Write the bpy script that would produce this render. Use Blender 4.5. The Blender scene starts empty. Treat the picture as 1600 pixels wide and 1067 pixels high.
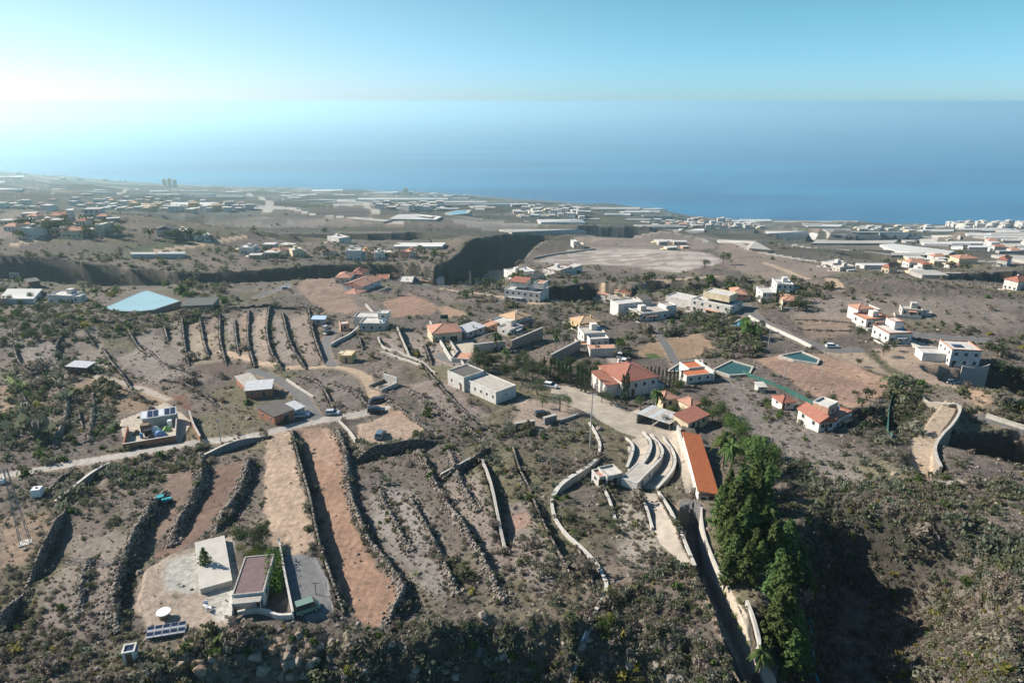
import bpy, bmesh, math, random
import numpy as np
from mathutils import Vector, Matrix

R = math.radians
S = bpy.context.scene
COL = S.collection
random.seed(7)
rng = np.random.default_rng(11)

# ------------------------------------------------------------------ camera, sky, sun, exposure
PITCH = R(19.3)
CZ = 640.0                      # drone height above the sea
FPX = 1067.0
cam_d = bpy.data.cameras.new('camera')
cam_d.sensor_width = 36.0
cam_d.lens = 36.0 * FPX / 1600.0
cam_d.clip_start = 1.0
cam_d.clip_end = 400000.0
cam = bpy.data.objects.new('camera', cam_d)
COL.objects.link(cam)
cam.location = (0, 0, CZ)
cam.rotation_euler = (R(90) - PITCH, 0, 0)
S.camera = cam

SUN_AZ = R(-71.0)               # measured from the view direction (+Y), left is negative
SUN_EL = R(33.0)
W = bpy.data.worlds.new('World')
S.world = W
W.use_nodes = True
wn = W.node_tree
bg = wn.nodes['Background']
sky = wn.nodes.new('ShaderNodeTexSky')
sky.sky_type = 'NISHITA'
sky.sun_disc = False
sky.sun_elevation = SUN_EL
sky.sun_rotation = SUN_AZ
sky.altitude = 600
sky.air_density = 1.0
sky.dust_density = 0.3
sky.ozone_density = 4.0
tint = wn.nodes.new('ShaderNodeMix')
tint.data_type = 'RGBA'
tint.blend_type = 'MULTIPLY'
tint.inputs['Factor'].default_value = 1.0
tint.inputs[7].default_value = (0.56, 0.88, 0.86, 1)
wn.links.new(sky.outputs['Color'], tint.inputs[6])
# whitening of dusty air round the sun
wg = wn.nodes.new('ShaderNodeTexCoord'); wd = wn.nodes.new('ShaderNodeVectorMath'); wd.operation = 'DOT_PRODUCT'
wd.inputs[1].default_value = (math.sin(SUN_AZ) * math.cos(SUN_EL), math.cos(SUN_AZ) * math.cos(SUN_EL), math.sin(SUN_EL))
wn.links.new(wg.outputs['Generated'], wd.inputs[0])
wr = wn.nodes.new('ShaderNodeMapRange'); wr.interpolation_type = 'SMOOTHSTEP'
wr.inputs[1].default_value = 0.05; wr.inputs[2].default_value = 0.95; wr.inputs[3].default_value = 0; wr.inputs[4].default_value = 1
wn.links.new(wd.outputs['Value'], wr.inputs[0])
wm = wn.nodes.new('ShaderNodeMix'); wm.data_type = 'RGBA'
wm.inputs[6].default_value = (0.55, 0.88, 0.86, 1); wm.inputs[7].default_value = (0.98, 0.96, 0.90, 1)
wn.links.new(wr.outputs[0], wm.inputs['Factor']); wn.links.new(wm.outputs[2], tint.inputs[7])
# the pale blue marine layer low over the horizon, the same all the way round
wtc = wn.nodes.new('ShaderNodeTexCoord'); wsx = wn.nodes.new('ShaderNodeSeparateXYZ')
wn.links.new(wtc.outputs['Generated'], wsx.inputs[0])
wmr = wn.nodes.new('ShaderNodeMapRange')
wmr.inputs[1].default_value = 0.0; wmr.inputs[2].default_value = 0.12; wmr.inputs[3].default_value = 1.0; wmr.inputs[4].default_value = 0.0
wmr.interpolation_type = 'SMOOTHSTEP'
wn.links.new(wsx.outputs['Z'], wmr.inputs[0])
low = wn.nodes.new('ShaderNodeMix'); low.data_type = 'RGBA'; low.blend_type = 'MULTIPLY'
low.inputs[7].default_value = (0.93, 0.96, 1.40, 1)
wn.links.new(wmr.outputs[0], low.inputs['Factor'])
wn.links.new(tint.outputs[2], low.inputs[6])
wn.links.new(low.outputs[2], bg.inputs['Color'])
bg.inputs['Strength'].default_value = 0.085

sun_d = bpy.data.lights.new('sun', 'SUN')
sun_d.energy = 5.0
sun_d.angle = R(0.5)
sun_d.color = (1.0, 0.93, 0.83)
sun = bpy.data.objects.new('sun', sun_d)
COL.objects.link(sun)
sdir = Vector((math.sin(SUN_AZ) * math.cos(SUN_EL), math.cos(SUN_AZ) * math.cos(SUN_EL), math.sin(SUN_EL)))
sun.rotation_euler = sdir.to_track_quat('Z', 'Y').to_euler()
sun.location = (-200, 100, 900)

S.view_settings.view_transform = 'Standard'
S.view_settings.look = 'None'
S.view_settings.exposure = 0.78
S.view_settings.gamma = 1.0
S.view_settings.use_curve_mapping = False
S.render.engine = 'CYCLES'
S.cycles.max_bounces = 5
S.cycles.diffuse_bounces = 1
S.cycles.glossy_bounces = 2
S.cycles.transmission_bounces = 3
S.cycles.volume_bounces = 1
S.cycles.transparent_max_bounces = 6

# ------------------------------------------------------------------ noise
def _hash(ix, iy, seed):
    h = (ix.astype(np.int64) * 374761393 + iy.astype(np.int64) * 668265263 + seed * 982451653) & 0x7fffffff
    h = ((h ^ (h >> 13)) * 1274126177) & 0x7fffffff
    h = h ^ (h >> 16)
    return (h & 0xffff) / 65535.0

def vnoise(x, y, seed=0):
    ix = np.floor(x); iy = np.floor(y)
    fx = x - ix; fy = y - iy
    fx = fx * fx * (3 - 2 * fx); fy = fy * fy * (3 - 2 * fy)
    a = _hash(ix, iy, seed); b = _hash(ix + 1, iy, seed)
    c = _hash(ix, iy + 1, seed); d = _hash(ix + 1, iy + 1, seed)
    return (a * (1 - fx) + b * fx) * (1 - fy) + (c * (1 - fx) + d * fx) * fy

def fbm(x, y, octaves=4, seed=0):
    s = 0; amp = 0.5; n = 0
    for k in range(octaves):
        s = s + amp * vnoise(x, y, seed + k * 17)
        n += amp; amp *= 0.5; x = x * 2.03 + 11.3; y = y * 2.03 - 7.7
    return s / n

def smooth(t):
    t = np.clip(t, 0, 1)
    return t * t * (3 - 2 * t)

# ------------------------------------------------------------------ sight lines of the survey (photo pixel -> direction)
CP, SP = math.cos(PITCH), math.sin(PITCH)
def ray(px, py):
    u = (np.asarray(px, float) - 800.0) / FPX
    v = (533.5 - np.asarray(py, float)) / FPX
    return u, CP + v * SP, -SP + v * CP

coast_px = [(-300, 258), (0, 268), (100, 276), (200, 285), (300, 290), (400, 293), (640, 300), (760, 308), (900, 318),
            (1020, 326), (1070, 336), (1140, 345), (1250, 345), (1400, 350), (1480, 352), (1500, 347), (1600, 347), (1900, 352)]
_c = [ray(*p) for p in coast_px]
_ca = np.array([c[0] / c[1] for c in _c]); _cY = np.array([CZ / (-c[2] / c[1]) for c in _c])

def base_down(x, y):
    y = np.maximum(y, 5.0)
    a = x / y
    Yc = np.interp(a, _ca, _cY)
    near = np.interp(y, [30, 95, 165, 230, 330, 400], [74, 75, 77, 81, 91, 100])
    far = 100 + 540 * (y - 400) / (Yc - 400)
    return np.where(y < 400, near, far)

_T = np.exp(np.linspace(math.log(45), math.log(9000), 2600))
def cast_down(px, py, fn):
    px = np.atleast_1d(np.asarray(px, float)); py = np.atleast_1d(np.asarray(py, float))
    out = np.zeros((len(px), 2))
    for i in range(len(px)):
        dx, dy, dz = ray(px[i], py[i])
        X = dx * _T; Y = dy * _T; Dn = -dz * _T
        g = Dn - fn(X, Y)
        k = np.argmax(g > 0)
        if g[k] <= 0: k = len(_T) - 1
        k = max(k, 1)
        t0, t1, g0, g1 = _T[k - 1], _T[k], g[k - 1], g[k]
        t = t0 + (t1 - t0) * (0 - g0) / (g1 - g0) if g1 != g0 else t1
        out[i] = (dx * t, dy * t)
    return out

def PB(pts):                      # pixels -> points on the smooth base slope
    return cast_down([p[0] for p in pts], [p[1] for p in pts], base_down)

# ------------------------------------------------------------------ polyline tools
def poly_dist(x, y, pl):
    """distance, signed side (+ = image right / near side of a top-to-bottom line), position 0..1 along"""
    best = np.full(x.shape, 1e18); side = np.zeros(x.shape); along = np.zeros(x.shape)
    L = np.concatenate([[0], np.cumsum(np.hypot(*(pl[1:] - pl[:-1]).T))])
    for i in range(len(pl) - 1):
        ax, ay = pl[i]; bx, by = pl[i + 1]
        dx, dy = bx - ax, by - ay
        l2 = dx * dx + dy * dy + 1e-9
        t = np.clip(((x - ax) * dx + (y - ay) * dy) / l2, 0, 1)
        ex = x - (ax + t * dx); ey = y - (ay + t * dy)
        d2 = ex * ex + ey * ey
        m = d2 < best
        best[m] = d2[m]
        cr = dx * (y - ay) - dy * (x - ax)
        side[m] = np.sign(cr)[m]
        along[m] = ((L[i] + t * (L[i + 1] - L[i])) / L[-1])[m]
    return np.sqrt(best), side, along

def densify(pl, step):
    out = [pl[0]]
    for a, b in zip(pl[:-1], pl[1:]):
        n = max(1, int(np.hypot(*(b - a)) / step))
        for k in range(1, n + 1): out.append(a + (b - a) * k / n)
    return np.array(out)

def rounded(pl, it=2):
    for _ in range(it):
        q = [pl[0]]
        for a, b in zip(pl[:-1], pl[1:]):
            q.append(a * .75 + b * .25); q.append(a * .25 + b * .75)
        q.append(pl[-1]); pl = np.array(q)
    return pl

def in_poly(x, y, pg):
    c = np.zeros(x.shape, bool)
    n = len(pg)
    for i in range(n):
        x1, y1 = pg[i]; x2, y2 = pg[(i + 1) % n]
        if y1 == y2: continue
        m = ((y1 > y) != (y2 > y)) & (x < (x2 - x1) * (y - y1) / (y2 - y1) + x1)
        c ^= m
    return c

# ------------------------------------------------------------------ ground: survey lines (photo pixels)
# terrace walls: points, drop in metres, kind of wall.  Drop is to the image right of a top-to-bottom line.
WALLS = [
 # foreground
 ([(455,672),(470,730),(487,790),(497,850),(515,905),(535,962)], 3.0, 'field', 'long straight dry stone terrace wall between the tan track and the red field'),
 ([(530,672),(545,712),(548,770),(565,820),(590,862),(622,905),(640,932),(600,985)], 2.0, 'rubble', 'rubble bank curving round the foot of the red field'),
 ([(690,690),(640,697),(580,705),(545,720)], 3.0, 'field', 'stone wall holding up the tan parking terrace'),
 ([(640,775),(660,810),(690,870),(715,930)], 1.3, 'rubble', 'low rubble wall beside the grey terrace right of the red field'),
 ([(655,700),(675,745),(700,790),(740,850),(765,890),(790,945)], 1.6, 'rubble', 'long rubble wall overgrown with prickly pear among the grey terraces'),
 ([(768,698),(730,728),(690,750)], 1.6, 'field', 'short diagonal stone wall across the top of the grey terraces'),
 ([(752,722),(768,770),(775,810),(788,862)], 2.4, 'concrete', 'straight pale concrete terrace wall with a dark band of shade beside it'),
 ([(828,775),(850,830),(875,880),(892,905)], 2.0, 'field', 'dark terrace wall left of the curved white channel wall'),
 ([(258,768),(240,800),(215,840),(205,870),(190,900),(182,940),(186,988)], 2.6, 'rubble', 'thick ridge of heaped stones left of the gravel yard'),
 ([(103,798),(80,840),(62,880),(38,922)], 2.6, 'field', 'stone wall at the edge of the ochre field by the mast'),
 ([(38,925),(10,962),(-20,1010)], 3.0, 'field', 'stone wall dropping into the dark corner by the frame edge'),
 ([(315,708),(322,742),(310,775),(292,800),(278,832),(268,855)], 2.0, 'rubble', 'curving stone bank left of the dark ploughed strip'),
 ([(392,715),(385,765),(352,808),(335,842)], 2.0, 'rubble', 'heaped stone bank right of the dark ploughed strip'),
 ([(115,735),(95,750),(75,766)], 1.5, 'field', 'short mossy wall by the white water cube'),
 # mid left
 ([(95,528),(84,552),(92,572)], 1.5, 'field', 'overgrown wall behind the small brown shed'),
 ([(160,545),(175,572),(192,590),(205,610)], 1.3, 'field', 'low stone wall right of the small brown shed'),
 ([(232,548),(245,565),(285,582),(312,590)], 1.2, 'field', 'low wall bending along the dry terrace below the reservoir'),
 ([(284,496),(287,535),(294,572)], 1.5, 'field', 'overgrown wall between dry terraces below the reservoir'),
 ([(343,490),(342,530),(353,572)], 1.3, 'field', 'thin wall between the ochre terrace and its neighbour'),
 ([(389,486),(385,530),(397,575)], 1.3, 'field', 'thin wall beside the pale terrace above the dirt road'),
 ([(421,480),(415,520),(424,556),(440,579)], 1.6, 'field', 'bushy wall above the bend of the dirt road'),
 ([(441,490),(452,540),(477,578)], 1.6, 'field', 'dark wall ending at the boulder by the dirt road'),
 ([(481,482),(490,528),(505,568)], 1.6, 'field', 'dark wall left of the asphalt driveway'),
 ([(618,512),(632,545),(640,560)], 2.5, 'concrete', 'concrete terrace wall below the white villa'),
 ([(690,520),(712,550),(730,590)], 1.5, 'concrete', 'straight grey wall left of the tiled roof house'),
 ([(590,528),(595,545),(640,560),(680,585)], 1.2, 'concrete', 'thin pale wall curving over the dry slope'),
 ([(640,610),(700,650),(760,690)], 0.8, 'rubble', 'low stone line crossing the slope below the white block'),
 ([(30,610),(48,645)], 1.0, 'field', 'short stone wall by the green bushes at the frame edge'),
 ([(105,610),(110,650),(85,700)], 1.2, 'rubble', 'rough stone line above the lane left of the walled scrapyard'),
 ([(148,610),(150,650),(140,690)], 1.2, 'rubble', 'rough stone line just left of the walled scrapyard'),
 # further thin terrace lines
 ([(130,518),(150,545)], 1.1, 'field', 'short overgrown wall above the small brown shed'),
 ([(200,518),(215,545),(232,558)], 1.1, 'field', 'overgrown wall curving below the turquoise reservoir'),
 ([(255,508),(262,535)], 1.1, 'field', 'short wall just below the reservoir corner'),
 ([(312,500),(318,538),(326,560)], 1.2, 'field', 'thin wall at the left side of the ochre terrace'),
 ([(366,500),(368,530),(373,556)], 1.2, 'field', 'thin wall at the right side of the ochre terrace'),
 ([(60,560),(75,590),(102,612)], 1.2, 'field', 'wall running down from the green strip to the shed track'),
 ([(518,598),(560,614),(582,642)], 1.0, 'rubble', 'stony bank beside the bend of the dirt track'),
 ([(648,560),(682,600),(722,642),(765,676)], 1.0, 'field', 'long low wall down the bare slope to the white block'),
 ([(600,622),(640,652),(688,684)], 1.0, 'rubble', 'stone line from the ruin to the parking terrace'),
 ([(702,705),(722,755),(748,800)], 1.1, 'rubble', 'thin rubble line left of the pale concrete terrace wall'),
 ([(800,702),(812,740),(829,772)], 1.3, 'field', 'dark wall continuing up from the channel side terrace'),
 ([(592,762),(612,804),(642,862)], 1.0, 'rubble', 'low stone line on the grey terrace next to the red field'),
 ([(902,862),(920,898),(926,930)], 1.2, 'field', 'dark wall under the lower bend of the white channel'),
 ([(140,876),(132,920),(122,965)], 0.8, 'rubble', 'faint stone line across the big grey terrace at lower left'),
 ([(662,538),(674,572)], 1.2, 'field', 'short dark wall left of the driveway of the tiled house'),
 ([(560,528),(566,548)], 1.2, 'field', 'short dark wall under the white villa'),
 ([(120,640),(128,672)], 1.0, 'field', 'short stone wall between lane and dry terraces'),
 ([(62,640),(58,690)], 1.2, 'field', 'overgrown wall by the lane near the frame edge'),
 ([(235,640),(228,655)], .8, 'rubble', 'stone heap line behind the walled scrapyard'),
 ([(250,596),(300,606),(345,640)], 1.1, 'field', 'curved wall between the compound and the brick sheds'),
 ([(150,598),(200,612),(245,636)], 0.9, 'field', 'low curved wall beside the pale shed track'),
 ([(20,540),(30,575),(70,600)], 1.3, 'field', 'curved overgrown wall round the big pale terrace at the frame edge'),
 ([(465,590),(500,600),(520,640)], 0.9, 'field', 'low wall on the far side of the grey road'),
 ([(205,500),(180,505),(150,500)], 1.0, 'field', 'overgrown bank under the left corner of the reservoir'),
 ([(505,486),(470,480),(400,478),(345,484)], 1.6, 'field', 'long dark wall above the row of narrow terraces'),
 ([(1240,500),(1300,503),(1330,505)], -0.8, 'field', 'low wall across the ploughed slope left of the rambling house'),
 ([(1245,515),(1300,518),(1332,518)], -0.8, 'field', 'second low wall across the ploughed slope'),
]
# plain walls with a pale coping (thing walls that retain ground)
COPING = [
 ([(172,725),(150,740),(120,765),(85,785)], 2.4, 0.5, 'stone', 'pale topped retaining wall of the ramp below the lane'),
 ([(425,682),(385,690),(348,700),(316,712)], 2.6, 0.5, 'grey', 'grey block retaining wall with a stepped top under the lane'),
 ([(935,718),(912,740),(876,760),(863,778)], 2.4, 0.8, 'pale', 'white curved channel wall where it holds up the scrub slope'),
 ([(975,684),(989,700),(986,715),(978,732)], 1.5, 0.5, 'pale', 'innermost curved white wall of the concrete terraces'),
 ([(1004,676),(1017,696),(1013,713),(1000,730)], 1.6, 0.5, 'pale', 'second curved white wall of the concrete terraces'),
 ([(1016,680),(1031,702),(1035,716),(1021,736),(993,762)], 2.6, 0.5, 'white', 'tall curved wall with a whitewashed face in the concrete terraces'),
 ([(1035,684),(1051,710),(1054,730),(1046,746),(1025,764)], 2.2, 0.5, 'pale', 'outermost curved wall of the concrete terraces'),
 ([(993,768),(1006,793),(1018,828)], 2.0, 0.4, 'pale', 'pale wall below the whitewashed hut'),
 ([(1027,770),(1041,800),(1061,842),(1084,888)], 2.6, 0.4, 'pale', 'long pale wall beside the concrete strip left of the dark lane'),
 ([(938,756),(951,783),(960,812)], 1.2, 0.4, 'pale', 'short pale wall below the flat roofed shed'), 
 ([(1072,794),(1071,842),(1088,888),(1118,953),(1150,1022)], 3.4, 0.4, 'pale', 'long pale wall along the high side of the dark sunk lane'),
]
# channels: centre line, depth, floor half width, side run
CHANNELS = [
 # upper barranco (dark far wall)
 ([(-250,436),(0,432),(150,436),(300,440),(450,432),(560,420),(640,424),(690,436)], 38, 12, 12),
 ([(700,445),(745,415),(790,392),(860,380),(905,376)], 36, 12, 14),
 ([(860,466),(930,456),(985,448)], 30, 12, 14),
 ([(990,446),(1080,452),(1200,452),(1290,458)], 22, 10, 12),
 # far gullies
 ([(440,374),(540,372),(640,370),(700,366)], 40, 24, 18),
 ([(760,384),(830,376),(900,372)], 40, 24, 18),
 ([(930,365),(1000,360),(1080,366)], 36, 24, 20),
 ([(1200,368),(1300,376),(1420,376),(1480,372)], 34, 24, 20),
 ([(1520,440),(1590,432),(1700,430)], 28, 16, 14),
 ([(1300,440),(1400,452),(1500,446)], 19, 8, 12),
 ([(100,340),(200,336),(330,340)], 26, 24, 24),
 ([(180,362),(330,384),(420,386),(520,386)], 20, 12, 14),
 ([(1330,398),(1420,410),(1530,418)], 18, 10, 12),
 # ravine on the right
 ([(1350,1180),(1360,1060),(1370,960),(1388,900),(1415,862)], 15, 3, 13),
 ([(1345,640),(1372,655),(1395,690)], 4.5, 3, 8),
 ([(1512,680),(1535,692),(1570,705),(1640,720)], 15, 7, 9),
 ([(1555,575),(1590,595),(1680,620)], 30, 11, 12),
 # sunk lane by the pines
 ([(1079,798),(1079,812),(1080,840),(1097,888),(1128,950),(1160,1022),(1190,1090)], 5.5, 1.75, 0.4),
]
MOUNDS = [((1575,632), 4, 12), ((1090,410), 8, 60), ((1150,395), 10, 80), ((740,392), 10, 50), ((880,392), 8, 60), ((1250,470), 5, 50),
          ((1460,480), 8, 60), ((1490,900), 3, 40), ((1610,900), 6, 45), ((170,372), 18, 130), ((60,395), 16, 120), ((330,392), 10, 90), ((100,520), 3, 30), ((300,470), 3, 40),
          ((620,700), 0.5, 12)]
RIM = [(1185,1100),(1150,1045),(1080,1015),(1000,985),(880,962),(800,962),(740,972),(690,992),(600,1002),(500,990),(400,992),(320,1006),(250,1035),(190,1080),(150,1140)]

# terrace lattice: columns fan out from the survey point, rows get wider with distance
NA, NY = 1180, 660
Acol = np.concatenate([np.linspace(-1.9, -1.02, 40)[:-1], np.linspace(-1.02, 1.02, NA - 78), np.linspace(1.02, 1.9, 40)[1:]])
_py = np.linspace(1200, 345, NY - 130)
def _Yrow(py):
    r = ray(800, py); rat = -r[2] / r[1]
    lo, hi = 20.0, 9000.0
    for _ in range(50):
        m = (lo + hi) / 2
        if rat * m > base_down(np.array(0.0), np.array(m)): hi = m
        else: lo = m
    return lo
_Y1 = np.array([_Yrow(p) for p in _py])
_Y2 = np.exp(np.linspace(math.log(_Y1[-1]), math.log(7300), 131))[1:]
Yrow = np.concatenate([_Y1, _Y2])
NY = len(Yrow)
AA, YY = np.meshgrid(Acol, Yrow)          # shape NY, NA
XX = AA * YY

# reading a lattice field back at any place
def _ij(x, y):
    y = np.clip(y, Yrow[0], Yrow[-1])
    j = np.clip(np.searchsorted(Yrow, y) - 1, 0, NY - 2)
    ty = (y - Yrow[j]) / (Yrow[j + 1] - Yrow[j])
    a = np.clip(x / y, Acol[0], Acol[-1])
    i = np.clip(np.searchsorted(Acol, a) - 1, 0, NA - 2)
    tx = (a - Acol[i]) / (Acol[i + 1] - Acol[i])
    return j, i, ty, tx
def field(F, x, y):
    x = np.asarray(x, float); y = np.asarray(y, float)
    j, i, ty, tx = _ij(x, y)
    return (F[j, i] * (1 - tx) + F[j, i + 1] * tx) * (1 - ty) + (F[j + 1, i] * (1 - tx) + F[j + 1, i + 1] * tx) * ty

def feature_box(pl, pad):
    lo = pl.min(0) - pad; hi = pl.max(0) + pad
    return (XX > lo[0]) & (XX < hi[0]) & (YY > lo[1]) & (YY < hi[1])

def smooth_field(F, k):
    for _ in range(k):
        F = F.copy(); F[1:-1] = (F[:-2] + 2 * F[1:-1] + F[2:]) / 4; F[:, 1:-1] = (F[:, :-2] + 2 * F[:, 1:-1] + F[:, 2:]) / 4
    return F

P0 = PB
D0 = None
def shape_land():
    global D, D0, wall_dist, WALL_W, cliff_mask
    D = base_down(XX, YY)                      # metres below the drone
    # broad relief
    farw = smooth((YY - 350) / 500)
    _t = smooth((np.interp(XX / YY, _ca, _cY) - YY) / 900)
    D -= smooth((YY - 600) / 500) * _t * (fbm(XX / 520 + YY / 900, YY / 150, 4, 57) - 0.5) * 46
    D -= farw * ((fbm(XX / 260, YY / 260, 4, 3) - 0.5) * 26 * np.clip(YY / 1500, 0.4, 1.0) * smooth((6500 - YY) / 2500 + 0.25))
    D -= (1 - farw) * (fbm(XX / 45, YY / 45, 3, 5) - 0.5) * 3.0

    wall_dist = np.full(XX.shape, 99.0)
    for (c, h, r) in MOUNDS:
        p = PB([c])[0]
        d = np.hypot(XX - p[0], YY - p[1])
        D -= h * np.exp(-(d / r) ** 2)
    def carve(pts, depth, fw, run, cast):
        pl = rounded(cast(pts))
        m = feature_box(pl, fw + run * 1.6)
        if not m.any(): return
        d, sd, al = poly_dist(XX[m], YY[m], pl)
        if run > 3:
            wob = (fbm(XX[m] / (run * .9), YY[m] / (run * .9), 3, 9) - 0.5) * run * (0.5 if depth < 35 else 0.12)
            d = np.maximum(d + wob, 0)
        f = 1 - smooth((d - fw) / run) if depth < 18 else 1 - np.clip((d - fw) / run, 0, 1) ** 2.2
        tap = smooth(np.minimum(al, 1 - al) * 8) if run > 3 else 1.0
        D[m] += depth * f * tap
    for (pts, depth, fw, run) in CHANNELS:
        if run > 3: carve(pts, depth, fw, run, PB)
    WALL_W = []
    for w in WALLS + COPING:
        pl = rounded(P0(w[0]), 2)
        s = w[1] * (0.85 if len(w) == 5 else 0.92)
        WALL_W.append(pl)
        Lr = (4.0 + s * 1.5) if len(w) == 4 else (2.0 + s * 0.7)
        m = feature_box(pl, Lr * 3)
        d, sd, al = poly_dist(XX[m], YY[m], pl)
        length = np.hypot(*(pl[1:] - pl[:-1]).T).sum()
        tap = smooth(np.minimum(al, 1 - al) * length / 7.0 + 0.05)
        sgn = np.clip(d * sd / 0.25, -1, 1)
        D[m] += tap * s * 0.5 * sgn * np.exp(-d / Lr)
        wd = wall_dist[m]; wall_dist[m] = np.minimum(wd, d)
    D0 = D.copy()
    for (pts, depth, fw, run) in CHANNELS:
        if run <= 3: carve(pts, depth, fw, run, P0)
    # cliff below the rim of the foreground terraces
    rim = rounded(PB(RIM), 2)
    m = YY < 140
    d, sd, al = poly_dist(XX[m], YY[m], rim)
    n1 = (fbm(XX[m] / 9, YY[m] / 9, 4, 21) - 0.5)
    dd = d * sd + n1 * 9
    D[m] += 34 * smooth(dd / 26) + 3 * smooth(dd / 5)
    cliff_mask = np.zeros(XX.shape); cliff_mask[m] = smooth((dd + 2) / 4)

# the survey lines are read on the smooth slope first, then again on the land they shape
for _pass in range(3):
    shape_land()
    _Dsm = smooth_field(D0, 6)
    def P0(pts, F=_Dsm):
        return cast_down([p[0] for p in pts], [p[1] for p in pts], lambda x, y: field(F, x, y))
# flat pads (pool decks, yards, car parks): pixel polygon
FLAT = [
 [(560,668),(600,655),(650,657),(668,668),(640,682),(590,692),(560,688)],
 [(270,870),(330,848),(367,838),(450,835),(455,970),(365,978),(330,988),(240,990),(215,950),(225,900)],
 [(440,868),(492,866),(512,905),(520,965),(470,970),(450,930)],
 [(185,660),(260,630),(300,660),(282,690),(195,702)],
 [(700,590),(740,562),(812,600),(812,625),(770,640)],
 [(925,600),(965,575),(1030,595),(1030,615),(985,640)],
 [(1058,672),(1088,672),(1114,735),(1112,775),(1084,775)],
 [(1110,578),(1145,560),(1180,575),(1150,592)],
 [(1217,555),(1250,548),(1285,562),(1270,572)],
 [(1420,690),(1470,640),(1500,648),(1488,670),(1462,700),(1462,745),(1430,738)],
 [(1475,560),(1480,530),(1530,540),(1528,575),(1500,575)],
 [(370,610),(420,600),(480,632),(480,655),(420,655)],
 [(600,585),(625,575),(645,600),(620,615)],
]
for pg in FLAT:
    p = P0(pg)
    m = in_poly(XX, YY, p)
    if not m.any(): continue
    mm = feature_box(p, 6)
    dd_, _, _ = poly_dist(XX[mm], YY[mm], np.vstack([p, p[:1]]))
    ins = m[mm]
    lvl = np.median(D[m])
    w_ = np.where(ins, smooth(dd_ / 1.5 + 0.5), 0.5 * (1 - smooth(dd_ / 2.5)) * 2 * 0.5)
    D[mm] = D[mm] * (1 - w_) + (lvl) * w_

# ------------------------------------------------------------------ ground colours (earth, dry grass, ploughed plots)
def mixc(a, b, t):
    return a * (1 - t[..., None]) + np.array(b) * t[..., None]
n_big = fbm(XX / 38, YY / 38, 4, 31); n_mid = fbm(XX / 9, YY / 9, 4, 41); n_sml = fbm(XX / 2.1, YY / 2.1, 3, 51)
C = np.zeros(XX.shape + (3,)); C[:] = (0.112, 0.094, 0.080)
C = mixc(C, (0.155, 0.125, 0.101), smooth((n_big - 0.42) * 5))
C = mixc(C, (0.098, 0.085, 0.070), smooth((n_mid - 0.50) * 5) * 0.45)
C = mixc(C, (0.115, 0.108, 0.060), smooth((fbm(XX / 25, YY / 25, 3, 77) - 0.56) * 8) * 0.7)
C = mixc(C, (0.21, 0.18, 0.15), smooth((n_sml - 0.62) * 6) * 0.45)
C = mixc(C, (0.075, 0.070, 0.052), smooth((n_sml * 0.5 + n_mid * 0.5 - 0.55) * 9) * 0.3)
# far plots: irregular parcels
fx = XX / 130 + (fbm(XX / 300, YY / 300, 3, 61) - .5) * 2.2; fy = YY / 110 + (fbm(XX / 300, YY / 300, 3, 67) - .5) * 2.2
rx = fx * .86 + fy * .5; ry = -fx * .5 + fy * .86
pid = _hash(np.floor(rx), np.floor(ry), 5); pid2 = _hash(np.floor(rx), np.floor(ry), 8)
par = np.zeros(C.shape); par[:] = (0.098, 0.091, 0.084)
for lo, hi, c in [(0, .22, (0.15, 0.12, 0.095)), (.22, .38, (0.075, 0.072, 0.058)), (.38, .50, (0.23, 0.21, 0.19)), (.50, .58, (0.42, 0.40, 0.37)),
                  (.58, .66, (0.08, 0.10, 0.05)), (.66, .74, (0.22, 0.17, 0.13))]:
    mk = (pid >= lo) & (pid < hi); par[mk] = c
fw_ = smooth((YY - 700) / 700) * (0.55 + 0.45 * pid2)
strip = 0.85 + 0.3 * vnoise(rx * 9 + pid * 50, ry * 1.2, 88)
C = C * (1 - fw_[..., None]) + par * strip[..., None] * fw_[..., None]
edge = np.minimum(np.abs(rx - np.round(rx)), np.abs(ry - np.round(ry)))
C = mixc(C, (0.36, 0.33, 0.29), (1 - smooth((edge - .015) / .03)) * fw_ * (pid2 > .45) * .8)
lowscrub = smooth((fbm(XX / 260 + YY / 500, YY / 70, 4, 91) - 0.47) * 8) * smooth((YY - 450) / 300) * 0.72
C = mixc(C, (0.050, 0.050, 0.038), lowscrub * 1.15)
# gully sides and cliffs: dark rock and scrub, with barranco shade painted in
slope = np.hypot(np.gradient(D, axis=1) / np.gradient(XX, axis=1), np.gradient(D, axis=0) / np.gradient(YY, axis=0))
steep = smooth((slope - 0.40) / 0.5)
C = mixc(C, (0.060, 0.055, 0.044), steep * 0.9)

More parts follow.
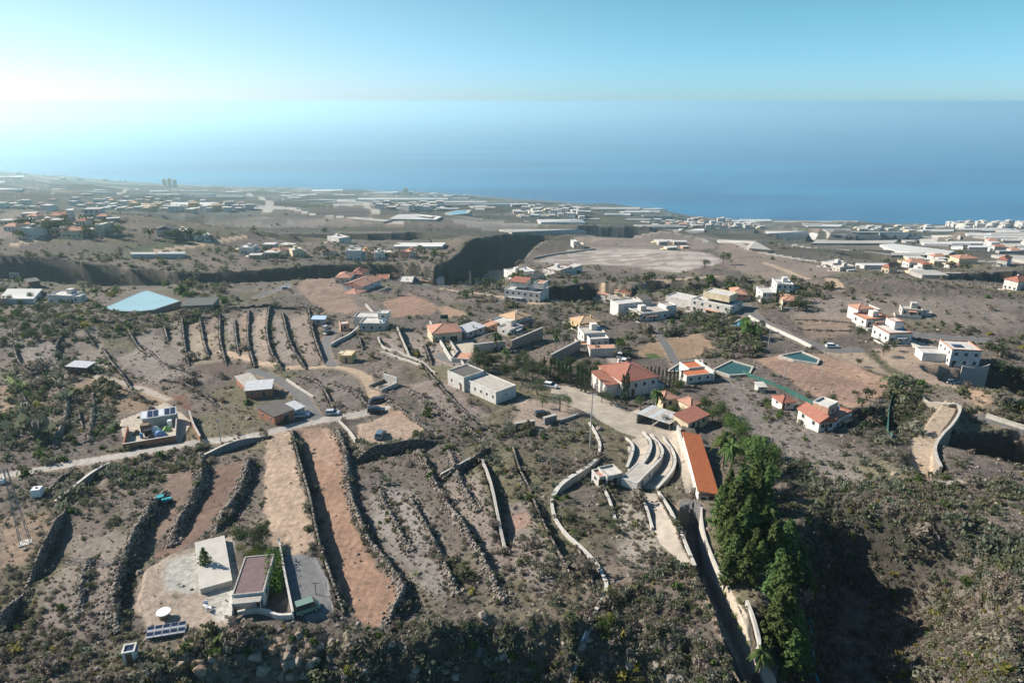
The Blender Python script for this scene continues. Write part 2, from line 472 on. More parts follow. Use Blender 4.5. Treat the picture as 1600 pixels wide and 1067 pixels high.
bare = np.zeros(XX.shape)                   # 1 where nothing grows
for pg in FLAT + [[(150,480),(215,452),(235,450),(290,470),(340,462),(345,484),(280,492),(205,492)]]: bare[in_poly(XX, YY, P0(pg))] = 1
def plot(pts, col, soft=0.6, strength=1.0, rows=None, keep=0.0, var=0.25):
    """a plot of earth: pixel outline, colour, soft edge (m), furrows (direction in degrees, spacing m)"""
    p = P0(pts)
    mm = feature_box(p, soft + 1)
    if not mm.any(): return
    x, y = XX[mm], YY[mm]
    d, _, _ = poly_dist(x, y, np.vstack([p, p[:1]]))
    ins = in_poly(x, y, p)
    sd = np.where(ins, d, -d) + (fbm(x / 3, y / 3, 3, 13) - 0.5) * soft * 2.5
    w = smooth(sd / soft * 0.5 + 0.5) * strength
    v = 1 + (n_mid[mm] - 0.5) * var * 2 + (n_sml[mm] - 0.5) * var
    col = np.array(col); col = (col * .78 + col.mean() * .22) * .93
    c = col[None] * v[:, None]
    if rows:
        a = R(rows[0]); q = (x * math.cos(a) + y * math.sin(a)) / rows[1]
        q = q + (fbm(x / 8, y / 8, 2, 15) - .5) * 0.5
        amp = (rows[2] if len(rows) > 2 else 0.14) * 0.55
        c = c * (1 + amp * np.sin(q * 2 * math.pi))[:, None]
        D[mm] += w * 0.008 * np.sin(q * 2 * math.pi) * min(1.0, rows[1] / 1.0)
    C[mm] = C[mm] * (1 - w[:, None]) + c * w[:, None]
    bare[mm] = np.maximum(bare[mm], w * (1 - keep))

TAN = (0.36, 0.25, 0.165); RED = (0.27, 0.155, 0.095); SAND = (0.42, 0.31, 0.20)
plot([(462,447),(500,440),(548,447),(592,482),(545,490),(505,487),(478,466)], (0.25,0.165,0.115), 1.5, rows=(65,3.2))
plot([(540,455),(560,458),(596,484),(570,490)], (0.17,0.135,0.11), 2)
plot([(597,472),(640,458),(684,478),(680,490),(612,497)], (0.29,0.17,0.11), 1.2, rows=(60,3.0))
plot([(680,480),(700,478),(735,491),(700,498)], (0.33,0.2,0.12), 1.2)
plot([(640,452),(700,458),(760,470),(700,475)], (0.20,0.145,0.115), 2, 0.7)
plot([(415,690),(424,674),(454,674),(472,760),(492,850),(462,868),(426,850),(413,790)], TAN, 0.5, rows=(4,1.6,0.06))
plot([(470,670),(515,667),(532,690),(540,760),(553,822),(588,882),(634,932),(600,982),(560,972),(530,922),(505,842),(490,772)], RED, 0.5, rows=(-8,1.5,0.08))
plot([(470,668),(515,667),(530,692),(520,730),(480,715)], (0.34,0.215,0.14), 1.2, 0.9)
plot([(328,735),(388,716),(390,742),(362,780),(322,830),(282,862),(238,877),(262,830),(308,780)], (0.165,0.100,0.072), 0.6, rows=(-50,1.3,0.14))
plot([(265,740),(312,730),(300,775),(262,825),(225,870),(240,820)], (0.185,0.122,0.090), 0.6, rows=(-50,1.2,0.1))
plot([(560,665),(600,650),(652,655),(668,668),(640,682),(590,692),(560,688)], (0.36,0.25,0.17), 0.7)
plot([(590,640),(640,645),(660,660),(620,662)], (0.34,0.22,0.145), 0.8)
plot([(268,872),(330,850),(367,838),(366,976),(330,988),(240,990),(213,950),(223,900)], (0.34,0.26,0.19), 0.8)
plot([(268,880),(330,856),(366,842),(366,976),(335,965),(320,930),(262,930),(255,895)], (0.42,0.40,0.34), 0.8)
plot([(0,812),(60,800),(98,808),(75,845),(40,880),(0,890)], (0.25,0.17,0.105), 1.0, 0.9, keep=.2)
plot([(110,835),(200,835),(185,920),(178,985),(110,1000),(50,960),(90,900)], (0.215,0.17,0.14), 1.2, 0.8, keep=0.5)
plot([(575,750),(650,770),(700,880),(690,940),(640,900),(590,840)], (0.235,0.205,0.18), 1.5, 0.8, keep=0.55)
plot([(690,760),(750,735),(768,800),(786,850),(800,930),(745,850)], (0.255,0.20,0.165), 1.2, 0.85, keep=0.6)
plot([(792,790),(826,780),(850,850),(870,920),(830,935),(800,880)], (0.25,0.20,0.17), 1.2, 0.8, keep=0.6)
plot([(790,805),(822,798),(825,820),(800,835)], (0.36,0.20,0.13), 1.0, 0.7)
plot([(640,600),(700,595),(760,650),(720,660),(665,640)], (0.235,0.185,0.15), 1.5, 0.8, keep=.5)
plot([(810,620),(850,625),(905,640),(900,655),(830,675),(800,660)], (0.33,0.245,0.18), 1.0, 0.9)
plot([(1180,562),(1232,553),(1290,553),(1402,598),(1396,612),(1332,642),(1285,625)], (0.37,0.225,0.14), 0.9, rows=(-38,2.4,0.10))
plot([(1190,570),(1230,562),(1380,612),(1340,638),(1290,622)], (0.27,0.165,0.115), 1.2, 0.8, rows=(-38,2.4,0.08))
plot([(1290,552),(1340,546),(1365,560),(1402,592),(1340,572)], (0.34,0.25,0.165), 1.0)
plot([(1363,545),(1415,540),(1480,562),(1532,600),(1500,608),(1455,600),(1392,572)], (0.33,0.235,0.16), 0.8)
plot([(1422,692),(1468,642),(1500,648),(1489,670),(1462,700),(1463,745),(1430,738)], SAND, 0.6)
plot([(983,547),(1030,530),(1092,520),(1122,545),(1080,560),(1000,558)], (0.27,0.175,0.10), 1.0, rows=(70,3.0))
plot([(1008,553),(1022,551),(1034,558),(1014,562)], (0.07,0.12,0.03), 0.6)
plot([(955,790),(995,775),(1047,885),(985,892)], (0.27, 0.23, 0.185), 1.0, 0.8, keep=.5)
plot([(1240,492),(1330,488),(1330,520),(1268,530)], (0.22,0.155,0.11), 1.5, rows=(80,5,0.2))
plot([(832,409),(890,391),(1000,387),(1105,397),(1134,409),(1060,426),(985,416),(905,413)], (0.36,0.305,0.255), 2, rows=(80,22,0.4))
for k in range(5):
    y_ = 393 + k * 4.4; x_ = 892 - k * 13
    plot([(x_, y_), (x_ + 190, y_ + 5.5), (x_ + 188, y_ + 7.2), (x_ - 5, y_ + 1.7)], (0.21, 0.165, 0.13), 1.5, 0.85)
plot([(895,372),(1000,370),(1100,378),(1120,388),(1000,390),(900,390)], (0.24,0.185,0.145), 4, 0.8)
plot([(1110,380),(1200,395),(1330,425),(1200,440),(1130,410)], (0.26,0.19,0.145), 4, 0.8, rows=(40,14,0.12))
plot([(1260,470),(1400,465),(1600,470),(1600,520),(1430,500),(1290,500)], (0.225,0.18,0.14), 5, 0.8, keep=.4)
plot([(1230,470),(1340,462),(1420,480),(1330,490),(1240,495)], (0.215,0.175,0.145), 4, 0.7, keep=.4)
plot([(0,583),(40,596),(72,608),(50,614),(15,602)], (0.13,0.21,0.035), 1.0, keep=.6)
plot([(0,590),(15,604),(30,640),(0,650)], (0.31,0.20,0.12), 1.2, 0.8)
plot([(95,605),(150,590),(240,610),(290,640),(190,650)], (0.24,0.16,0.095), 2, 0.8, keep=.3)
plot([(305,572),(345,562),(400,585),(330,588)], (0.125,0.088,0.066), 1.0)
plot([(300,525),(345,520),(340,565),(300,570)], (0.30,0.235,0.15), 1.5, 0.85, keep=.3)
plot([(265,620),(290,615),(300,645),(285,640)], (0.17,0.085,0.055), 0.8)
plot([(20,530),(90,525),(95,580),(120,600),(40,590)], (0.245,0.205,0.17), 2, 0.8, keep=.3)
plot([(180,560),(235,545),(300,590),(230,600)], (0.235,0.195,0.16), 2, 0.8, keep=.4)
for q in [[(395,500),(418,498),(420,550),(395,560)], [(428,505),(442,508),(470,572),(435,568)], [(455,505),(480,500),(495,560),(478,568)], [(625,520),(690,520),(715,575),(660,565)], [(590,530),(620,520),(635,560),(600,548)]]:
    plot(q, (0.25,0.20,0.165), 1.2, 0.8, keep=.5)
for q, c_ in [([(262,510),(284,500),(290,560),(268,565)],(0.20,.165,.13)), ([(296,500),(316,502),(322,560),(298,570)],(0.26,.20,.135)), ([(328,500),(342,495),(348,565),(330,568)],(0.23,.165,.12)), ([(355,495),(365,498),(372,560),(357,565)],(0.21,.17,.14)),
              ([(376,495),(387,490),(394,565),(378,560)],(0.27,.185,.13)), ([(400,490),(417,485),(422,560),(404,570)],(0.30,.22,.16)), ([(428,500),(441,498),(470,570),(438,570)],(0.23,.185,.15)), ([(452,500),(480,492),(498,565),(480,572)],(0.25,.185,.14)), ([(110,520),(150,512),(195,590),(120,570)],(0.22,.18,.14)), ([(205,520),(240,512),(285,580),(225,588)],(0.21,.175,.145))]:
    plot(q, c_, 1.0, 0.85, keep=.25)
plot([(500,590),(560,585),(575,630),(520,645),(480,620)], (0.20,0.165,0.135), 1.5, 0.7, keep=.4)
plot([(1130,580),(1250,640),(1300,700),(1380,760),(1330,770),(1200,700),(1130,640)], (0.205,0.175,0.15), 3, 0.7, keep=.5)
plot([(1390,720),(1440,760),(1500,790),(1440,780),(1330,730)], (0.18,0.16,0.075), 3, 0.6, keep=.5)
plot([(1450,900),(1600,880),(1700,1067),(1470,1100),(1440,1000)], (0.205,0.165,0.13), 6, 0.6, keep=.8)
plot([(1510,610),(1530,600),(1545,625),(1525,650)], (0.38,0.235,0.14), 1.5, 0.8)
plot([(470,1040),(500,1000),(360,990),(230,1000),(200,1067)], (0.22,0.165,0.12), 2, 0.5, keep=.5)
plot([(0,330),(60,328),(70,368),(0,372)], (0.24,0.18,0.13), 8, 0.6)
plot([(200,385),(280,372),(330,372),(270,398),(190,405)], (0.09,0.11,0.05), 5, 0.8, rows=(10,14,0.4))
plot([(70,400),(200,380),(200,388),(60,410)], (0.10,0.095,0.07), 5, 0.7, rows=(10,14,0.35))

# tracks and roads cut into the ground: (pixels, width m, kind)
ROADS = [
 ('lane',   [(-60,757),(0,745),(100,727),(200,711),(300,692),(380,684),(440,671),(490,658),(555,650),(600,638)], 3.2),
 ('road',   [(490,652),(470,620),(450,602),(420,588),(395,580)], 3.6),
 ('track',  [(588,638),(584,622),(578,602),(566,586),(545,577),(515,572),(480,576),(440,576),(405,570),(370,556),(345,550)], 3.2),
 ('road',   [(518,572),(508,560),(506,545),(512,528),(522,516)], 3.6),
 ('road',   [(686,555),(705,565),(735,578)], 4.5),
 ('road',   [(1150,470),(1170,492),(1200,512),(1240,530),(1290,548),(1335,548)], 6.5),
 ('road',   [(1420,524),(1470,528),(1540,532)], 6.0),
 ('road',   [(1680,692),(1590,668),(1540,655)], 4.5),
 ('road',   [(1078,790),(1079,806),(1080,840),(1097,888),(1128,950),(1160,1022),(1190,1090)], 4.4),
 ('path',   [(1455,748),(1475,755),(1500,752)], 2.0),
 ('road',   [(400,465),(430,455),(450,445)], 4.0),
 ('track',  [(690,452),(740,458),(800,468),(860,480),(940,478)], 3.5),
 ('track',  [(1130,432),(1060,440),(1020,450),(1000,462)], 4.0),
 ('path',   [(880,505),(920,490),(950,560),(975,580)], 2.4),
 ('road',   [(1010,490),(1018,510),(1042,545),(1060,575)], 3.0),
 ('path',   [(150,590),(215,605),(262,625)], 2.2),
 ('lane',   [(1095,374),(1150,386),(1200,397),(1290,411),(1400,424),(1490,437)], 8.0),
 ('lane',   [(388,303),(412,312),(424,320),(416,332)], 16.0),
 ('lane',   [(556,316),(575,326),(586,333)], 14.0),
 ('lane',   [(172,306),(196,300),(214,296)], 12.0),
 ('track',  [(1196,412),(1250,430),(1310,452)], 4.5),
 ('lane',   [(440,326),(500,338),(560,346),(620,352),(700,356)], 9.0),
 ('track',  [(800,352),(900,360),(1000,372),(1090,376)], 8.0),
 ('lane',   [(1240,384),(1330,392),(1420,402),(1520,408),(1640,414)], 8.0),
 ('track',  [(240,395),(300,386),(350,378),(380,372)], 6.0),
 ('track',  [(20,385),(60,375),(80,365)], 6.0),
]
YARDS = [
 ('yard', [(858,600),(905,607),(960,628),(1015,648),(1058,668),(1066,690),(1088,738),(1086,764),(1070,770),(1060,730),(1052,700),(1035,684),(1000,684),(965,674),(940,660),(905,640),(862,624)]),
 ('yard', [(1005,770),(1024,772),(1060,842),(1080,882),(1060,880),(1030,850),(1015,815)]),
 ('yard', [(978,690),(1000,681),(1030,684),(1058,692),(1053,735),(1024,764),(992,764),(982,738)]),
 ('yard', [(978,735),(995,722),(1008,738),(995,748)]),
 ('drive', [(440,868),(470,866),(492,868),(512,905),(522,965),(480,975),(455,940)]),
 ('bed', [(1098,830),(1106,850),(1125,888),(1145,930),(1180,1000),(1215,1067),(1200,1080),(1165,1010),(1130,945),(1104,890)]),
 ('drive', [(1185,880),(1200,880),(1215,960),(1230,1067),(1225,1080),(1205,1000),(1190,930)]),
 ('bed', [(1380,525),(1420,530),(1470,545),(1480,552),(1440,555),(1420,540)]),
 ('bed', [(700,530),(740,535),(745,560),(705,560)]),
 ('bed', [(185,662),(262,632),(298,660),(282,688),(198,700)]),
]
KINDS = {'lane': 1, 'road': 2, 'track': 3, 'path': 4, 'yard': 5, 'drive': 6, 'bed': 7}
label = np.zeros(XX.shape, np.int8)
for kind, pts, wd in ROADS:
    pl = rounded(P0(pts), 2)
    m = feature_box(pl, wd)
    if not m.any(): continue
    d, _, _ = poly_dist(XX[m], YY[m], pl)
    l = label[m]; wob = wd / 2 + (fbm(XX[m] / 3, YY[m] / 3, 2, 19) - .5) * (0.25 if kind in ('road', 'lane') else 0.9)
    l[d < wob] = KINDS[kind]; label[m] = l
    bm_ = bare[m]; bm_ = np.maximum(bm_, 1 - smooth((d - wd / 2) / 0.8)); bare[m] = bm_
    # earth shoulders
    Cm = C[m]; w = (1 - smooth((d - wd / 2) / 1.2))[:, None] * .7
    C[m] = Cm * (1 - w) + np.array((0.30, 0.22, 0.16)) * w
for kind, pts in YARDS:
    p = P0(pts)
    m = in_poly(XX, YY, p)
    label[m] = KINDS[kind]; bare[m] = 1

# fine relief
relief = (fbm(XX / 2.6, YY / 2.6, 3, 71) - 0.5) * 0.55 + (fbm(XX / 7, YY / 7, 3, 73) - 0.5) * 0.8
D += relief * (1 - bare * 0.96) * smooth((1500 - YY) / 900)
D += cliff_mask * ((fbm(XX / 4, YY / 4, 4, 81) - .5) * 5)
st2 = steep * smooth((900 - YY) / 300)
D += st2 * (fbm(XX / 5, YY / 5, 3, 83) - .5) * (0.5 + 1.7 * smooth((260 - YY) / 60))
ZZ = CZ - D

# ------------------------------------------------------------------ reading the ground back
def H(x, y): return field(ZZ, x, y)
def Hs(x, y): return float(H(x, y))
_Df = lambda x, y: CZ - H(x, y)
def G(px, py):
    """the spot on the ground seen at a photo pixel"""
    p = cast_down([px], [py], _Df)[0]
    return Vector((p[0], p[1], Hs(p[0], p[1])))
def GL(pts): return [G(*p) for p in pts]

# ------------------------------------------------------------------ materials
MATS = {}
def new_mat(name, rough=0.9, spec=0.3):
    m = bpy.data.materials.new(name); m.use_nodes = True
    b = m.node_tree.nodes['Principled BSDF']
    b.inputs['Roughness'].default_value = rough
    b.inputs['Specular IOR Level'].default_value = spec
    return m, m.node_tree, b
def mat(name, col, rough=0.9, var=0.25, scale=3.0, col2=None, metal=0.0, spec=0.3, bump=0.0, detail=4):
    if name in MATS: return MATS[name]
    m, t, b = new_mat(name, rough, spec)
    b.inputs['Metallic'].default_value = metal
    tc = t.nodes.new('ShaderNodeTexCoord'); nz = t.nodes.new('ShaderNodeTexNoise')
    nz.inputs['Scale'].default_value = scale; nz.inputs['Detail'].default_value = detail; nz.inputs['Roughness'].default_value = .65
    t.links.new(tc.outputs['Object'], nz.inputs['Vector'])
    cr = t.nodes.new('ShaderNodeValToRGB')
    c2 = col2 or tuple(c * (1 - var) for c in col); c1 = tuple(min(1, c * (1 + var * .6)) for c in col)
    cr.color_ramp.elements[0].position = .3; cr.color_ramp.elements[1].position = .7
    cr.color_ramp.elements[0].color = (*c2, 1); cr.color_ramp.elements[1].color = (*c1, 1)
    t.links.new(nz.outputs['Fac'], cr.inputs['Fac']); t.links.new(cr.outputs['Color'], b.inputs['Base Color'])
    if bump:
        bp = t.nodes.new('ShaderNodeBump'); bp.inputs['Strength'].default_value = bump; bp.inputs['Distance'].default_value = .1
        t.links.new(nz.outputs['Fac'], bp.inputs['Height']); t.links.new(bp.outputs['Normal'], b.inputs['Normal'])
    MATS[name] = m
    return m

def ground_mat():
    m, t, b = new_mat('dry_earth', 0.95, 0.15)
    at = t.nodes.new('ShaderNodeAttribute'); at.attribute_name = 'earth'
    tc = t.nodes.new('ShaderNodeTexCoord')
    def noise(sc, det, ro=.7):
        n = t.nodes.new('ShaderNodeTexNoise'); n.inputs['Scale'].default_value = sc; n.inputs['Detail'].default_value = det; n.inputs['Roughness'].default_value = ro
        t.links.new(tc.outputs['Object'], n.inputs['Vector']); return n
    n1 = noise(0.9, 6); n2 = noise(5.0, 4)
    def ramp(n, lo, hi, a, c):
        r = t.nodes.new('ShaderNodeMapRange'); r.inputs[1].default_value = lo; r.inputs[2].default_value = hi; r.inputs[3].default_value = a; r.inputs[4].default_value = c
        t.links.new(n.outputs['Fac'], r.inputs[0]); return r
    r1 = ramp(n1, .3, .7, .62, 1.35); r2 = ramp(n2, .3, .7, .75, 1.25)
    mu = t.nodes.new('ShaderNodeMath'); mu.operation = 'MULTIPLY'
    t.links.new(r1.outputs[0], mu.inputs[0]); t.links.new(r2.outputs[0], mu.inputs[1])
    vm = t.nodes.new('ShaderNodeVectorMath'); vm.operation = 'SCALE'
    t.links.new(at.outputs['Color'], vm.inputs[0]); t.links.new(mu.outputs[0], vm.inputs['Scale'])
    t.links.new(vm.outputs[0], b.inputs['Base Color'])
    bp = t.nodes.new('ShaderNodeBump'); bp.inputs['Strength'].default_value = .8; bp.inputs['Distance'].default_value = .25
    t.links.new(n1.outputs['Fac'], bp.inputs['Height']); t.links.new(bp.outputs['Normal'], b.inputs['Normal'])
    return m

def grid_mesh(name, cellmask, material, with_col=False):
    used = np.zeros(XX.shape, bool)
    used[:-1, :-1] |= cellmask; used[1:, :-1] |= cellmask; used[:-1, 1:] |= cellmask; used[1:, 1:] |= cellmask
    idx = np.full(XX.shape, -1, np.int64); n = used.sum(); idx[used] = np.arange(n)
    v = np.stack([XX[used], YY[used], ZZ[used]], 1).astype(np.float32)
    q = np.stack([idx[:-1, :-1][cellmask], idx[:-1, 1:][cellmask], idx[1:, 1:][cellmask], idx[1:, :-1][cellmask]], 1).astype(np.int32)
    me = bpy.data.meshes.new(name)
    me.vertices.add(n); me.vertices.foreach_set('co', v.ravel())
    me.loops.add(q.size); me.loops.foreach_set('vertex_index', q.ravel())
    me.polygons.add(len(q)); me.polygons.foreach_set('loop_start', np.arange(0, q.size, 4, dtype=np.int32))
    me.update(calc_edges=True)
    me.polygons.foreach_set('use_smooth', np.ones(len(q), bool))
    if with_col:
        a = me.attributes.new('earth', 'FLOAT_COLOR', 'POINT')
        c = np.concatenate([np.clip(C[used], 0.01, 1), np.ones((n, 1))], 1).astype(np.float32)
        a.data.foreach_set('color', c.ravel())
    me.materials.append(material)
    o = bpy.data.objects.new(name, me); COL.objects.link(o)
    o['kind'] = 'structure'
    return o
cell = label[:-1, :-1]
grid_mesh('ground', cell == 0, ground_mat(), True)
grid_mesh('lane', cell == 1, mat('worn_concrete', (0.36, 0.33, 0.29), .9, .3, .8))
grid_mesh('road', cell == 2, mat('asphalt', (0.135, 0.13, 0.125), .85, .3, 1.2))
grid_mesh('dirt_track', cell == 3, mat('track_dust', (0.37, 0.275, 0.19), .95, .3, .7, bump=.4))
grid_mesh('path', cell == 4, mat('path_dust', (0.33, 0.28, 0.23), .95, .3, .8))
grid_mesh('concrete_yard', cell == 5, mat('yard_concrete', (0.36, 0.31, 0.25), .92, .34, .35, detail=8, bump=.3))
grid_mesh('driveway', cell == 6, mat('grey_tarmac', (0.15, 0.15, 0.15), .9, .25, 1.0))
grid_mesh('pavement', cell == 7, mat('pale_paving', (0.42, 0.36, 0.28), .9, .28, 1.0))

def sea():
    xs = [-120000, 120000]
    me = bpy.data.meshes.new('sea')
    n = 60
    ys = np.exp(np.linspace(math.log(2600), math.log(88000), n))
    v = []; f = []
    for y in ys:
        for s in np.linspace(-1.6, 1.6, 25): v.append((s * y, y, 0))
    for j in range(n - 1):
        for i in range(24): f.append((j * 25 + i, j * 25 + i + 1, (j + 1) * 25 + i + 1, (j + 1) * 25 + i))
    me.from_pydata(v, [], f); me.update()
    m, t, b = new_mat('sea_water', 0.58, 0.5)
    b.inputs['Base Color'].default_value = (0.006, 0.055, 0.15, 1)
    b.inputs['IOR'].default_value = 1.33
    tc = t.nodes.new('ShaderNodeTexCoord'); mp = t.nodes.new('ShaderNodeMapping'); mp.inputs['Scale'].default_value = (.00022, .0011, 1)
    nz = t.nodes.new('ShaderNodeTexNoise'); nz.inputs['Scale'].default_value = 1; nz.inputs['Detail'].default_value = 6
    t.links.new(tc.outputs['Object'], mp.inputs[0]); t.links.new(mp.outputs[0], nz.inputs['Vector'])
    cr = t.nodes.new('ShaderNodeValToRGB')
    cr.color_ramp.elements[0].position = .42; cr.color_ramp.elements[1].position = .6
    cr.color_ramp.elements[0].color = (0.001, 0.085, 0.21, 1); cr.color_ramp.elements[1].color = (0.004, 0.155, 0.31, 1)
    t.links.new(nz.outputs['Fac'], cr.inputs['Fac']); t.links.new(cr.outputs['Color'], b.inputs['Base Color'])
    me.materials.append(m)
    o = bpy.data.objects.new('sea', me); COL.objects.link(o); o['kind'] = 'structure'
sea()

def haze():
    me = bpy.data.meshes.new('haze')
    x, y0, y1, z0, z1 = 150000, -600, 90000, -30, CZ + 12
    v = [(-x, y0, z0), (x, y0, z0), (x, y1, z0), (-x, y1, z0), (-x, y0, z1), (x, y0, z1), (x, y1, z1), (-x, y1, z1)]
    f = [(0, 3, 2, 1), (4, 5, 6, 7), (0, 1, 5, 4), (1, 2, 6, 5), (2, 3, 7, 6), (3, 0, 4, 7)]
    me.from_pydata(v, [], f); me.update()
    m = bpy.data.materials.new('haze'); m.use_nodes = True
    t = m.node_tree; t.nodes.clear()
    out = t.nodes.new('ShaderNodeOutputMaterial'); pv = t.nodes.new('ShaderNodeVolumePrincipled')
    pv.inputs['Color'].default_value = (0.64, 0.92, 0.99, 1)
    pv.inputs['Density'].default_value = 1.0e-4
    pv.inputs['Anisotropy'].default_value = 0.5
    t.links.new(pv.outputs[0], out.inputs['Volume'])
    me.materials.append(m)
    o = bpy.data.objects.new('haze', me); COL.objects.link(o); o['kind'] = 'stuff'
haze()
# ------------------------------------------------------------------ building blocks
def link(name, me, parent=None, **props):
    o = bpy.data.objects.new(name, me); COL.objects.link(o)
    if parent is not None: o.parent = parent
    for k, v in props.items(): o[k] = v
    return o
def tag(o, label, cat, group=None):
    o['label'] = label; o['category'] = cat; o['kind'] = 'thing'
    if group: o['group'] = group
    return o
def thing(name, label, cat, loc=(0, 0, 0), rz=0.0, group=None):
    o = bpy.data.objects.new(name, None); COL.objects.link(o)
    o.empty_display_size = .5
    o.location = loc; o.rotation_euler = (0, 0, rz)
    return tag(o, label, cat, group)
def mesh(name, v, f, material, smooth_=False):
    me = bpy.data.meshes.new(name)
    me.from_pydata([tuple(map(float, p)) for p in v], [], [tuple(int(i) for i in q) for q in f]); me.update()
    if isinstance(material, (list, tuple)):
        for m in material: me.materials.append(m)
    elif material: me.materials.append(material)
    if smooth_: me.polygons.foreach_set('use_smooth', np.ones(len(me.polygons), bool))
    return me
def copy_tree(o, parent=None):
    c = o.copy(); COL.objects.link(c)
    if parent is not None: c.parent = parent
    for ch in list(o.children): copy_tree(ch, c)
    return c

class MB:
    """collects boxes, prisms and rods for one mesh"""
    def __init__(s): s.v = []; s.f = []
    def add(s, v, f):
        n = len(s.v); s.v += [tuple(p) for p in v]; s.f += [tuple(i + n for i in q) for q in f]; return s
    def box(s, x0, x1, y0, y1, z0, z1):
        return s.add([(x0,y0,z0),(x1,y0,z0),(x1,y1,z0),(x0,y1,z0),(x0,y0,z1),(x1,y0,z1),(x1,y1,z1),(x0,y1,z1)],
                     [(0,3,2,1),(4,5,6,7),(0,1,5,4),(1,2,6,5),(2,3,7,6),(3,0,4,7)])
    def prism(s, pts, z0, z1):
        n = len(pts); v = [(p[0], p[1], z0) for p in pts] + [(p[0], p[1], z1) for p in pts]
        a = sum(pts[i][0] * pts[(i + 1) % n][1] - pts[(i + 1) % n][0] * pts[i][1] for i in range(n))
        f = [tuple(range(n))[::-1], tuple(range(n, 2 * n))] + [(i, (i + 1) % n, n + (i + 1) % n, n + i) for i in range(n)]
        if a < 0: f = [q[::-1] for q in f]
        return s.add(v, f)
    def rod(s, a, b, r, n=6, r2=None):
        a = Vector(a); b = Vector(b); d = (b - a).normalized()
        u = d.orthogonal().normalized(); w = d.cross(u); r2 = r if r2 is None else r2
        v = [a + (u * math.cos(t) + w * math.sin(t)) * r for t in [2 * math.pi * i / n for i in range(n)]]
        v += [b + (u * math.cos(t) + w * math.sin(t)) * r2 for t in [2 * math.pi * i / n for i in range(n)]]
        f = [(i, (i + 1) % n, n + (i + 1) % n, n + i) for i in range(n)] + [tuple(range(n))[::-1], tuple(range(n, 2 * n))]
        return s.add(v, f)
    def quad(s, a, b, c, d): return s.add([a, b, c, d], [(0, 1, 2, 3)])
    def build(s, name, material, parent=None, smooth_=False): return link(name, mesh(name, s.v, s.f, material, smooth_), parent)

# ------------------------------------------------------------------ dry stone walls
ICO_V = []
_t = (1 + 5 ** .5) / 2
for a, b in ((1, _t), (1, -_t), (-1, _t), (-1, -_t)): ICO_V += [(a, b, 0), (0, a, b), (b, 0, a)]
ICO_V = np.array(ICO_V) / math.hypot(1, _t)
_bm = bmesh.new()
for v in ICO_V: _bm.verts.new(v)
bmesh.ops.convex_hull(_bm, input=_bm.verts)
_bm.verts.ensure_lookup_table(); _bm.verts.index_update()
ICO_V = np.array([v.co[:] for v in _bm.verts]); ICO_F = np.array([[v.index for v in f.verts] for f in _bm.faces]); _bm.free()
BOX_V = np.array([(-1,-1,-1),(1,-1,-1),(1,1,-1),(-1,1,-1),(-1,-1,1),(1,-1,1),(1,1,1),(-1,1,1)], float)
BOX_F = np.array([(0,3,2,1),(4,5,6,7),(0,1,5,4),(1,2,6,5),(2,3,7,6),(3,0,4,7)])
def rand_rot(n, tilt=3.14):
    a = rng.uniform(0, 2 * math.pi, n); b = rng.uniform(-tilt, tilt, n) * .5; c = rng.uniform(-tilt, tilt, n) * .5
    ca, sa, cb, sb, cc, sc = np.cos(a), np.sin(a), np.cos(b), np.sin(b), np.cos(c), np.sin(c)
    M = np.zeros((n, 3, 3))
    M[:, 0, 0] = ca * cb; M[:, 0, 1] = ca * sb * sc - sa * cc; M[:, 0, 2] = ca * sb * cc + sa * sc
    M[:, 1, 0] = sa * cb; M[:, 1, 1] = sa * sb * sc + ca * cc; M[:, 1, 2] = sa * sb * cc - ca * sc
    M[:, 2, 0] = -sb; M[:, 2, 1] = cb * sc; M[:, 2, 2] = cb * cc
    return M
def stones_mesh(name, P, size, mats, boxy=False, tilt=3.14, rot=None):
    n = len(P)
    V0, F0 = (BOX_V * .75, BOX_F) if boxy else (ICO_V, ICO_F)
    k = len(V0)
    V = V0[None] * (1 + rng.uniform(-.22, .22, (n, k, 1)))
    V = V * size[:, None, :]
    M = rand_rot(n, tilt) if rot is None else rot
    V = np.einsum('nij,nkj->nki', M, V) + P[:, None, :]
    F = (F0[None] + (np.arange(n) * k)[:, None, None]).reshape(-1, F0.shape[1])
    me = bpy.data.meshes.new(name)
    me.vertices.add(n * k); me.vertices.foreach_set('co', V.astype(np.float32).ravel())
    me.loops.add(F.size); me.loops.foreach_set('vertex_index', F.astype(np.int32).ravel())
    me.polygons.add(len(F)); me.polygons.foreach_set('loop_start', np.arange(0, F.size, F.shape[1], dtype=np.int32))
    me.update(calc_edges=True)
    for m in mats: me.materials.append(m)
    mi = np.repeat(rng.integers(0, len(mats), n), len(F0)).astype(np.int32)
    me.polygons.foreach_set('material_index', mi)
    me.update()
    return me
ST1 = mat('basalt_stone', (0.21, 0.185, 0.16), .9, .35, 2.0); ST2 = mat('brown_stone', (0.27, 0.22, 0.175), .9, .35, 2.0); ST3 = mat('dark_stone', (0.115, 0.10, 0.088), .9, .35, 2.0)
ST5 = mat('black_basalt', (0.075, 0.066, 0.058), .9, .35, 2.0)
ST4 = mat('pale_stone', (0.27, 0.225, 0.18), .9, .3, 2.0)
RD1 = mat('red_stone', (0.30, 0.20, 0.14), .9, .35, 2.0)
CONC = mat('cast_concrete', (0.40, 0.37, 0.33), .9, .28, 1.2)
CONC_W = mat('limewashed_concrete', (0.50, 0.47, 0.42), .85, .18, 1.0)
CONC_P = mat('pale_render', (0.47, 0.43, 0.37), .9, .25, 1.0)
BLOCK = mat('grey_block', (0.23, 0.22, 0.21), .9, .28, 1.4)

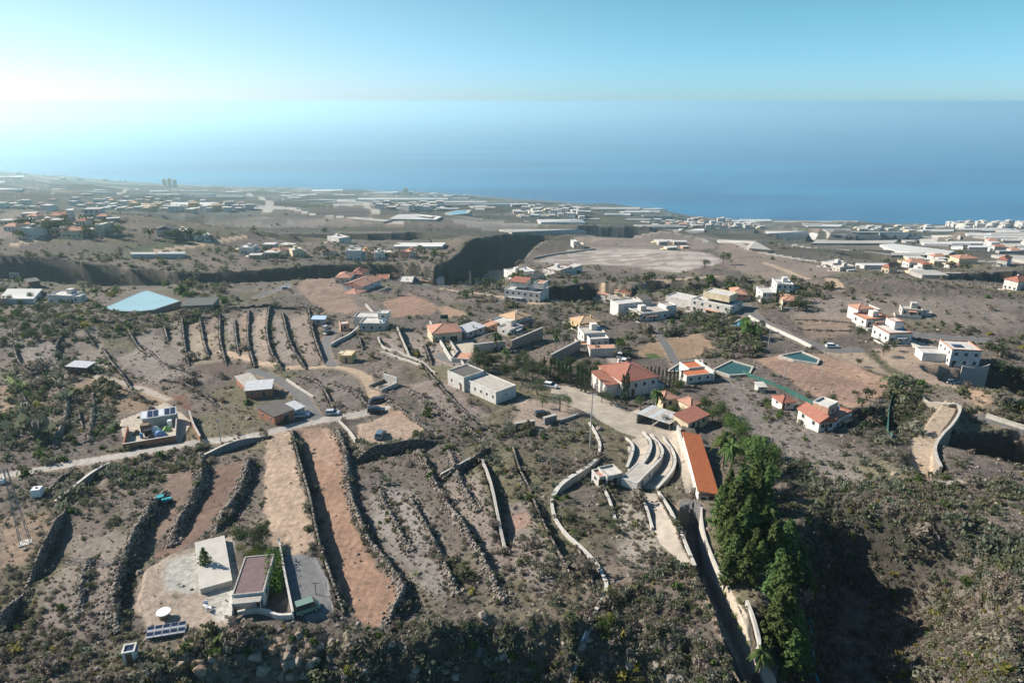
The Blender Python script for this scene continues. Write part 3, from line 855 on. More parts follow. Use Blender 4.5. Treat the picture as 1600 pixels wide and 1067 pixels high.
def poly_frames(pl):
    t = np.gradient(pl, axis=0); t /= np.linalg.norm(t, axis=1)[:, None] + 1e-9
    return t, np.stack([-t[:, 1], t[:, 0]], 1)       # tangent, normal (points to the low side, cross > 0)

def stone_wall(pl, h, kind, label, idx):
    dist = float(np.hypot(*pl.mean(0)))
    far = max(1.0, dist / 170)
    pl = densify(pl, .6 * far)
    t, nrm = poly_frames(pl)
    size0 = (0.42 if kind == 'field' else 0.5) * far ** .6
    Ps = []; Ss = []; Rr = []
    L = np.concatenate([[0], np.cumsum(np.hypot(*(pl[1:] - pl[:-1]).T))])
    hi = H(pl[:, 0] - nrm[:, 0] * .7, pl[:, 1] - nrm[:, 1] * .7); lo = H(pl[:, 0] + nrm[:, 0] * .9, pl[:, 1] + nrm[:, 1] * .9)
    n_c = L[-1] / size0
    if kind == 'rubble':
        n = int(n_c * 16)
        s = rng.uniform(0, L[-1], n)
        off = rng.normal(-.2, .75, n) * (0.5 + .12 * h) * (0.5 + vnoise(s / 6, s * 0 + idx, 3))
        x = np.interp(s, L, pl[:, 0]) + np.interp(s, L, nrm[:, 0]) * off; y = np.interp(s, L, pl[:, 1]) + np.interp(s, L, nrm[:, 1]) * off
        heap = np.maximum(0, 1 - np.abs(off) / 1.5) * rng.uniform(0, .9, n)
        z = H(x, y) + heap * .6 + .05
        S_ = size0 * rng.uniform(.28, .72, (n, 1)) * rng.uniform(.7, 1.2, (n, 3))
        me = stones_mesh('stone_wall', np.stack([x, y, z], 1), S_, [ST1, ST2, ST3, ST2, ST5, ST1, ST4])
        c = Vector((*pl.mean(0), float(z.min()))); me.transform(Matrix.Translation(-c))
        o = thing('rubble_wall', label, 'stone wall', c); link('rubble', me, o, kind='stuff')
        return o
    # coursed face + copes
    row_h = size0 * .62
    for k in range(40):
        s = np.arange(0, L[-1], size0 * .8) + rng.uniform(0, size0 * .8)
        s = s + rng.normal(0, size0 * .08, len(s))
        x0 = np.interp(s, L, pl[:, 0]); y0 = np.interp(s, L, pl[:, 1])
        nx = np.interp(s, L, nrm[:, 0]); ny = np.interp(s, L, nrm[:, 1])
        top = np.interp(s, L, np.maximum(hi, lo)) + 0.35 + .35 * (vnoise(s / 4, s * 0 + idx, 5) - .3); bot = np.interp(s, L, lo) - .3
        z = bot + (k + .5) * row_h
        ok = z < top
        if not ok.any(): break
        lean = (z - bot) * -.12 + .35
        Ps.append(np.stack([x0 + nx * lean, y0 + ny * lean, z], 1)[ok])
        ang = np.arctan2(np.interp(s, L, t[:, 1]), np.interp(s, L, t[:, 0]))[ok] + rng.normal(0, .12, ok.sum())
        M = np.zeros((ok.sum(), 3, 3)); M[:, 0, 0] = np.cos(ang); M[:, 0, 1] = -np.sin(ang); M[:, 1, 0] = np.sin(ang); M[:, 1, 1] = np.cos(ang); M[:, 2, 2] = 1
        Rr.append(M)
        Ss.append(np.stack([rng.uniform(.42, .68, ok.sum()) * size0, rng.uniform(.45, .7, ok.sum()) * size0, rng.uniform(.55, .75, ok.sum()) * row_h], 1))
    if not Ps: return
    me = stones_mesh('stone_wall', np.concatenate(Ps), np.concatenate(Ss), [ST3, ST1, ST3, ST5, ST2], True, rot=np.concatenate(Rr))
    c = Vector((*pl.mean(0), float(lo.min()))); me.transform(Matrix.Translation(-c))
    o = thing('stone_wall', label, 'stone wall', c); link('stones', me, o, kind='stuff')
    return o

def sweep(name, pl, thick, up, down, material, parent=None, side=0.0, top_step=None, zfun=None):
    """a cast wall following a line: top = higher ground + up, foot = lower ground - down"""
    pl = np.array(pl, float)
    t, nrm = poly_frames(pl)
    c = pl + nrm * side
    a = c - nrm * thick / 2; b = c + nrm * thick / 2
    zz = [H(pl[:, 0] + nrm[:, 0] * q, pl[:, 1] + nrm[:, 1] * q) for q in (-.7, 0, .7, 1.1)]
    top = np.max(zz, 0) + up; bot = np.min(zz, 0) - down
    k = np.ones(5) / 5
    if len(top) > 6: top = np.convolve(np.pad(top, 2, 'edge'), k, 'valid')
    if zfun is not None: top = zfun(top)
    if top_step: top = np.repeat(top[::top_step], top_step)[:len(top)]
    n = len(pl)
    v = [(a[i][0], a[i][1], bot[i]) for i in range(n)] + [(a[i][0], a[i][1], top[i]) for i in range(n)] + [(b[i][0], b[i][1], top[i]) for i in range(n)] + [(b[i][0], b[i][1], bot[i]) for i in range(n)]
    f = []
    for i in range(n - 1):
        for q in range(3): f.append((q * n + i, (q + 1) * n + i, (q + 1) * n + i + 1, q * n + i + 1))
    f += [(0, 3 * n, 2 * n, n), (n - 1, 2 * n - 1, 3 * n - 1, 4 * n - 1)]
    return link(name, mesh(name, v, f, material), parent), (a, b, top)

def coped_wall(pl, thick, up, material, cap_mat, label, step=1.0, side=0.15, cat='wall'):
    pl = densify(pl, step)
    c = Vector((pl[0][0], pl[0][1], Hs(*pl[0])))
    o, (a, b, top) = sweep('wall', pl, thick, up, .5, material, side=side)
    tag(o, label, cat)
    n = len(pl); t, nrm = poly_frames(pl)
    a2 = a - nrm * .06; b2 = b + nrm * .06
    v = []; f = []
    for z in (0.004, .12): 
        for q in (a2, b2): v += [(q[i][0], q[i][1], top[i] + z) for i in range(n)]
    for i in range(n - 1):
        f += [(2 * n + i, 2 * n + i + 1, 3 * n + i + 1, 3 * n + i), (i, i + 1, 2 * n + i + 1, 2 * n + i), (n + i, 3 * n + i, 3 * n + i + 1, n + i + 1)]
    link('coping', mesh('coping', v, f, cap_mat), o)
    return o

for i, w in enumerate(WALLS):
    pl = WALL_W[i]
    if w[2] == 'concrete':
        coped_wall(pl, .4, .5, CONC_P, CONC, w[3])
    else: stone_wall(pl, w[1], w[2], w[3], i)
for i, w in enumerate(COPING):
    pl = WALL_W[len(WALLS) + i]
    body = {'stone': ST1, 'grey': BLOCK, 'pale': CONC_P, 'white': CONC_W}[w[3]]
    coped_wall(pl, w[2], .25, body, CONC_W if w[3] != 'grey' else CONC_P, w[4])
# stone facing of the ramp wall, white channel and other plain lines
def px_wall(pts, thick, up, material, cap, label, cat='wall', step=1.0):
    return coped_wall(rounded(np.array([G(*p)[:2] for p in pts]), 2), thick, up, material, cap, label, step, 0, cat)
px_wall([(921,662),(931,678),(938,695),(936,712)], .5, .35, CONC_P, CONC_W, 'upper end of the curved white channel wall under the pole', 'channel')
px_wall([(862,782),(863,800),(870,818),(885,838),(902,853),(920,870),(933,884),(946,908),(948,922),(942,938),(931,955)], .5, .3, CONC_P, CONC_W, 'long curved white channel wall snaking down through grey scrub', 'channel')
px_wall([(1096,800),(1092,830),(1096,862),(1112,895),(1130,925)], .25, .3, CONC_P, CONC_W, 'thin pale wall along the right edge of the dark sunk lane', 'wall')
px_wall([(1166,945),(1180,990),(1186,1018),(1178,1030)], .35, .8, CONC_P, CONC_W, 'pale kerb wall between the planted strip and the pine drive', 'wall')
px_wall([(1058,675),(1066,700),(1076,725),(1085,748),(1083,772)], .4, .9, CONC_P, CONC_W, 'pale wall at the foot of the long orange roof', 'wall')
px_wall([(1440,625),(1470,636),(1500,643),(1494,662),(1468,690),(1458,705),(1462,725),(1467,744)], .5, .9, ST4, CONC_P, 'pale stone parapet round the sandy terrace above the dark gully', 'wall')
px_wall([(1170,496),(1200,512),(1235,528),(1268,545)], .5, 1.0, CONC_W, CONC_W, 'long white roadside wall sloping down to the houses', 'wall')
px_wall([(1498,595),(1515,600),(1537,607)], .35, .6, CONC_P, CONC_P, 'thin wall at the tip of the tan spur below the white house', 'wall')
px_wall([(1422,540),(1445,548),(1475,560)], .35, 1.0, CONC_W, CONC_W, 'white garden wall between the two houses on the spur', 'wall')
px_wall([(1540,652),(1565,660),(1600,671)], .4, .9, CONC_P, CONC_P, 'grey roadside parapet at the edge of the dark gully', 'wall')
px_wall([(688,745),(708,735),(735,722)], .3, .5, ST1, CONC, 'thin stone kerb beside the diagonal terrace wall', 'wall')
px_wall([(572,478),(583,490),(594,500)], .6, .8, CONC_P, CONC, 'straight pale wall between the two ploughed plots', 'wall')
px_wall([(672,505),(690,540),(702,562),(708,565)], .4, .9, CONC_P, CONC_W, 'straight driveway wall beside the tiled roof house', 'wall')
px_wall([(684,528),(700,556),(706,564)], .35, .9, CONC_P, CONC_W, 'pale wall left of the terracotta patio', 'wall')
px_wall([(518,543),(530,535),(548,527),(560,515)], .4, 1.2, CONC_P, CONC_W, 'curved pale wall below the white villa yard', 'wall')
px_wall([(595,552),(612,556),(640,566),(660,574)], .35, .5, CONC_P, CONC_W, 'thin pale wall winding across the bare slope', 'wall')
px_wall([(530,660),(545,675),(556,692)], .35, .4, CONC_P, CONC_W, 'short straight pale kerb left of the parking terrace', 'wall')
px_wall([(833,404),(880,396),(930,390)], .5, 1.0, CONC_P, CONC_W, 'pale boundary wall of the levelled quarry ground', 'wall', 4)
px_wall([(448,595),(470,610),(490,622)], .3, .5, CONC_P, CONC_W, 'low kerb wall beside the grey lane', 'wall')

# ------------------------------------------------------------------ boulders of the rim
ROCKS = []
for k in range(5):
    bm = bmesh.new(); bmesh.ops.create_icosphere(bm, subdivisions=2, radius=1)
    for v in bm.verts:
        nn = vnoise(np.array(v.co.x * 1.6 + k * 9), np.array(v.co.y * 1.6 + v.co.z * 1.3), 40 + k)
        v.co *= 0.55 + .8 * float(nn)
        for ax in (Vector((1, .3, .2)), Vector((-.5, .8, .3)), Vector((.2, -.9, .5)), Vector((-.8, -.5, .1)), Vector((.1, .2, 1))):
            ax = (ax + Vector((.3 * math.sin(k * 3), .3 * math.cos(k * 5), 0))).normalized(); e = v.co.dot(ax) - .62
            if e > 0: v.co -= ax * e
        v.co.z *= .85
    me = bpy.data.meshes.new('boulder'); bm.to_mesh(me); bm.free()
    me.materials.append([ST2, ST1, RD1, ST2, ST3][k]); ROCKS.append(me)
nb = 0
while nb < 150:
    px, py = (rng.uniform(220, 640), rng.uniform(975, 1060)) if nb < 105 else (rng.uniform(640, 1140), rng.uniform(965, 1060))
    p = G(px, py)
    s = rng.uniform(.35, 1.15) * (1.0 if py > 1000 else .75) * (1.15 if px < 560 else 1.0)
    rk = nb % 5 if px < 540 else (1, 4)[nb % 2]
    o = link('boulder', ROCKS[rk])
    o.location = p + Vector((0, 0, -s * .15)); o.scale = (s * rng.uniform(.8, 1.3), s * rng.uniform(.8, 1.2), s * rng.uniform(.7, 1.0)); o.rotation_euler = (rng.uniform(-.4, .4), rng.uniform(-.4, .4), rng.uniform(0, 6))
    kd = ['brown', 'grey basalt', 'reddish', 'light brown', 'dark'][rk]; wh = 'below the gravel yard' if px < 440 else 'below the foot of the red field' if px < 640 else 'on the shaded cliff below the grey terraces' if px < 900 else 'under the cactus slope by the channel end'
    tag(o, f'{kd} weathered boulder {wh}', 'boulder', f'{kd} boulders {wh}')
    nb += 1

# ------------------------------------------------------------------ scrub (nobody could count it): points carrying small plants
def leaf_mat(name, col, var=.35):
    m, t, b = new_mat(name, .8, .2)
    oi = t.nodes.new('ShaderNodeObjectInfo'); geo = t.nodes.new('ShaderNodeNewGeometry')
    ad = t.nodes.new('ShaderNodeMath'); ad.operation = 'ADD'
    t.links.new(oi.outputs['Random'], ad.inputs[0])
    mr0 = t.nodes.new('ShaderNodeMath'); mr0.operation = 'MULTIPLY'; mr0.inputs[1].default_value = .8
    t.links.new(geo.outputs['Random Per Island'], mr0.inputs[0]); t.links.new(mr0.outputs[0], ad.inputs[1])
    mr = t.nodes.new('ShaderNodeMapRange'); mr.inputs[1].default_value = 0; mr.inputs[2].default_value = 1.8; mr.inputs[3].default_value = 1 - var; mr.inputs[4].default_value = 1 + var
    t.links.new(ad.outputs[0], mr.inputs[0])
    hs = t.nodes.new('ShaderNodeHueSaturation'); hs.inputs['Color'].default_value = (*col, 1)
    t.links.new(mr.outputs[0], hs.inputs['Value'])
    hm = t.nodes.new('ShaderNodeMapRange'); hm.inputs[3].default_value = .48; hm.inputs[4].default_value = .525
    t.links.new(oi.outputs['Random'], hm.inputs[0]); t.links.new(hm.outputs[0], hs.inputs['Hue'])
    t.links.new(hs.outputs['Color'], b.inputs['Base Color'])
    tl = t.nodes.new('ShaderNodeBsdfTranslucent'); t.links.new(hs.outputs['Color'], tl.inputs['Color'])
    mxs = t.nodes.new('ShaderNodeMixShader'); mxs.inputs[0].default_value = .38
    t.links.new(b.outputs[0], mxs.inputs[1]); t.links.new(tl.outputs[0], mxs.inputs[2]); t.links.new(mxs.outputs[0], t.nodes['Material Output'].inputs['Surface'])
    return m
def leaves(n, rx, rz, size, lumps, seed, z0=0.0, shape='dome'):
    r = np.random.default_rng(seed)
    cs = []
    for k in range(lumps):
        a = r.uniform(0, 6.28); q = r.uniform(.0, .6) * rx
        cs.append((math.cos(a) * q, math.sin(a) * q, z0 + r.uniform(.25, .7) * rz, r.uniform(.4, .62)))
    V = []; F = []
    for i in range(n):
        c = cs[i % lumps]
        d = r.normal(0, 1, 3); d /= np.linalg.norm(d)
        rad = r.uniform(.55, 1.0) ** .5
        p = np.array([c[0] + d[0] * rx * c[3] * rad, c[1] + d[1] * rx * c[3] * rad, max(0.02, c[2] + d[2] * rz * c[3] * rad)])
        nrm = d + r.normal(0, .5, 3); nrm /= np.linalg.norm(nrm)
        u = np.cross(nrm, r.normal(0, 1, 3)); u /= np.linalg.norm(u); w = np.cross(nrm, u)
        s = size * r.uniform(.6, 1.3)
        k = len(V); V += [p - u * s, p + w * s * .6, p + u * s, p - w * s * .6]; F.append((k, k + 1, k + 2, k + 3))
    return V, F
def paddles(n, seed):
    r = np.random.default_rng(seed); V = []; F = []
    for i in range(n):
        a = r.uniform(0, 6.28); q = r.uniform(0, .9); b = np.array([math.cos(a) * q, math.sin(a) * q, r.uniform(.0, .75) * (1.1 - q * .6)])
        u = r.normal(0, 1, 3); u[2] = 0; u /= np.linalg.norm(u); w = np.array([r.normal(0, .35), r.normal(0, .35), 1]); w /= np.linalg.norm(w)
        s = r.uniform(.13, .22); k = len(V)
        ring = [b + u * s * .75 * math.sin(t) + w * s * (1 - math.cos(t)) for t in np.linspace(0, 2 * math.pi, 7)[:-1]]
        V += ring; F.append(tuple(range(k, k + 6)))
    return V, F
def scrub_object(name, pts, scl, sources):
    me = bpy.data.meshes.new(name); n = len(pts)
    me.vertices.add(n); me.vertices.foreach_set('co', np.asarray(pts, np.float32).ravel())
    a = me.attributes.new('size', 'FLOAT', 'POINT'); a.data.foreach_set('value', np.asarray(scl, np.float32))
    a = me.attributes.new('turn', 'FLOAT_VECTOR', 'POINT')
    t = np.zeros((n, 3), np.float32); t[:, 2] = rng.uniform(0, 6.28, n); t[:, 0] = rng.normal(0, .1, n); a.data.foreach_set('vector', t.ravel())
    a = me.attributes.new('pick', 'INT', 'POINT'); a.data.foreach_set('value', rng.integers(0, len(sources), n).astype(np.int32))
    me.update()
    o = link(name, me, kind='stuff')
    ng = bpy.data.node_groups.new(name, 'GeometryNodeTree')
    ng.interface.new_socket('Geometry', in_out='INPUT', socket_type='NodeSocketGeometry'); ng.interface.new_socket('Geometry', in_out='OUTPUT', socket_type='NodeSocketGeometry')
    N = ng.nodes; gi = N.new('NodeGroupInput'); go = N.new('NodeGroupOutput'); iop = N.new('GeometryNodeInstanceOnPoints')
    jn = N.new('GeometryNodeJoinGeometry')
    for so in reversed(sources):
        oi = N.new('GeometryNodeObjectInfo'); oi.inputs['Object'].default_value = so
        gt = N.new('GeometryNodeGeometryToInstance'); ng.links.new(oi.outputs['Geometry'], gt.inputs[0]); ng.links.new(gt.outputs[0], jn.inputs[0])
    def attr(nm, ty):
        q = N.new('GeometryNodeInputNamedAttribute'); q.data_type = ty; q.inputs['Name'].default_value = nm; return q
    ng.links.new(gi.outputs[0], iop.inputs['Points']); ng.links.new(jn.outputs[0], iop.inputs['Instance'])
    iop.inputs['Pick Instance'].default_value = True
    ng.links.new(attr('pick', 'INT').outputs['Attribute'], iop.inputs['Instance Index'])
    ng.links.new(attr('size', 'FLOAT').outputs['Attribute'], iop.inputs['Scale'])
    e2r = N.new('FunctionNodeEulerToRotation'); ng.links.new(attr('turn', 'FLOAT_VECTOR').outputs['Attribute'], e2r.inputs[0])
    ng.links.new(e2r.outputs[0], iop.inputs['Rotation'])
    ng.links.new(iop.outputs[0], go.inputs[0])
    md = o.modifiers.new('plants', 'NODES'); md.node_group = ng
    return o
L_DRY = leaf_mat('dry_twigs', (0.235, 0.195, 0.155)); L_GREY = leaf_mat('grey_green_leaf', (0.185, 0.175, 0.130)); L_OLIVE = leaf_mat('olive_leaf', (0.145, 0.148, 0.080))
L_GREEN = leaf_mat('fresh_leaf', (0.075, 0.115, 0.028)); L_CACT = leaf_mat('cactus_pad', (0.155, 0.170, 0.115)); L_YEL = leaf_mat('yellow_bush', (0.21, 0.185, 0.045)); L_DARK = leaf_mat('dark_leaf', (0.035, 0.055, 0.024))
def src(name, VF, m): return bpy.data.objects.new(name, mesh(name, VF[0], VF[1], m))
SRC = {
 'dry': [src('dry_bush', leaves(95, 1, .8, .17, 4, 100 + k), L_DRY) for k in range(3)],
 'grey': [src('grey_bush', leaves(100, 1, .85, .17, 5, 120 + k), L_GREY) for k in range(3)],
 'olive': [src('olive_bush', leaves(100, 1, .9, .18, 5, 140 + k), L_OLIVE) for k in range(3)],
 'green': [src('green_bush', leaves(56, 1, .95, .27, 4, 160 + k), L_GREEN) for k in range(2)],
 'cactus': [src('cactus_bush', paddles(34, 180 + k), L_CACT) for k in range(3)],
 'yellow': [src('yellow_bush', leaves(50, 1, .8, .26, 4, 200 + k), L_YEL) for k in range(2)],
 'tuft': [src('dry_tuft', leaves(14, 1, .8, .42, 2, 220 + k), L_DRY) for k in range(2)],
 'stone': [src('loose_stone', (ICO_V * (1 + .25 * np.sin(ICO_V[:, [1, 2, 0]] * 7 + k)), ICO_F), [ST1, ST2, ST4][k]) for k in range(3)],
}
# zones: pixel outline -> (density, species weights dry, grey, olive, green, cactus, yellow)
ZONES = [
 ([(-60,320),(1660,320),(1660,560),(-60,560)], .42, (3, 3, 3, .4, .3, .1)),
 ([(0,440),(350,440),(360,500),(0,560)], .8, (2, 3, 3.5, 3.0, .6, .6)),
 ([(-60,380),(700,380),(700,440),(-60,440)], .75, (1, 3, 5, .8, .2, 0)),
 ([(0,560),(180,560),(180,720),(0,740)], .7, (2, 4, 3, 1.5, 2, .2)),
 ([(680,440),(1000,440),(990,520),(720,520)], .65, (2, 3, 3, .6, .6, .2)),
 ([(830,430),(1300,440),(1290,470),(840,470)], .95, (1, 3, 5, .7, .3, 0)),
 ([(980,490),(1190,490),(1190,560),(960,560)], .85, (1.5, 3, 4, .8, .5, .1)),
 ([(1060,570),(1320,650),(1500,770),(1500,860),(1250,860),(1100,640)], .45, (4, 4, 2, .4, .8, .4)),
 ([(1230,720),(1600,760),(1600,910),(1330,920),(1230,900)], .95, (2, 4, 4, .6, 3, .4)),
 ([(1330,900),(1660,900),(1660,1100),(1380,1100)], .95, (4, 4, 2, .3, .8, 1.2)),
 ([(1320,600),(1440,600),(1440,700),(1330,690)], .9, (2, 4, 3, .4, .5, 0)),
 ([(1490,520),(1600,520),(1660,680),(1500,640)], .95, (2, 4, 4, .4, .5, .2)),
 ([(540,690),(800,660),(930,680),(930,760),(840,760),(700,720)], .8, (3, 4, 2, .4, 3, .3)),
 ([(800,740),(1000,760),(1160,1010),(900,980),(820,900)], .55, (3, 4, 2.5, .5, 3, .5)),
 ([(930,860),(1100,880),(1170,1030),(940,1000)], .98, (1.5, 3, 2.5, .4, 5, .5)),
 ([(180,990),(700,970),(1180,1000),(1180,1100),(150,1100)], .92, (2, 4, 3.5, .9, 2, .6)),
 ([(190,700),(330,700),(300,740),(160,780)], .9, (1, 3, 2, 1.5, 4, .2)),
 ([(0,700),(160,740),(110,830),(0,830)], .42, (2, 4, 2, .8, 1, .1)),
 ([(120,760),(240,760),(200,850),(120,850)], .4, (3, 4, 2, .6, 1.5, .2)),
 ([(0,880),(200,880),(210,1067),(0,1067)], .3, (4, 4, 2, .6, .4, .2)),
]
N = 230000
ri = rng.uniform(0, NY - 2, N); ci = rng.uniform(30, NA - 32, N)
y = np.interp(ri, np.arange(NY), Yrow); a = np.interp(ci, np.arange(NA), Acol); x = a * y
z = H(x, y)
u = x / (y * CP + (CZ - z) * SP); v = (y * SP - (CZ - z) * CP) / (y * CP + (CZ - z) * SP)
px = 800 + FPX * u; py = 533.5 - FPX * v
dens = np.full(N, .06); wt = np.tile(np.array((4, 3.5, 1.6, .25, .8, .1)), (N, 1))
for pg, dn, ww in ZONES:
    m = in_poly(px, py, np.array(pg, float)); dens[m] = dn * .52; wt[m] = ww
dens = dens * (0.12 + 1.15 * smooth((fbm(x / 14, y / 14, 3, 301) - .38) * 4.5) + .75 * smooth((fbm(x / 5, y / 5, 2, 307) - .52) * 6))
wdst = field(wall_dist, x, y)
near_wall = (wdst < 1.7) & (y < 420)
dens = np.where(near_wall, np.maximum(dens, .26), dens)
brn = field(bare, x, y)
lab = label[np.clip(np.searchsorted(Yrow, y) - 1, 0, NY - 2), np.clip(np.searchsorted(Acol, a) - 1, 0, NA - 2)]
dens = dens * (1 - brn * (~near_wall | (brn > .95))) * (lab == 0) * (1 - .35 * smooth((y - 1200) / 2500))
stp = field(steep, x, y); dens = np.minimum(1, dens + .4 * stp * (brn < .2))
zsz = np.ones(N)
for pg, q in [([(830,430),(1300,440),(1290,470),(840,470)],1.9),([(980,490),(1190,490),(1190,560),(960,560)],1.7),([(-60,385),(700,385),(700,440),(-60,440)],1.5),([(0,430),(350,430),(360,500),(0,560)],1.45),([(0,560),(180,560),(180,720),(0,740)],1.25),([(680,440),(1000,440),(990,520),(720,520)],1.3),([(1490,520),(1600,520),(1660,680),(1500,640)],1.5),([(1320,600),(1440,600),(1440,700),(1330,690)],1.5),([(1230,720),(1600,760),(1600,910),(1330,920),(1230,900)],1.15)]:
    m = in_poly(px, py, np.array(pg, float)); zsz[m] = q; dens[m] = np.minimum(1, dens[m] * 1.7)
keep = (rng.uniform(0, 1, N) < dens) & (py < 1150) & (y < 5200) & (px > -120) & (px < 1720)
x, y, z, wt, px, py, zsz = x[keep], y[keep], z[keep], wt[keep], px[keep], py[keep], zsz[keep]
cl = fbm(x / 11, y / 11, 3, 311)[:, None]
wt = wt * (0.25 + 2 * np.stack([vnoise(x / 13, y / 13, 320 + k) for k in range(6)], 1) ** 2)
cum = np.cumsum(wt, 1); pick = (rng.uniform(0, 1, len(x))[:, None] * cum[:, -1:] > cum).sum(1)
sz = np.exp(rng.normal(-.70, .58, len(x))) * np.clip((y / 210) ** .42, .75, 2.6) * (0.75 + .5 * cl[:, 0]) * zsz
for k, (sp, nm) in enumerate([('dry', 'dry_scrub'), ('grey', 'grey_scrub'), ('olive', 'olive_scrub'), ('green', 'green_scrub'), ('cactus', 'prickly_pear_scrub'), ('yellow', 'yellow_scrub')]):
    m = pick == k
    scrub_object(nm, np.stack([x[m], y[m], z[m] - .05], 1), sz[m] * (1.25 if sp == 'cactus' else 1), SRC[sp])
# small dry tufts and loose stones on the terraces
N = 34000
ri = rng.uniform(0, NY - 132, N); ci = rng.uniform(30, NA - 32, N)
y = np.interp(ri, np.arange(NY), Yrow); a = np.interp(ci, np.arange(NA), Acol); x = a * y
brn = field(bare, x, y); lab = label[np.clip(np.searchsorted(Yrow, y) - 1, 0, NY - 2), np.clip(np.searchsorted(Acol, a) - 1, 0, NA - 2)]
k = (y < 420) & (lab == 0) & (rng.uniform(0, 1, N) > brn * .93)
x, y = x[k], y[k]; z = H(x, y)
m = rng.uniform(0, 1, len(x)) < .62
scrub_object('dry_grass', np.stack([x, y, z - .03], 1)[m], np.exp(rng.normal(-1.25, .35, m.sum())) * np.clip((y[m] / 180) ** .5, .8, 1.7), SRC['tuft'])
scrub_object('loose_stones', np.stack([x, y, z], 1)[~m], np.exp(rng.normal(-1.75, .45, (~m).sum())) * np.clip((y[~m] / 180) ** .5, .8, 1.7), SRC['stone'])
# ------------------------------------------------------------------ buildings
def render_mat(name, col):
    """plastered wall with rain streaks and patches of wear"""
    m, t, b = new_mat(name, .88, .2)
    tc = t.nodes.new('ShaderNodeTexCoord')
    def nz(sc, det, mp):
        q = t.nodes.new('ShaderNodeMapping'); q.inputs['Scale'].default_value = mp; n = t.nodes.new('ShaderNodeTexNoise'); n.inputs['Scale'].default_value = sc; n.inputs['Detail'].default_value = det; n.inputs['Roughness'].default_value = .7
        t.links.new(tc.outputs['Object'], q.inputs[0]); t.links.new(q.outputs[0], n.inputs['Vector']); return n
    a = nz(1.6, 6, (1, 1, .14)); c = nz(.45, 6, (1, 1, 1))
    mx = t.nodes.new('ShaderNodeMath'); mx.operation = 'MULTIPLY'; t.links.new(a.outputs['Fac'], mx.inputs[0]); t.links.new(c.outputs['Fac'], mx.inputs[1])
    cr = t.nodes.new('ShaderNodeValToRGB'); e = cr.color_ramp.elements
    e[0].position = .12; e[0].color = (col[0] * .55, col[1] * .50, col[2] * .44, 1); e[1].position = .30; e[1].color = (*col, 1)
    q = e.new(.20); q.color = (col[0] * .84, col[1] * .81, col[2] * .76, 1)
    t.links.new(mx.outputs[0], cr.inputs['Fac']); t.links.new(cr.outputs['Color'], b.inputs['Base Color'])
    return m
M_WHITE = render_mat('white_render', (0.64, 0.615, 0.57))
M_CREAM = render_mat('cream_render', (0.66, 0.55, 0.38))
M_GREYW = render_mat('grey_render', (0.50, 0.47, 0.43))
M_PINK = render_mat('salmon_render', (0.56, 0.33, 0.24))
M_OCHRE = render_mat('ochre_render', (0.58, 0.42, 0.22))
M_BRICK = mat('red_brick', (0.33, 0.15, 0.095), .9, .25, 1.6)
M_BROWN = mat('brown_board', (0.16, 0.085, 0.06), .9, .2, 1.5)
M_STONE = mat('house_stone', (0.26, 0.22, 0.18), .9, .3, 1.5)
M_GLASS, _t2, _b2 = new_mat('window_glass', .15, .5); _b2.inputs['Base Color'].default_value = (.03, .04, .05, 1)
M_FRAME = mat('window_frame', (0.55, 0.52, 0.48), .7, .1, 2)
M_DOOR = mat('brown_door', (0.14, 0.075, 0.04), .7, .2, 2)
M_GATE = mat('dark_gate', (0.05, 0.05, 0.055), .6, .2, 2)
M_DECK = mat('flat_roof', (0.42, 0.38, 0.33), .9, .22, .7, detail=6)
M_DECKW = mat('white_flat_roof', (0.52, 0.49, 0.45), .9, .22, .6, detail=6)
M_DECKD = mat('dark_flat_roof', (0.12, 0.11, 0.10), .9, .25, .8, detail=6)
M_DECKR = mat('maroon_flat_roof', (0.165, 0.115, 0.110), .9, .22, .9, detail=6)
M_DECKT = mat('terracotta_deck', (0.50, 0.27, 0.18), .9, .18, .9, detail=6)
M_METAL = mat('weathered_sheet', (0.50, 0.50, 0.50), .6, .2, 1.0, metal=.1)
def tile_mat(name, c1, c2, scale=2.6):
    m, t, b = new_mat(name, .85, .25)
    tc = t.nodes.new('ShaderNodeTexCoord'); nz = t.nodes.new('ShaderNodeTexNoise'); nz.inputs['Scale'].default_value = 1.1; nz.inputs['Detail'].default_value = 7; nz.inputs['Roughness'].default_value = .7
    t.links.new(tc.outputs['Object'], nz.inputs['Vector'])
    cr = t.nodes.new('ShaderNodeValToRGB'); cr.color_ramp.elements[0].position = .32; cr.color_ramp.elements[1].position = .68
    cr.color_ramp.elements[0].color = (*c2, 1); cr.color_ramp.elements[1].color = (*c1, 1)
    e = cr.color_ramp.elements.new(.22); e.color = (c2[0] * .45, c2[1] * .55, c2[2] * .7, 1)
    e = cr.color_ramp.elements.new(.80); e.color = (*[min(1, q * 1.15 + .05) for q in c1], 1)
    wv = t.nodes.new('ShaderNodeTexWave'); wv.inputs['Scale'].default_value = 1.3; wv.inputs['Distortion'].default_value = .6; t.links.new(tc.outputs['Object'], wv.inputs['Vector'])
    mx = t.nodes.new('ShaderNodeMath'); mx.operation = 'MULTIPLY_ADD'; mx.inputs[1].default_value = .16; t.links.new(wv.outputs['Fac'], mx.inputs[0])
    sb = t.nodes.new('ShaderNodeMath'); sb.operation = 'ADD'; sb.inputs[1].default_value = -.08; t.links.new(nz.outputs['Fac'], sb.inputs[0]); t.links.new(sb.outputs[0], mx.inputs[2])
    t.links.new(mx.outputs[0], cr.inputs['Fac']); t.links.new(cr.outputs['Color'], b.inputs['Base Color'])
    return m
T_RED = tile_mat('red_tiles', (0.34, 0.145, 0.10), (0.25, 0.105, 0.075))
T_SALM = tile_mat('salmon_tiles', (0.46, 0.255, 0.18), (0.36, 0.19, 0.135))
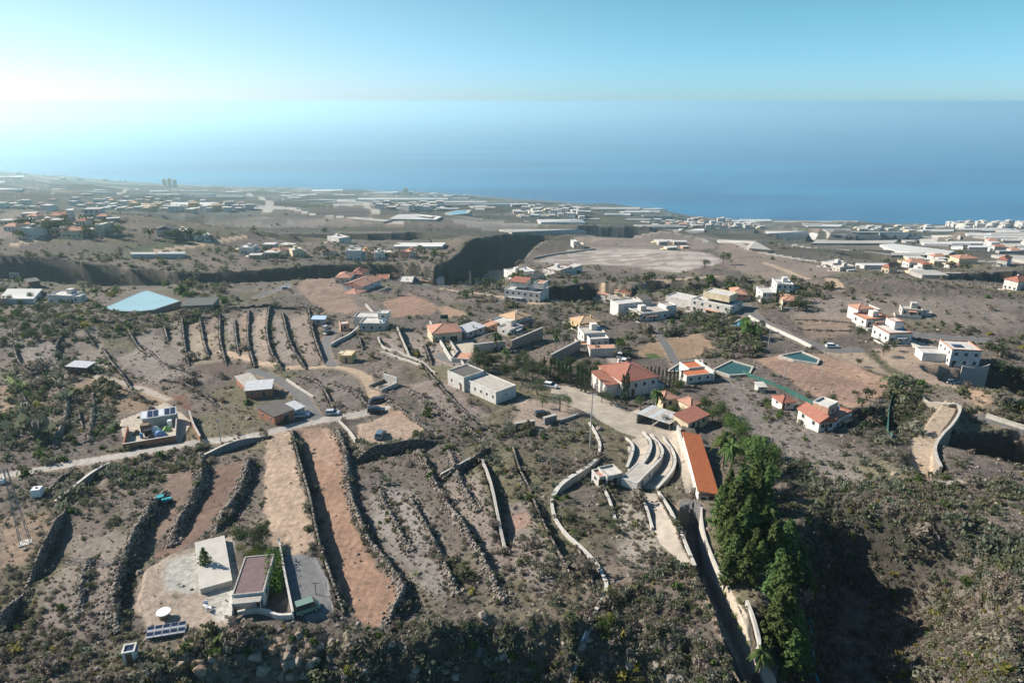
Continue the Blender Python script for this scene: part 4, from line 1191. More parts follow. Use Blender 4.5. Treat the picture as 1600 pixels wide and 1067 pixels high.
T_ORNG = tile_mat('orange_tiles', (0.48, 0.165, 0.07), (0.37, 0.12, 0.055))
T_TAN = tile_mat('tan_tiles', (0.52, 0.36, 0.22), (0.42, 0.28, 0.17))
ROOFS = {'red': T_RED, 'salmon': T_SALM, 'orange': T_ORNG, 'tan': T_TAN}

def hip_roof(x0, x1, y0, y1, z, rise, over=.35, gable=False, th=.16):
    """tiled roof with eaves; returns slopes mesh builder and ridge builder; rows of tiles are raised ribs"""
    x0 -= over; x1 += over; y0 -= over; y1 += over
    w, d = x1 - x0, y1 - y0
    m = MB(); rid = MB()
    if w >= d:
        k = 0 if gable else d / 2
        a, b = (x0 + k, (y0 + y1) / 2, z + rise), (x1 - k, (y0 + y1) / 2, z + rise)
        c = [(x0, y0, z), (x1, y0, z), (x1, y1, z), (x0, y1, z)]
        faces = [(c[0], c[1], b, a), (c[2], c[3], a, b), (c[1], c[2], b), (c[3], c[0], a)]
        ribs = [(c[0], a), (c[3], a), (c[1], b), (c[2], b), (a, b)]
    else:
        k = 0 if gable else w / 2
        a, b = ((x0 + x1) / 2, y0 + k, z + rise), ((x0 + x1) / 2, y1 - k, z + rise)
        c = [(x0, y0, z), (x1, y0, z), (x1, y1, z), (x0, y1, z)]
        faces = [(c[1], c[2], b, a), (c[3], c[0], a, b), (c[0], c[1], a), (c[2], c[3], b)]
        ribs = [(c[0], a), (c[1], a), (c[2], b), (c[3], b), (a, b)]
    for f in faces: m.add(list(f), [tuple(range(len(f)))])
    m.add([(x0, y0, z - th), (x1, y0, z - th), (x1, y1, z - th), (x0, y1, z - th)], [(0, 3, 2, 1)])
    lo = [(p[0], p[1], z - th) for p in c]
    for i in range(4): m.add([c[i], lo[i], lo[(i + 1) % 4], c[(i + 1) % 4]], [(0, 1, 2, 3)])
    for p, q in ribs: rid.rod(Vector(p) + Vector((0, 0, .03)), Vector(q) + Vector((0, 0, .03)), .11, 5)
    return m, rid

class House:
    """a building on its front base edge A-B (ground points); local x along the edge, y away from the drone"""
    def __init__(s, name, A, B, label, cat='house', group=None, zlift=0.0):
        A = G(*A) if not isinstance(A, Vector) else A; B = G(*B) if not isinstance(B, Vector) else B
        d = B - A; s.w = math.hypot(d.x, d.y); s.rz = math.atan2(d.y, d.x)
        base = Vector((A.x, A.y, min(A.z, B.z) + .1 + zlift))
        s.o = thing(name, label, cat, base, s.rz, group)
        s.n = 0
    def box(s, x0, x1, y0, y1, z0, z1, m, name='wall', parent=None):
        return MB().box(x0, x1, y0, y1, z0, z1).build(name, m, parent or s.o)
    def volume(s, x0, x1, y0, y1, h, wall, roof='flat', roofmat=None, rise=1.4, z0=-2.5, base=0.0, parapet=.45, trim=None):
        wl = MB().box(x0, x1, y0, y1, z0 if base == 0 else base, base + h).build('wall', wall, s.o)
        z = base + h
        if roof == 'flat':
            t = .18
            MB().box(x0 + t, x1 - t, y0 + t, y1 - t, z - .02, z + .04).build('roof', roofmat or M_DECK, s.o)
            p = MB(); e = .03
            p.box(x0 - e, x1 + e, y0 - e, y0 + t, z - .001, z + parapet); p.box(x0 - e, x1 + e, y1 - t, y1 + e, z - .001, z + parapet)
            p.box(x0 - e, x0 + t, y0 + t, y1 - t, z - .001, z + parapet); p.box(x1 - t, x1 + e, y0 + t, y1 - t, z - .001, z + parapet)
            p.build('parapet', trim or wall, s.o)
        elif roof in ('hip', 'gable'):
            m, rid = hip_roof(x0, x1, y0, y1, z + .16, rise, gable=roof == 'gable')
            r = m.build('roof', roofmat or T_RED, s.o); rid.build('ridge_tiles', roofmat or T_RED, r)
        elif roof in ('shed', 'shedx'):
            o = .3; zz = z + .05
            if roof == 'shed': tz = [zz, zz, zz + rise, zz + rise]
            else: tz = [zz + rise, zz, zz, zz + rise]
            c = [(x0 - o, y0 - o), (x1 + o, y0 - o), (x1 + o, y1 + o), (x0 - o, y1 + o)]
            m = MB(); m.add([(c[i][0], c[i][1], tz[i]) for i in range(4)] + [(c[i][0], c[i][1], tz[i] + .14) for i in range(4)],
                            [(0,3,2,1),(4,5,6,7),(0,1,5,4),(1,2,6,5),(2,3,7,6),(3,0,4,7)])
            m.build('roof', roofmat or T_RED, s.o)
            g = MB(); c2 = [(x0 + .02, y0 + .02), (x1 - .02, y0 + .02), (x1 - .02, y1 - .02), (x0 + .02, y1 - .02)]
            g.add([(c2[i][0], c2[i][1], z - .01) for i in range(4)] + [(c2[i][0], c2[i][1], max(z, tz[i] - .002)) for i in range(4)],
                  [(0,1,5,4),(1,2,6,5),(2,3,7,6),(3,0,4,7)])
            g.build('gable_wall', wall, s.o)
        return wl
    def _open(s, name, face, t, z, w, h, vol, fm, gm):
        x0, x1, y0, y1 = vol
        def place(p, q, e0, e1):
            m = MB()
            if face == 'f': m.box(t - p, t + p, y0 - e1, y0 - e0, z, z + q)
            elif face == 'b': m.box(t - p, t + p, y1 + e0, y1 + e1, z, z + q)
            elif face == 'l': m.box(x0 - e1, x0 - e0, t - p, t + p, z, z + q)
            else: m.box(x1 + e0, x1 + e1, t - p, t + p, z, z + q)
            return m
        f = place(w / 2, h, -.05, .04).build(name, fm, s.o)
        z += .07; m = place(w / 2 - .08, h - .14, .04 - .03, .055); m.build('pane' if name == 'window' else 'panel', gm, f)
    def windows(s, face, vol, n, z=1.0, w=1.0, h=1.1, fm=None):
        x0, x1, y0, y1 = vol; a, b = (x0, x1) if face in 'fb' else (y0, y1)
        for i in range(n): s._open('window', face, a + (b - a) * (i + .5) / n, z, w, h, vol, fm or M_FRAME, M_GLASS)
    def door(s, face, vol, t, w=1.0, h=2.1, m=None, z=0.0): s._open('door', face, t, z, w, h, vol, M_FRAME, m or M_DOOR)
    def chimney(s, x, y, z, m=None): MB().box(x - .3, x + .3, y - .3, y + .3, z - .8, z + 1.0).build('chimney', m or M_WHITE, s.o)
    def tank(s, x, y, z, m): MB().rod((x, y, z), (x, y, z + 1.1), .5, 10).build('water_tank', m, s.o)

M_BLUE = mat('blue_tank', (0.10, 0.25, 0.45), .5, .15, 2); M_BLACK = mat('black_plastic', (0.02, 0.02, 0.022), .5, .2, 2)
M_PVC = mat('white_plastic', (0.72, 0.72, 0.71), .5, .08, 2)
M_SOLAR, _t3, _b3 = new_mat('solar_cell', .18, .6); _b3.inputs['Base Color'].default_value = (.03, .045, .085, 1)
M_ALU = mat('aluminium', (0.58, 0.58, 0.58), .4, .1, 2, metal=.6)
M_WOOD = mat('weathered_wood', (0.20, 0.14, 0.09), .9, .3, 3)
M_STEEL = mat('galvanised_steel', (0.42, 0.42, 0.42), .5, .15, 2, metal=.5)

def H1(name, A, B, depth, h, wall, roof, roofmat, label, win=(2, 0, 1), rise=1.4, cat='house', group=None, door=True, storeys=1, trim=None, extra=None):
    h *= (.80 if storeys == 2 else .86) if cat == 'house' else 1.0
    s = House(name, A, B, label, cat, group); w = s.w; v = (0, w, 0, depth)
    s.volume(0, w, 0, depth, h, wall, roof, roofmat, rise, trim=trim)
    for st in range(storeys):
        z = 1.0 + st * (h / storeys); hh = min(1.2, h / storeys - 1.3)
        for fc, n in zip('flr', win):
            if n: s.windows(fc, v, n, z, min(1.1, (w if fc == 'f' else depth) / n * .5), max(.6, hh))
    if door: s.door('f', v, w * (.5 if win[0] % 2 == 0 else .12), .95, 2.0)
    q = random.Random(int(A[0] * 7 + A[1]))
    if cat == 'house' and w > 6 and depth > 5:
        if roof == 'flat':
            x = q.uniform(.15, .65) * w; y0 = q.uniform(.35, .55) * depth
            s.box(x, x + min(2.6, w * .3), y0, y0 + 2.6, h + .05, h + 2.2, wall, 'stair_house')
            if q.random() < .7: s.tank(w * q.uniform(.75, .9), depth * q.uniform(.3, .8), h + .05, q.choice([M_BLUE, M_PVC, M_BLACK]))
            if q.random() < .5: s.box(w * .1, w * .1 + 1.8, depth * .15, depth * .15 + 1.2, h + .5, h + .62, M_SOLAR, 'roof_panel')
        else:
            s.chimney(w * q.uniform(.25, .7), depth * q.uniform(.3, .6), h + rise * .8, wall)
        e = q.uniform(1.8, 3.6); lo = -2.5; a0 = -q.uniform(.5, 3.0); a1 = w + q.uniform(-1, 3.0)
        s.box(a0, a1, -e - .22, -e, lo, q.uniform(.5, 1.1), q.choice([wall, M_GREYW, CONC_P]), 'yard_wall')
        s.box(a0, a0 + .2, -e + .002, depth * .4, lo, .75, CONC_P, 'yard_wall')
        s.box(a0 + .22, a1, -e + .004, -.05, lo, .06, q.choice([M_DECK, M_DECKT, CONC_P]), 'terrace')
        if q.random() < .6:
            x0 = w * q.uniform(.05, .4); x1 = x0 + w * .4
            s.box(x0, x1, -1.6, -.06, min(2.35, h - .3), min(2.35, h - .3) + .1, q.choice([M_WOOD, M_DECKT, M_METAL]), 'awning')
            for xx in (x0 + .1, x1 - .1): MB().rod((xx, -1.5, 0), (xx, -1.5, min(2.35, h - .3)), .06, 5).build('post', wall, s.o)
        if q.random() < .6:
            x1 = w + q.uniform(2.0, 4.0); s.box(w + .02, x1, depth * .3, depth * .85, -2.5, h * .6, q.choice([wall, M_GREYW]), 'side_room'); s.box(w + .04, x1 + .1, depth * .3 - .1, depth * .85 + .1, h * .6 + .002, h * .6 + .14, q.choice([M_DECK, roofmat or M_DECK]), 'side_roof')
    if extra: extra(s)
    return s

# 1 foreground house with maroon roof, terrace slab and front yard
s = House('house', (366, 952), (415, 947), 'low house with a flat maroon roof beside a green hedge and gravel yard'); w = s.w
V = (0, w, 0, 9.5); s.volume(*V, 2.5, M_WHITE, 'flat', M_DECKR, parapet=.18, trim=CONC)
s.windows('f', V, 1, .9, 1.5, 1.2); s.door('f', V, w * .82, 1.0, 2.0); s.windows('l', V, 2, 1.0, .9, 1.0); s.windows('r', V, 3, 1.0, .9, 1.0)
s.box(-.3, -.02, 1.0, 9.4, -1, 1.1, CONC, 'side_wall'); s.box(w * .05, w * .95, -1.6, -.05, 2.12, 2.24, CONC, 'canopy')
for x in (.3, w - .3): MB().rod((x, -1.5, -.5), (x, -1.5, 2.12), .07, 6).build('post', M_WHITE, s.o)
s = House('raised_terrace', (314, 928), (364, 914), 'pale raised concrete terrace beside the house with the maroon roof', 'terrace'); w = s.w
s.box(0, w, 0, 13.5, -2, .85, CONC_P, 'platform'); s.box(-.08, w + .02, -.08, 13.6, .85, .97, mat('terrace_screed', (0.46, 0.43, 0.38), .9, .14, .6), 'paving')
px_wall([(365,930),(362,950),(360,975)], .45, .9, CONC_W, CONC_W, 'short white wall running down from the pale terrace', 'wall')
px_wall([(372,962),(395,957),(418,959),(434,968),(456,966)], .3, .8, CONC_W, CONC_W, 'curved white patio wall below the maroon roofed house', 'wall')
px_wall([(437,852),(444,895),(452,935),(459,968)], .22, 1.3, mat('blue_grey_render', (0.45, 0.48, 0.5), .9, .12, 1), CONC_W, 'pale boundary wall between the hedge and the grey drive', 'wall')

# 2 walled scrapyard
s = House('walled_compound', (193, 703), (276, 691), 'red brick walled yard crammed with scrap beside the lane', 'walled yard'); w = s.w; d = 14.0
s.box(0, w, 0, .25, -1.5, 1.7, M_BRICK, 'front_wall'); s.box(-.05, w + .05, -.05, .3, 1.7, 1.8, CONC_W, 'coping')
s.box(-.02, .23, .25, d * .8, -1.5, 1.5, M_BRICK, 'side_wall'); s.box(w - .23, w + .02, .25, d, -1.5, 1.6, M_GREYW, 'side_wall')
s.box(w * .3, w * .98, d - 2.2, d, -1.5, 2.3, M_GREYW, 'shed_wall'); 
m = MB(); m.add([(w*.27, d-2.7, 2.3), (w, d-2.7, 2.3), (w, d+.4, 3.1), (w*.27, d+.4, 3.1)] + [(w*.27, d-2.7, 2.42), (w, d-2.7, 2.42), (w, d+.4, 3.22), (w*.27, d+.4, 3.22)], [(0,3,2,1),(4,5,6,7),(0,1,5,4),(1,2,6,5),(2,3,7,6),(3,0,4,7)])
m.build('shed_roof', M_METAL, s.o)
for k in range(6):
    x = w * (.30 + .115 * k); m = MB(); m.add([(x, d-2.4, 2.53), (x + w*.1, d-2.4, 2.53), (x + w*.1, d+.1, 3.17), (x, d+.1, 3.17), (x, d-2.4, 2.49), (x + w*.1, d-2.4, 2.49), (x + w*.1, d+.1, 3.13), (x, d+.1, 3.13)], [(0,1,2,3),(4,7,6,5),(0,4,5,1),(1,5,6,2),(2,6,7,3),(3,7,4,0)])
    m.build('roof_panel', M_SOLAR if k % 3 else M_PVC, s.o)
YB = s.o
def junk(x, y, sx, sy, sz, m, name, label, cat, rz=0.0, shape=None):
    M = YB.matrix_basis if False else Matrix.Translation(YB.location) @ Matrix.Rotation(YB.rotation_euler.z, 4, 'Z')
    p = M @ Vector((x, 3.2 + y * 1.25, 0)); sz *= 1.35; b = MB()
    if shape == 'heap':
        n = 9; b.v = []; vs = [(math.cos(t) * sx / 2, math.sin(t) * sy / 2, 0) for t in np.linspace(0, 6.28, n + 1)[:-1]]
        v2 = [(q[0] * .55 + rng.uniform(-.1, .1), q[1] * .55 + rng.uniform(-.1, .1), sz * rng.uniform(.6, 1)) for q in vs]
        b.add(vs + v2 + [(0, 0, sz * 1.1)], [(i, (i + 1) % n, n + (i + 1) % n, n + i) for i in range(n)] + [(n + i, n + (i + 1) % n, 2 * n) for i in range(n)])
    elif shape == 'drum': b.rod((0, 0, 0), (0, 0, sz), sx / 2, 10)
    else:
        b.box(-sx/2, sx/2, -sy/2, sy/2, 0, sz * .8); b.box(-sx/2 - .04, sx/2 + .04, -sy/2 - .04, sy/2 + .04, sz * .8, sz)
    o = b.build(name, m); o.location = (p.x, p.y, Hs(p.x, p.y) - .02); o.rotation_euler = (0, 0, YB.rotation_euler.z + rz)
    return tag(o, label, cat)
M_TARP = mat('blue_tarpaulin', (0.12, 0.24, 0.52), .6, .25, 3); M_TARPG = mat('green_tarpaulin', (0.22, 0.42, 0.12), .7, .25, 3); M_TURQ = mat('turquoise_paint', (0.03, 0.30, 0.33), .5, .2, 2)
junk(w*.66, 2.0, 3.2, 2.0, .9, M_TARP, 'tarpaulin', 'crumpled bright blue tarpaulin over a heap in the walled yard', 'tarpaulin', .1, 'heap')
junk(w*.78, 3.8, 2.4, 1.6, .8, M_TARPG, 'tarpaulin', 'green tarpaulin over a heap behind the blue one', 'tarpaulin', .3, 'heap')
junk(w*.55, 4.6, 2.6, 1.6, .9, M_PVC, 'scrap_heap', 'heap of pale scrap in the middle of the walled yard', 'scrap heap', .2, 'heap')
junk(w*.42, 3.0, 1.6, 1.2, 1.1, M_BLACK, 'crate', 'black crate left of the tarpaulins in the walled yard', 'crate', .2)
junk(w*.36, 5.0, 1.9, 1.4, 1.4, M_WOOD, 'crate', 'brown wooden crate by the shed front in the walled yard', 'crate', -.1)
junk(w*.85, 5.4, 1.1, 1.1, 1.3, M_PVC, 'water_drum', 'white water drum against the right shed corner', 'drum', 0, 'drum')
junk(w*.30, 2.2, .7, .7, .95, M_BLUE, 'oil_drum', 'blue drum near the left end of the brick wall', 'drum', 0, 'drum')
junk(w*.18, 4.4, 2.0, 1.2, .8, M_WOOD, 'timber_heap', 'heap of old timber at the left of the walled yard', 'timber heap', .5, 'heap')
junk(w*.48, 1.4, 1.5, 1.0, .7, ST3, 'scrap_heap', 'low dark scrap heap just behind the brick wall', 'scrap heap', .5, 'heap')
px_wall([(297,650),(302,668),(314,690)], .3, 1.4, M_BRICK, CONC, 'reddish wall end standing right of the walled yard', 'wall')
# 3 red sheds by the lane
s = House('brick_shed', (430, 664), (460, 655), 'dark roofed red brick shed beside the lane with a pale annex', 'shed'); w = s.w
V = (0, w, 0, 7.5); s.volume(*V, 2.6, M_BRICK, 'shed', M_DECKD, .4); s.door('f', V, w * .6, 1.6, 2.1, M_GATE); s.windows('l', V, 2, 1.1, .9, .8)
s.volume(w + .02, w + 3.6, .6, 5.2, 1.9, M_GREYW, 'shed', M_METAL, .3); s.windows('f', (w + .02, w + 3.6, .6, 5.2), 1, .9, .9, .7)
s = House('metal_roof_shed', (385, 624), (425, 620), 'brick shed with a pale sheet roof behind the dark roofed one', 'shed'); w = s.w
V = (0, w, 0, 5.5); s.volume(*V, 2.4, M_BRICK, 'shed', M_METAL, .5); s.door('f', V, w * .7, 1.2, 2, M_GATE); s.windows('f', (0, w * .5, 0, 5.5), 1, 1, .9, .8)
s = House('lean_to', (370, 602), (384, 612), 'small red lean-to at the left end of the sheet roofed shed', 'shed'); w = s.w
V = (0, w, 0, 4); s.volume(*V, 2.2, M_BRICK, 'shedx', M_DECK, .4); s.windows('l', V, 1, 1, .8, .7)
H1('field_shed', (107, 587), (137, 585), 4.6, 2.4, M_BROWN, 'shedx', M_METAL, 'lone small brown shed with a pale roof on a dry terrace', (1, 1, 0), .5, 'shed')
# 5 long white block
s = House('long_white_house', (775, 632), (806, 620), 'long bare white house of two flat roofed blocks above the concrete yard'); w = s.w
V = (0, w, 0, 12.5); s.volume(*V, 3.3, M_WHITE, 'flat', M_DECK, parapet=.3); s.windows('l', V, 5, 1.4, .7, .9); s.windows('f', V, 1, 1.5, .6, .6)
V2 = (-.9, w * .9, 12.55, 20); s.volume(*V2, 4.1, M_WHITE, 'flat', M_DECKD, parapet=.35); s.windows('l', V2, 2, 1.5, .7, .9); s.door('l', V2, 14.0, 1.0, 2.1); s.windows('f', V2, 1, 1.4, .8, .9)
# 6, 7 hut and ruin
s = House('yellow_hut', (533, 567), (550, 568), 'small ochre hut by the dirt road with a pale flat roof', 'hut'); w = s.w
V = (0, w, 0, 5); s.volume(*V, 2.5, M_OCHRE, 'flat', M_CREAM, parapet=.15); s.door('f', V, w * .5, 1, 2); s.windows('l', V, 1, 1, .9, .8)
s.volume(-1.6, -.02, 2.5, 5, 2.2, M_CREAM, 'flat', M_DECKW, parapet=.12)
s = House('roofless_ruin', (596, 612), (622, 603), 'roofless pale ruin with two tall walls casting a dark shade', 'ruin'); w = s.w
s.box(w - .35, w, 0, 5.5, -1.5, 2.6, CONC_W, 'wall'); s.box(0, w - .36, 0, .35, -1.5, 1.1, CONC_W, 'wall'); s.box(-.0, .3, .36, 5, -1.5, .7, ST4, 'wall'); s.box(.32, w - .36, 5.15, 5.5, -1.5, 1.0, ST1, 'wall'); s.box(.36, w - .4, .4, 5.1, -1.5, .12, CONC, 'floor_slab')
# 8 white villa with yard
s = House('white_villa', (563, 519), (600, 517), 'white flat roofed villa with an L shaped roof terrace in mid slope'); w = s.w
V = (0, w, 0, 8); s.volume(*V, 3.2, M_GREYW, 'flat', M_DECKW, trim=M_WHITE); s.windows('f', V, 3, 1.2, 1.0, 1.2); s.windows('l', V, 2, 1.2, .9, 1.1)
s.volume(-4.5, w * .55, 8.02, 15, 3.1, M_WHITE, 'flat', M_DECKW); s.volume(w * .62, w * 1.05, 6.0, 10.5, 2.3, M_WHITE, 'flat', M_DECKW, base=3.25, parapet=.3); s.windows('f', (w * .62, w * 1.05, 6.0, 10.5), 1, 3.9, 1.3, 1.1)
s.tank(w * .95, 3.0, 3.2, M_BLUE); s.tank(w * .8, 2.0, 3.2, M_PVC)
H1('blue_roof_shed', (488, 508), (508, 508), 4.5, 2.2, M_GREYW, 'shedx', mat('pale_blue_sheet', (0.42, 0.55, 0.68), .6, .12, 1), 'low shed with a pale blue roof left of the white villa', (1, 0, 0), .3, 'shed')
H1('small_outbuilding', (533, 518), (546, 517), 4.5, 2.6, M_PINK, 'flat', M_DECKW, 'small reddish outbuilding with a white roof in the villa yard', (1, 1, 0), cat='outbuilding')
# 9 tiled roof house
s = House('tiled_house', (676, 535), (722, 533), 'square house with a salmon hipped roof and a dark garage'); w = s.w
V = (0, w, 0, w * .95); s.volume(*V, 3.6, M_CREAM, 'hip', T_SALM, 2.0); s.door('f', V, w * .72, 2.8, 2.2, M_GATE); s.windows('f', (0, w * .5, 0, 9), 2, 1.4, 1.0, 1.0); s.windows('l', V, 3, 1.3, .9, 1.1)
s = House('terracotta_patio', (706, 566), (738, 562), 'raised terracotta patio with pale parapets below the salmon hipped roof', 'terrace'); w = s.w
s.box(0, w, 0, 7.5, -2, .7, CONC_P, 'platform'); s.box(.2, w - .2, .2, 7.3, .7, .76, M_DECKT, 'paving'); s.box(-.05, .18, -.05, 7.5, .7, 1.4, CONC_W, 'parapet'); s.box(.2, w, -.05, .18, .7, 1.4, CONC_W, 'parapet'); s.box(w - .2, w + .05, .2, 7.5, .7, 1.5, M_PINK, 'parapet')
# 10 orange roofed villa
s = House('hipped_villa', (972, 622), (1026, 612), 'big white villa with a wide red hipped roof among cypresses'); w = s.w; d = 13.5
V = (0, w, 0, d); s.volume(*V, 4.6, M_WHITE, 'hip', T_RED, 2.5); s.windows('f', V, 4, 2.6, 1.0, 1.2); s.door('f', V, w * .3, 1.2, 2.2); s.windows('l', V, 4, 2.6, 1.0, 1.2); s.windows('r', V, 2, 2.4, 1, 1.2)
s.chimney(w * .4, d * .75, 6.6, M_WHITE)
s.volume(-4.0, -.02, 2, 11, 3.6, M_WHITE, 'shed', T_RED, .9); s.volume(w + .02, w + 3.2, 1.0, 5.0, 1.0, M_WHITE, 'flat', M_DECKW, parapet=.2)
H1('villa_annex', (1035, 640), (1058, 636), 5, 2.6, M_CREAM, 'hip', T_SALM, 'small salmon roofed annex half hidden by trees', (1, 0, 0), 1.0, 'annex')
H1('villa_annex', (1078, 648), (1094, 643), 4.5, 2.4, M_CREAM, 'hip', T_SALM, 'tiny salmon roof peeping between the dark conifers', (1, 0, 0), .9, 'annex')
H1('pergola_house', (1075, 668), (1106, 662), 4.5, 2.4, M_CREAM, 'shed', T_RED, 'low red roof behind the long orange one under dark trees', (2, 0, 0), .7, 'annex')
# 11 long orange roof
zh = G(1070, 738).z
def on_level(px, py, z):
    dx, dy, dz = ray(px, py); t = (z - CZ) / dz; return Vector((dx * t, dy * t, z))
LL = [on_level(*q, zh) for q in ((1090, 787), (1079, 742), (1066, 694))]
o = thing('long_tiled_hall', 'long narrow hall with a bright orange tiled roof beside the pines', 'hall', LL[0])
ds = [(LL[1] - LL[0]).normalized(), (LL[2] - LL[1]).normalized()]
nn = [Vector((d.y, -d.x, 0)) for d in (ds[0], (ds[0] + ds[1]).normalized(), ds[1])]
wv = MB(); rv = MB(); rib = MB(); hw, za = 3.6, 2.4
for i in (0, 1):
    l0, l1 = LL[i] - LL[0], LL[i + 1] - LL[0]; r0, r1 = l0 + nn[i] * hw, l1 + nn[i + 1] * hw
    Z = lambda q, z: (q.x, q.y, z)
    wv.add([Z(l0, -3), Z(r0, -3), Z(r1, -3), Z(l1, -3), Z(l0, za + .5), Z(r0, za), Z(r1, za), Z(l1, za + .5)], [(0,1,5,4),(1,2,6,5),(2,3,7,6),(3,0,4,7)])
    e0 = -ds[0] * .35 if i == 0 else Vector(); e1 = ds[1] * .3 if i == 1 else Vector()
    q = [l0 - nn[i] * .3 + e0, r0 + nn[i] * .3 + e0, r1 + nn[i+1] * .3 + e1, l1 - nn[i+1] * .3 + e1]; zz = (za + .6, za + .05, za + .05, za + .6)
    rv.add([Z(q[k], zz[k]) for k in range(4)] + [Z(q[k], zz[k] + .17) for k in range(4)], [(0,3,2,1),(4,5,6,7),(0,1,5,4),(1,2,6,5),(2,3,7,6),(3,0,4,7)])
    n_ = int((l1 - l0).length / .45)
    for k in range(n_):
        t = (k + .5) / n_; a_ = q[0].lerp(q[3], t); b_ = q[1].lerp(q[2], t); rib.rod((a_.x, a_.y, za + .78), (b_.x, b_.y, za + .23), .055, 4)
wv.build('wall', M_WHITE, o); rf = rv.build('roof', T_ORNG, o); rib.build('tile_ridges', T_ORNG, rf)['kind'] = 'stuff'
dv = -ds[0]
def front(u0, u1, z0, z1, out, name, m):
    a_ = nn[0] * (hw * u0) + dv * .01; b_ = nn[0] * (hw * u1) + dv * .01; c_ = dv * out
    return MB().add([(a_.x, a_.y, z0), (b_.x, b_.y, z0), ((b_+c_).x, (b_+c_).y, z0), ((a_+c_).x, (a_+c_).y, z0), (a_.x, a_.y, z1), (b_.x, b_.y, z1), ((b_+c_).x, (b_+c_).y, z1), ((a_+c_).x, (a_+c_).y, z1)], [(0,1,2,3),(4,7,6,5),(0,4,5,1),(1,5,6,2),(2,6,7,3),(3,7,4,0)]).build(name, m, o)
front(.56, .90, 0, 1.95, .06, 'door', M_DOOR); front(.12, .42, .8, 1.7, .06, 'window', M_FRAME); front(.15, .39, .86, 1.64, .09, 'pane', M_GLASS); front(-.02, 1.02, 2.0, 2.35, .12, 'lintel', M_BRICK); front(-.04, 1.04, -2, .12, .5, 'step', CONC_W)
# 12 grey canopy
s = House('sheet_roof_canopy', (1046, 676), (1068, 662), 'long low canopy with grey sheet roofing at the edge of the concrete yard', 'canopy'); w = s.w; d = 9.5
for x in (.15, w - .15):
    for y_ in (.2, d / 2, d - .2): MB().rod((x, y_, -1.5), (x, y_, 2.15), .07, 6).build('post', M_STEEL, s.o)
s.box(0, w, d - .15, d, -1.5, 2.0, BLOCK, 'back_wall')
for k in range(6):
    y0 = d * k / 6; m = MB(); m.add([(-.3, y0, 2.5), (w + .3, y0, 2.15), (w + .3, y0 + d/6 - .06, 2.15), (-.3, y0 + d/6 - .06, 2.5)] + [(-.3, y0, 2.56), (w + .3, y0, 2.21), (w + .3, y0 + d/6 - .06, 2.21), (-.3, y0 + d/6 - .06, 2.56)], [(0,3,2,1),(4,5,6,7),(0,1,5,4),(1,2,6,5),(2,3,7,6),(3,0,4,7)])
    m.build('roof_sheet', M_METAL if k % 2 else M_DECK, s.o)
# 13 orange decked house
s = House('orange_terrace_house', (1072, 600), (1112, 595), 'house with a bright orange flat roof terrace and white parapet'); w = s.w
V = (0, w, 0, 4.5); s.volume(*V, 2.2, M_WHITE, 'flat', T_ORNG, trim=M_WHITE, parapet=.3); s.windows('f', V, 3, .9, 1, .9)
V = (w * .38, w, 4.52, 10); s.volume(*V, 2.6, M_WHITE, 'flat', T_ORNG, trim=M_WHITE, parapet=.35); s.box(w - .02, w + .5, -.5, 10, -2, 3.2, M_WHITE, 'side_wall')
# 21-33 hillside houses
def ex(f): return f
s = H1('white_corner_house', (1482, 573), (1528, 576), 9.5, 5.6, M_WHITE, 'flat', M_DECKW, 'white two storey house with an orange trim at the edge of the dark gully', (3, 3, 2), cat='villa', storeys=2, trim=T_SALM)
s.volume(-7.0, -.02, 3, 9, 2.8, M_WHITE, 'flat', M_DECKW); s.box(1.5, 4.5, 3, 5, 5.9, 6.05, M_SOLAR, 'roof_panel')
s = H1('trimmed_house', (1387, 537), (1422, 537), 10, 4.2, M_WHITE, 'flat', M_DECKW, 'white house with red roof trim on the spur by the road', (3, 3, 1), trim=T_RED)
s.volume(4, s.w - 1, 4, 9.5, 2.3, M_WHITE, 'flat', M_DECKW, base=4.25, trim=T_RED, parapet=.3)
s = H1('terraced_pink_house', (1352, 512), (1388, 510), 8, 3.4, M_WHITE, 'flat', M_DECKT, 'rambling white and pink house with stepped red terraces', (3, 2, 0), trim=T_RED)
s.volume(2, 8, 8.02, 14, 4.6, M_WHITE, 'hip', T_SALM, 1.1); s.volume(9, s.w + 2, 8.02, 15, 3.8, M_PINK, 'flat', M_DECKT, trim=M_WHITE); s.windows('f', (2, 8, 8.02, 14), 2, 3.2, .9, .9)
s = H1('red_roof_cottage', (1278, 676), (1302, 672), 8, 2.8, M_WHITE, 'gable', T_RED, 'white cottage with a dark red gabled roof above the scrub slope', (2, 2, 0), 1.5)
s = H1('pink_tower_house', (1302, 668), (1328, 662), 6, 3.6, M_WHITE, 'flat', M_DECKT, 'pink and white house with red terraces right of the gabled cottage', (2, 1, 1), trim=T_RED)
s.volume(.2, s.w * .55, 2, 6, 2.2, M_PINK, 'flat', M_DECKW, base=3.65, trim=M_WHITE, parapet=.5); s.windows('f', (.2, s.w * .55, 2, 6), 1, 4.3, .8, .8)
H1('small_red_roof_house', (1221, 641), (1240, 639), 4.5, 2.3, M_WHITE, 'hip', T_RED, 'tiny white house with a red roof among yellow green bushes', (1, 1, 0), .9)
H1('concrete_hut', (1184, 613), (1196, 613), 2.5, 1.5, M_GREYW, 'shed', M_DECKW, 'tiny pale hut alone on the grey slope', (1, 0, 0), .4, 'hut', door=False)
s = H1('orange_roof_house', (906, 516), (938, 513), 8, 3.2, M_OCHRE, 'hip', T_TAN, 'ochre house with a rumpled tan roof above the stepped white one', (2, 2, 0), 1.6)
s = H1('stepped_white_house', (912, 536), (945, 534), 8, 3.6, M_WHITE, 'flat', M_DECK, 'stepped white house below the ochre one beside the drive', (4, 2, 1))
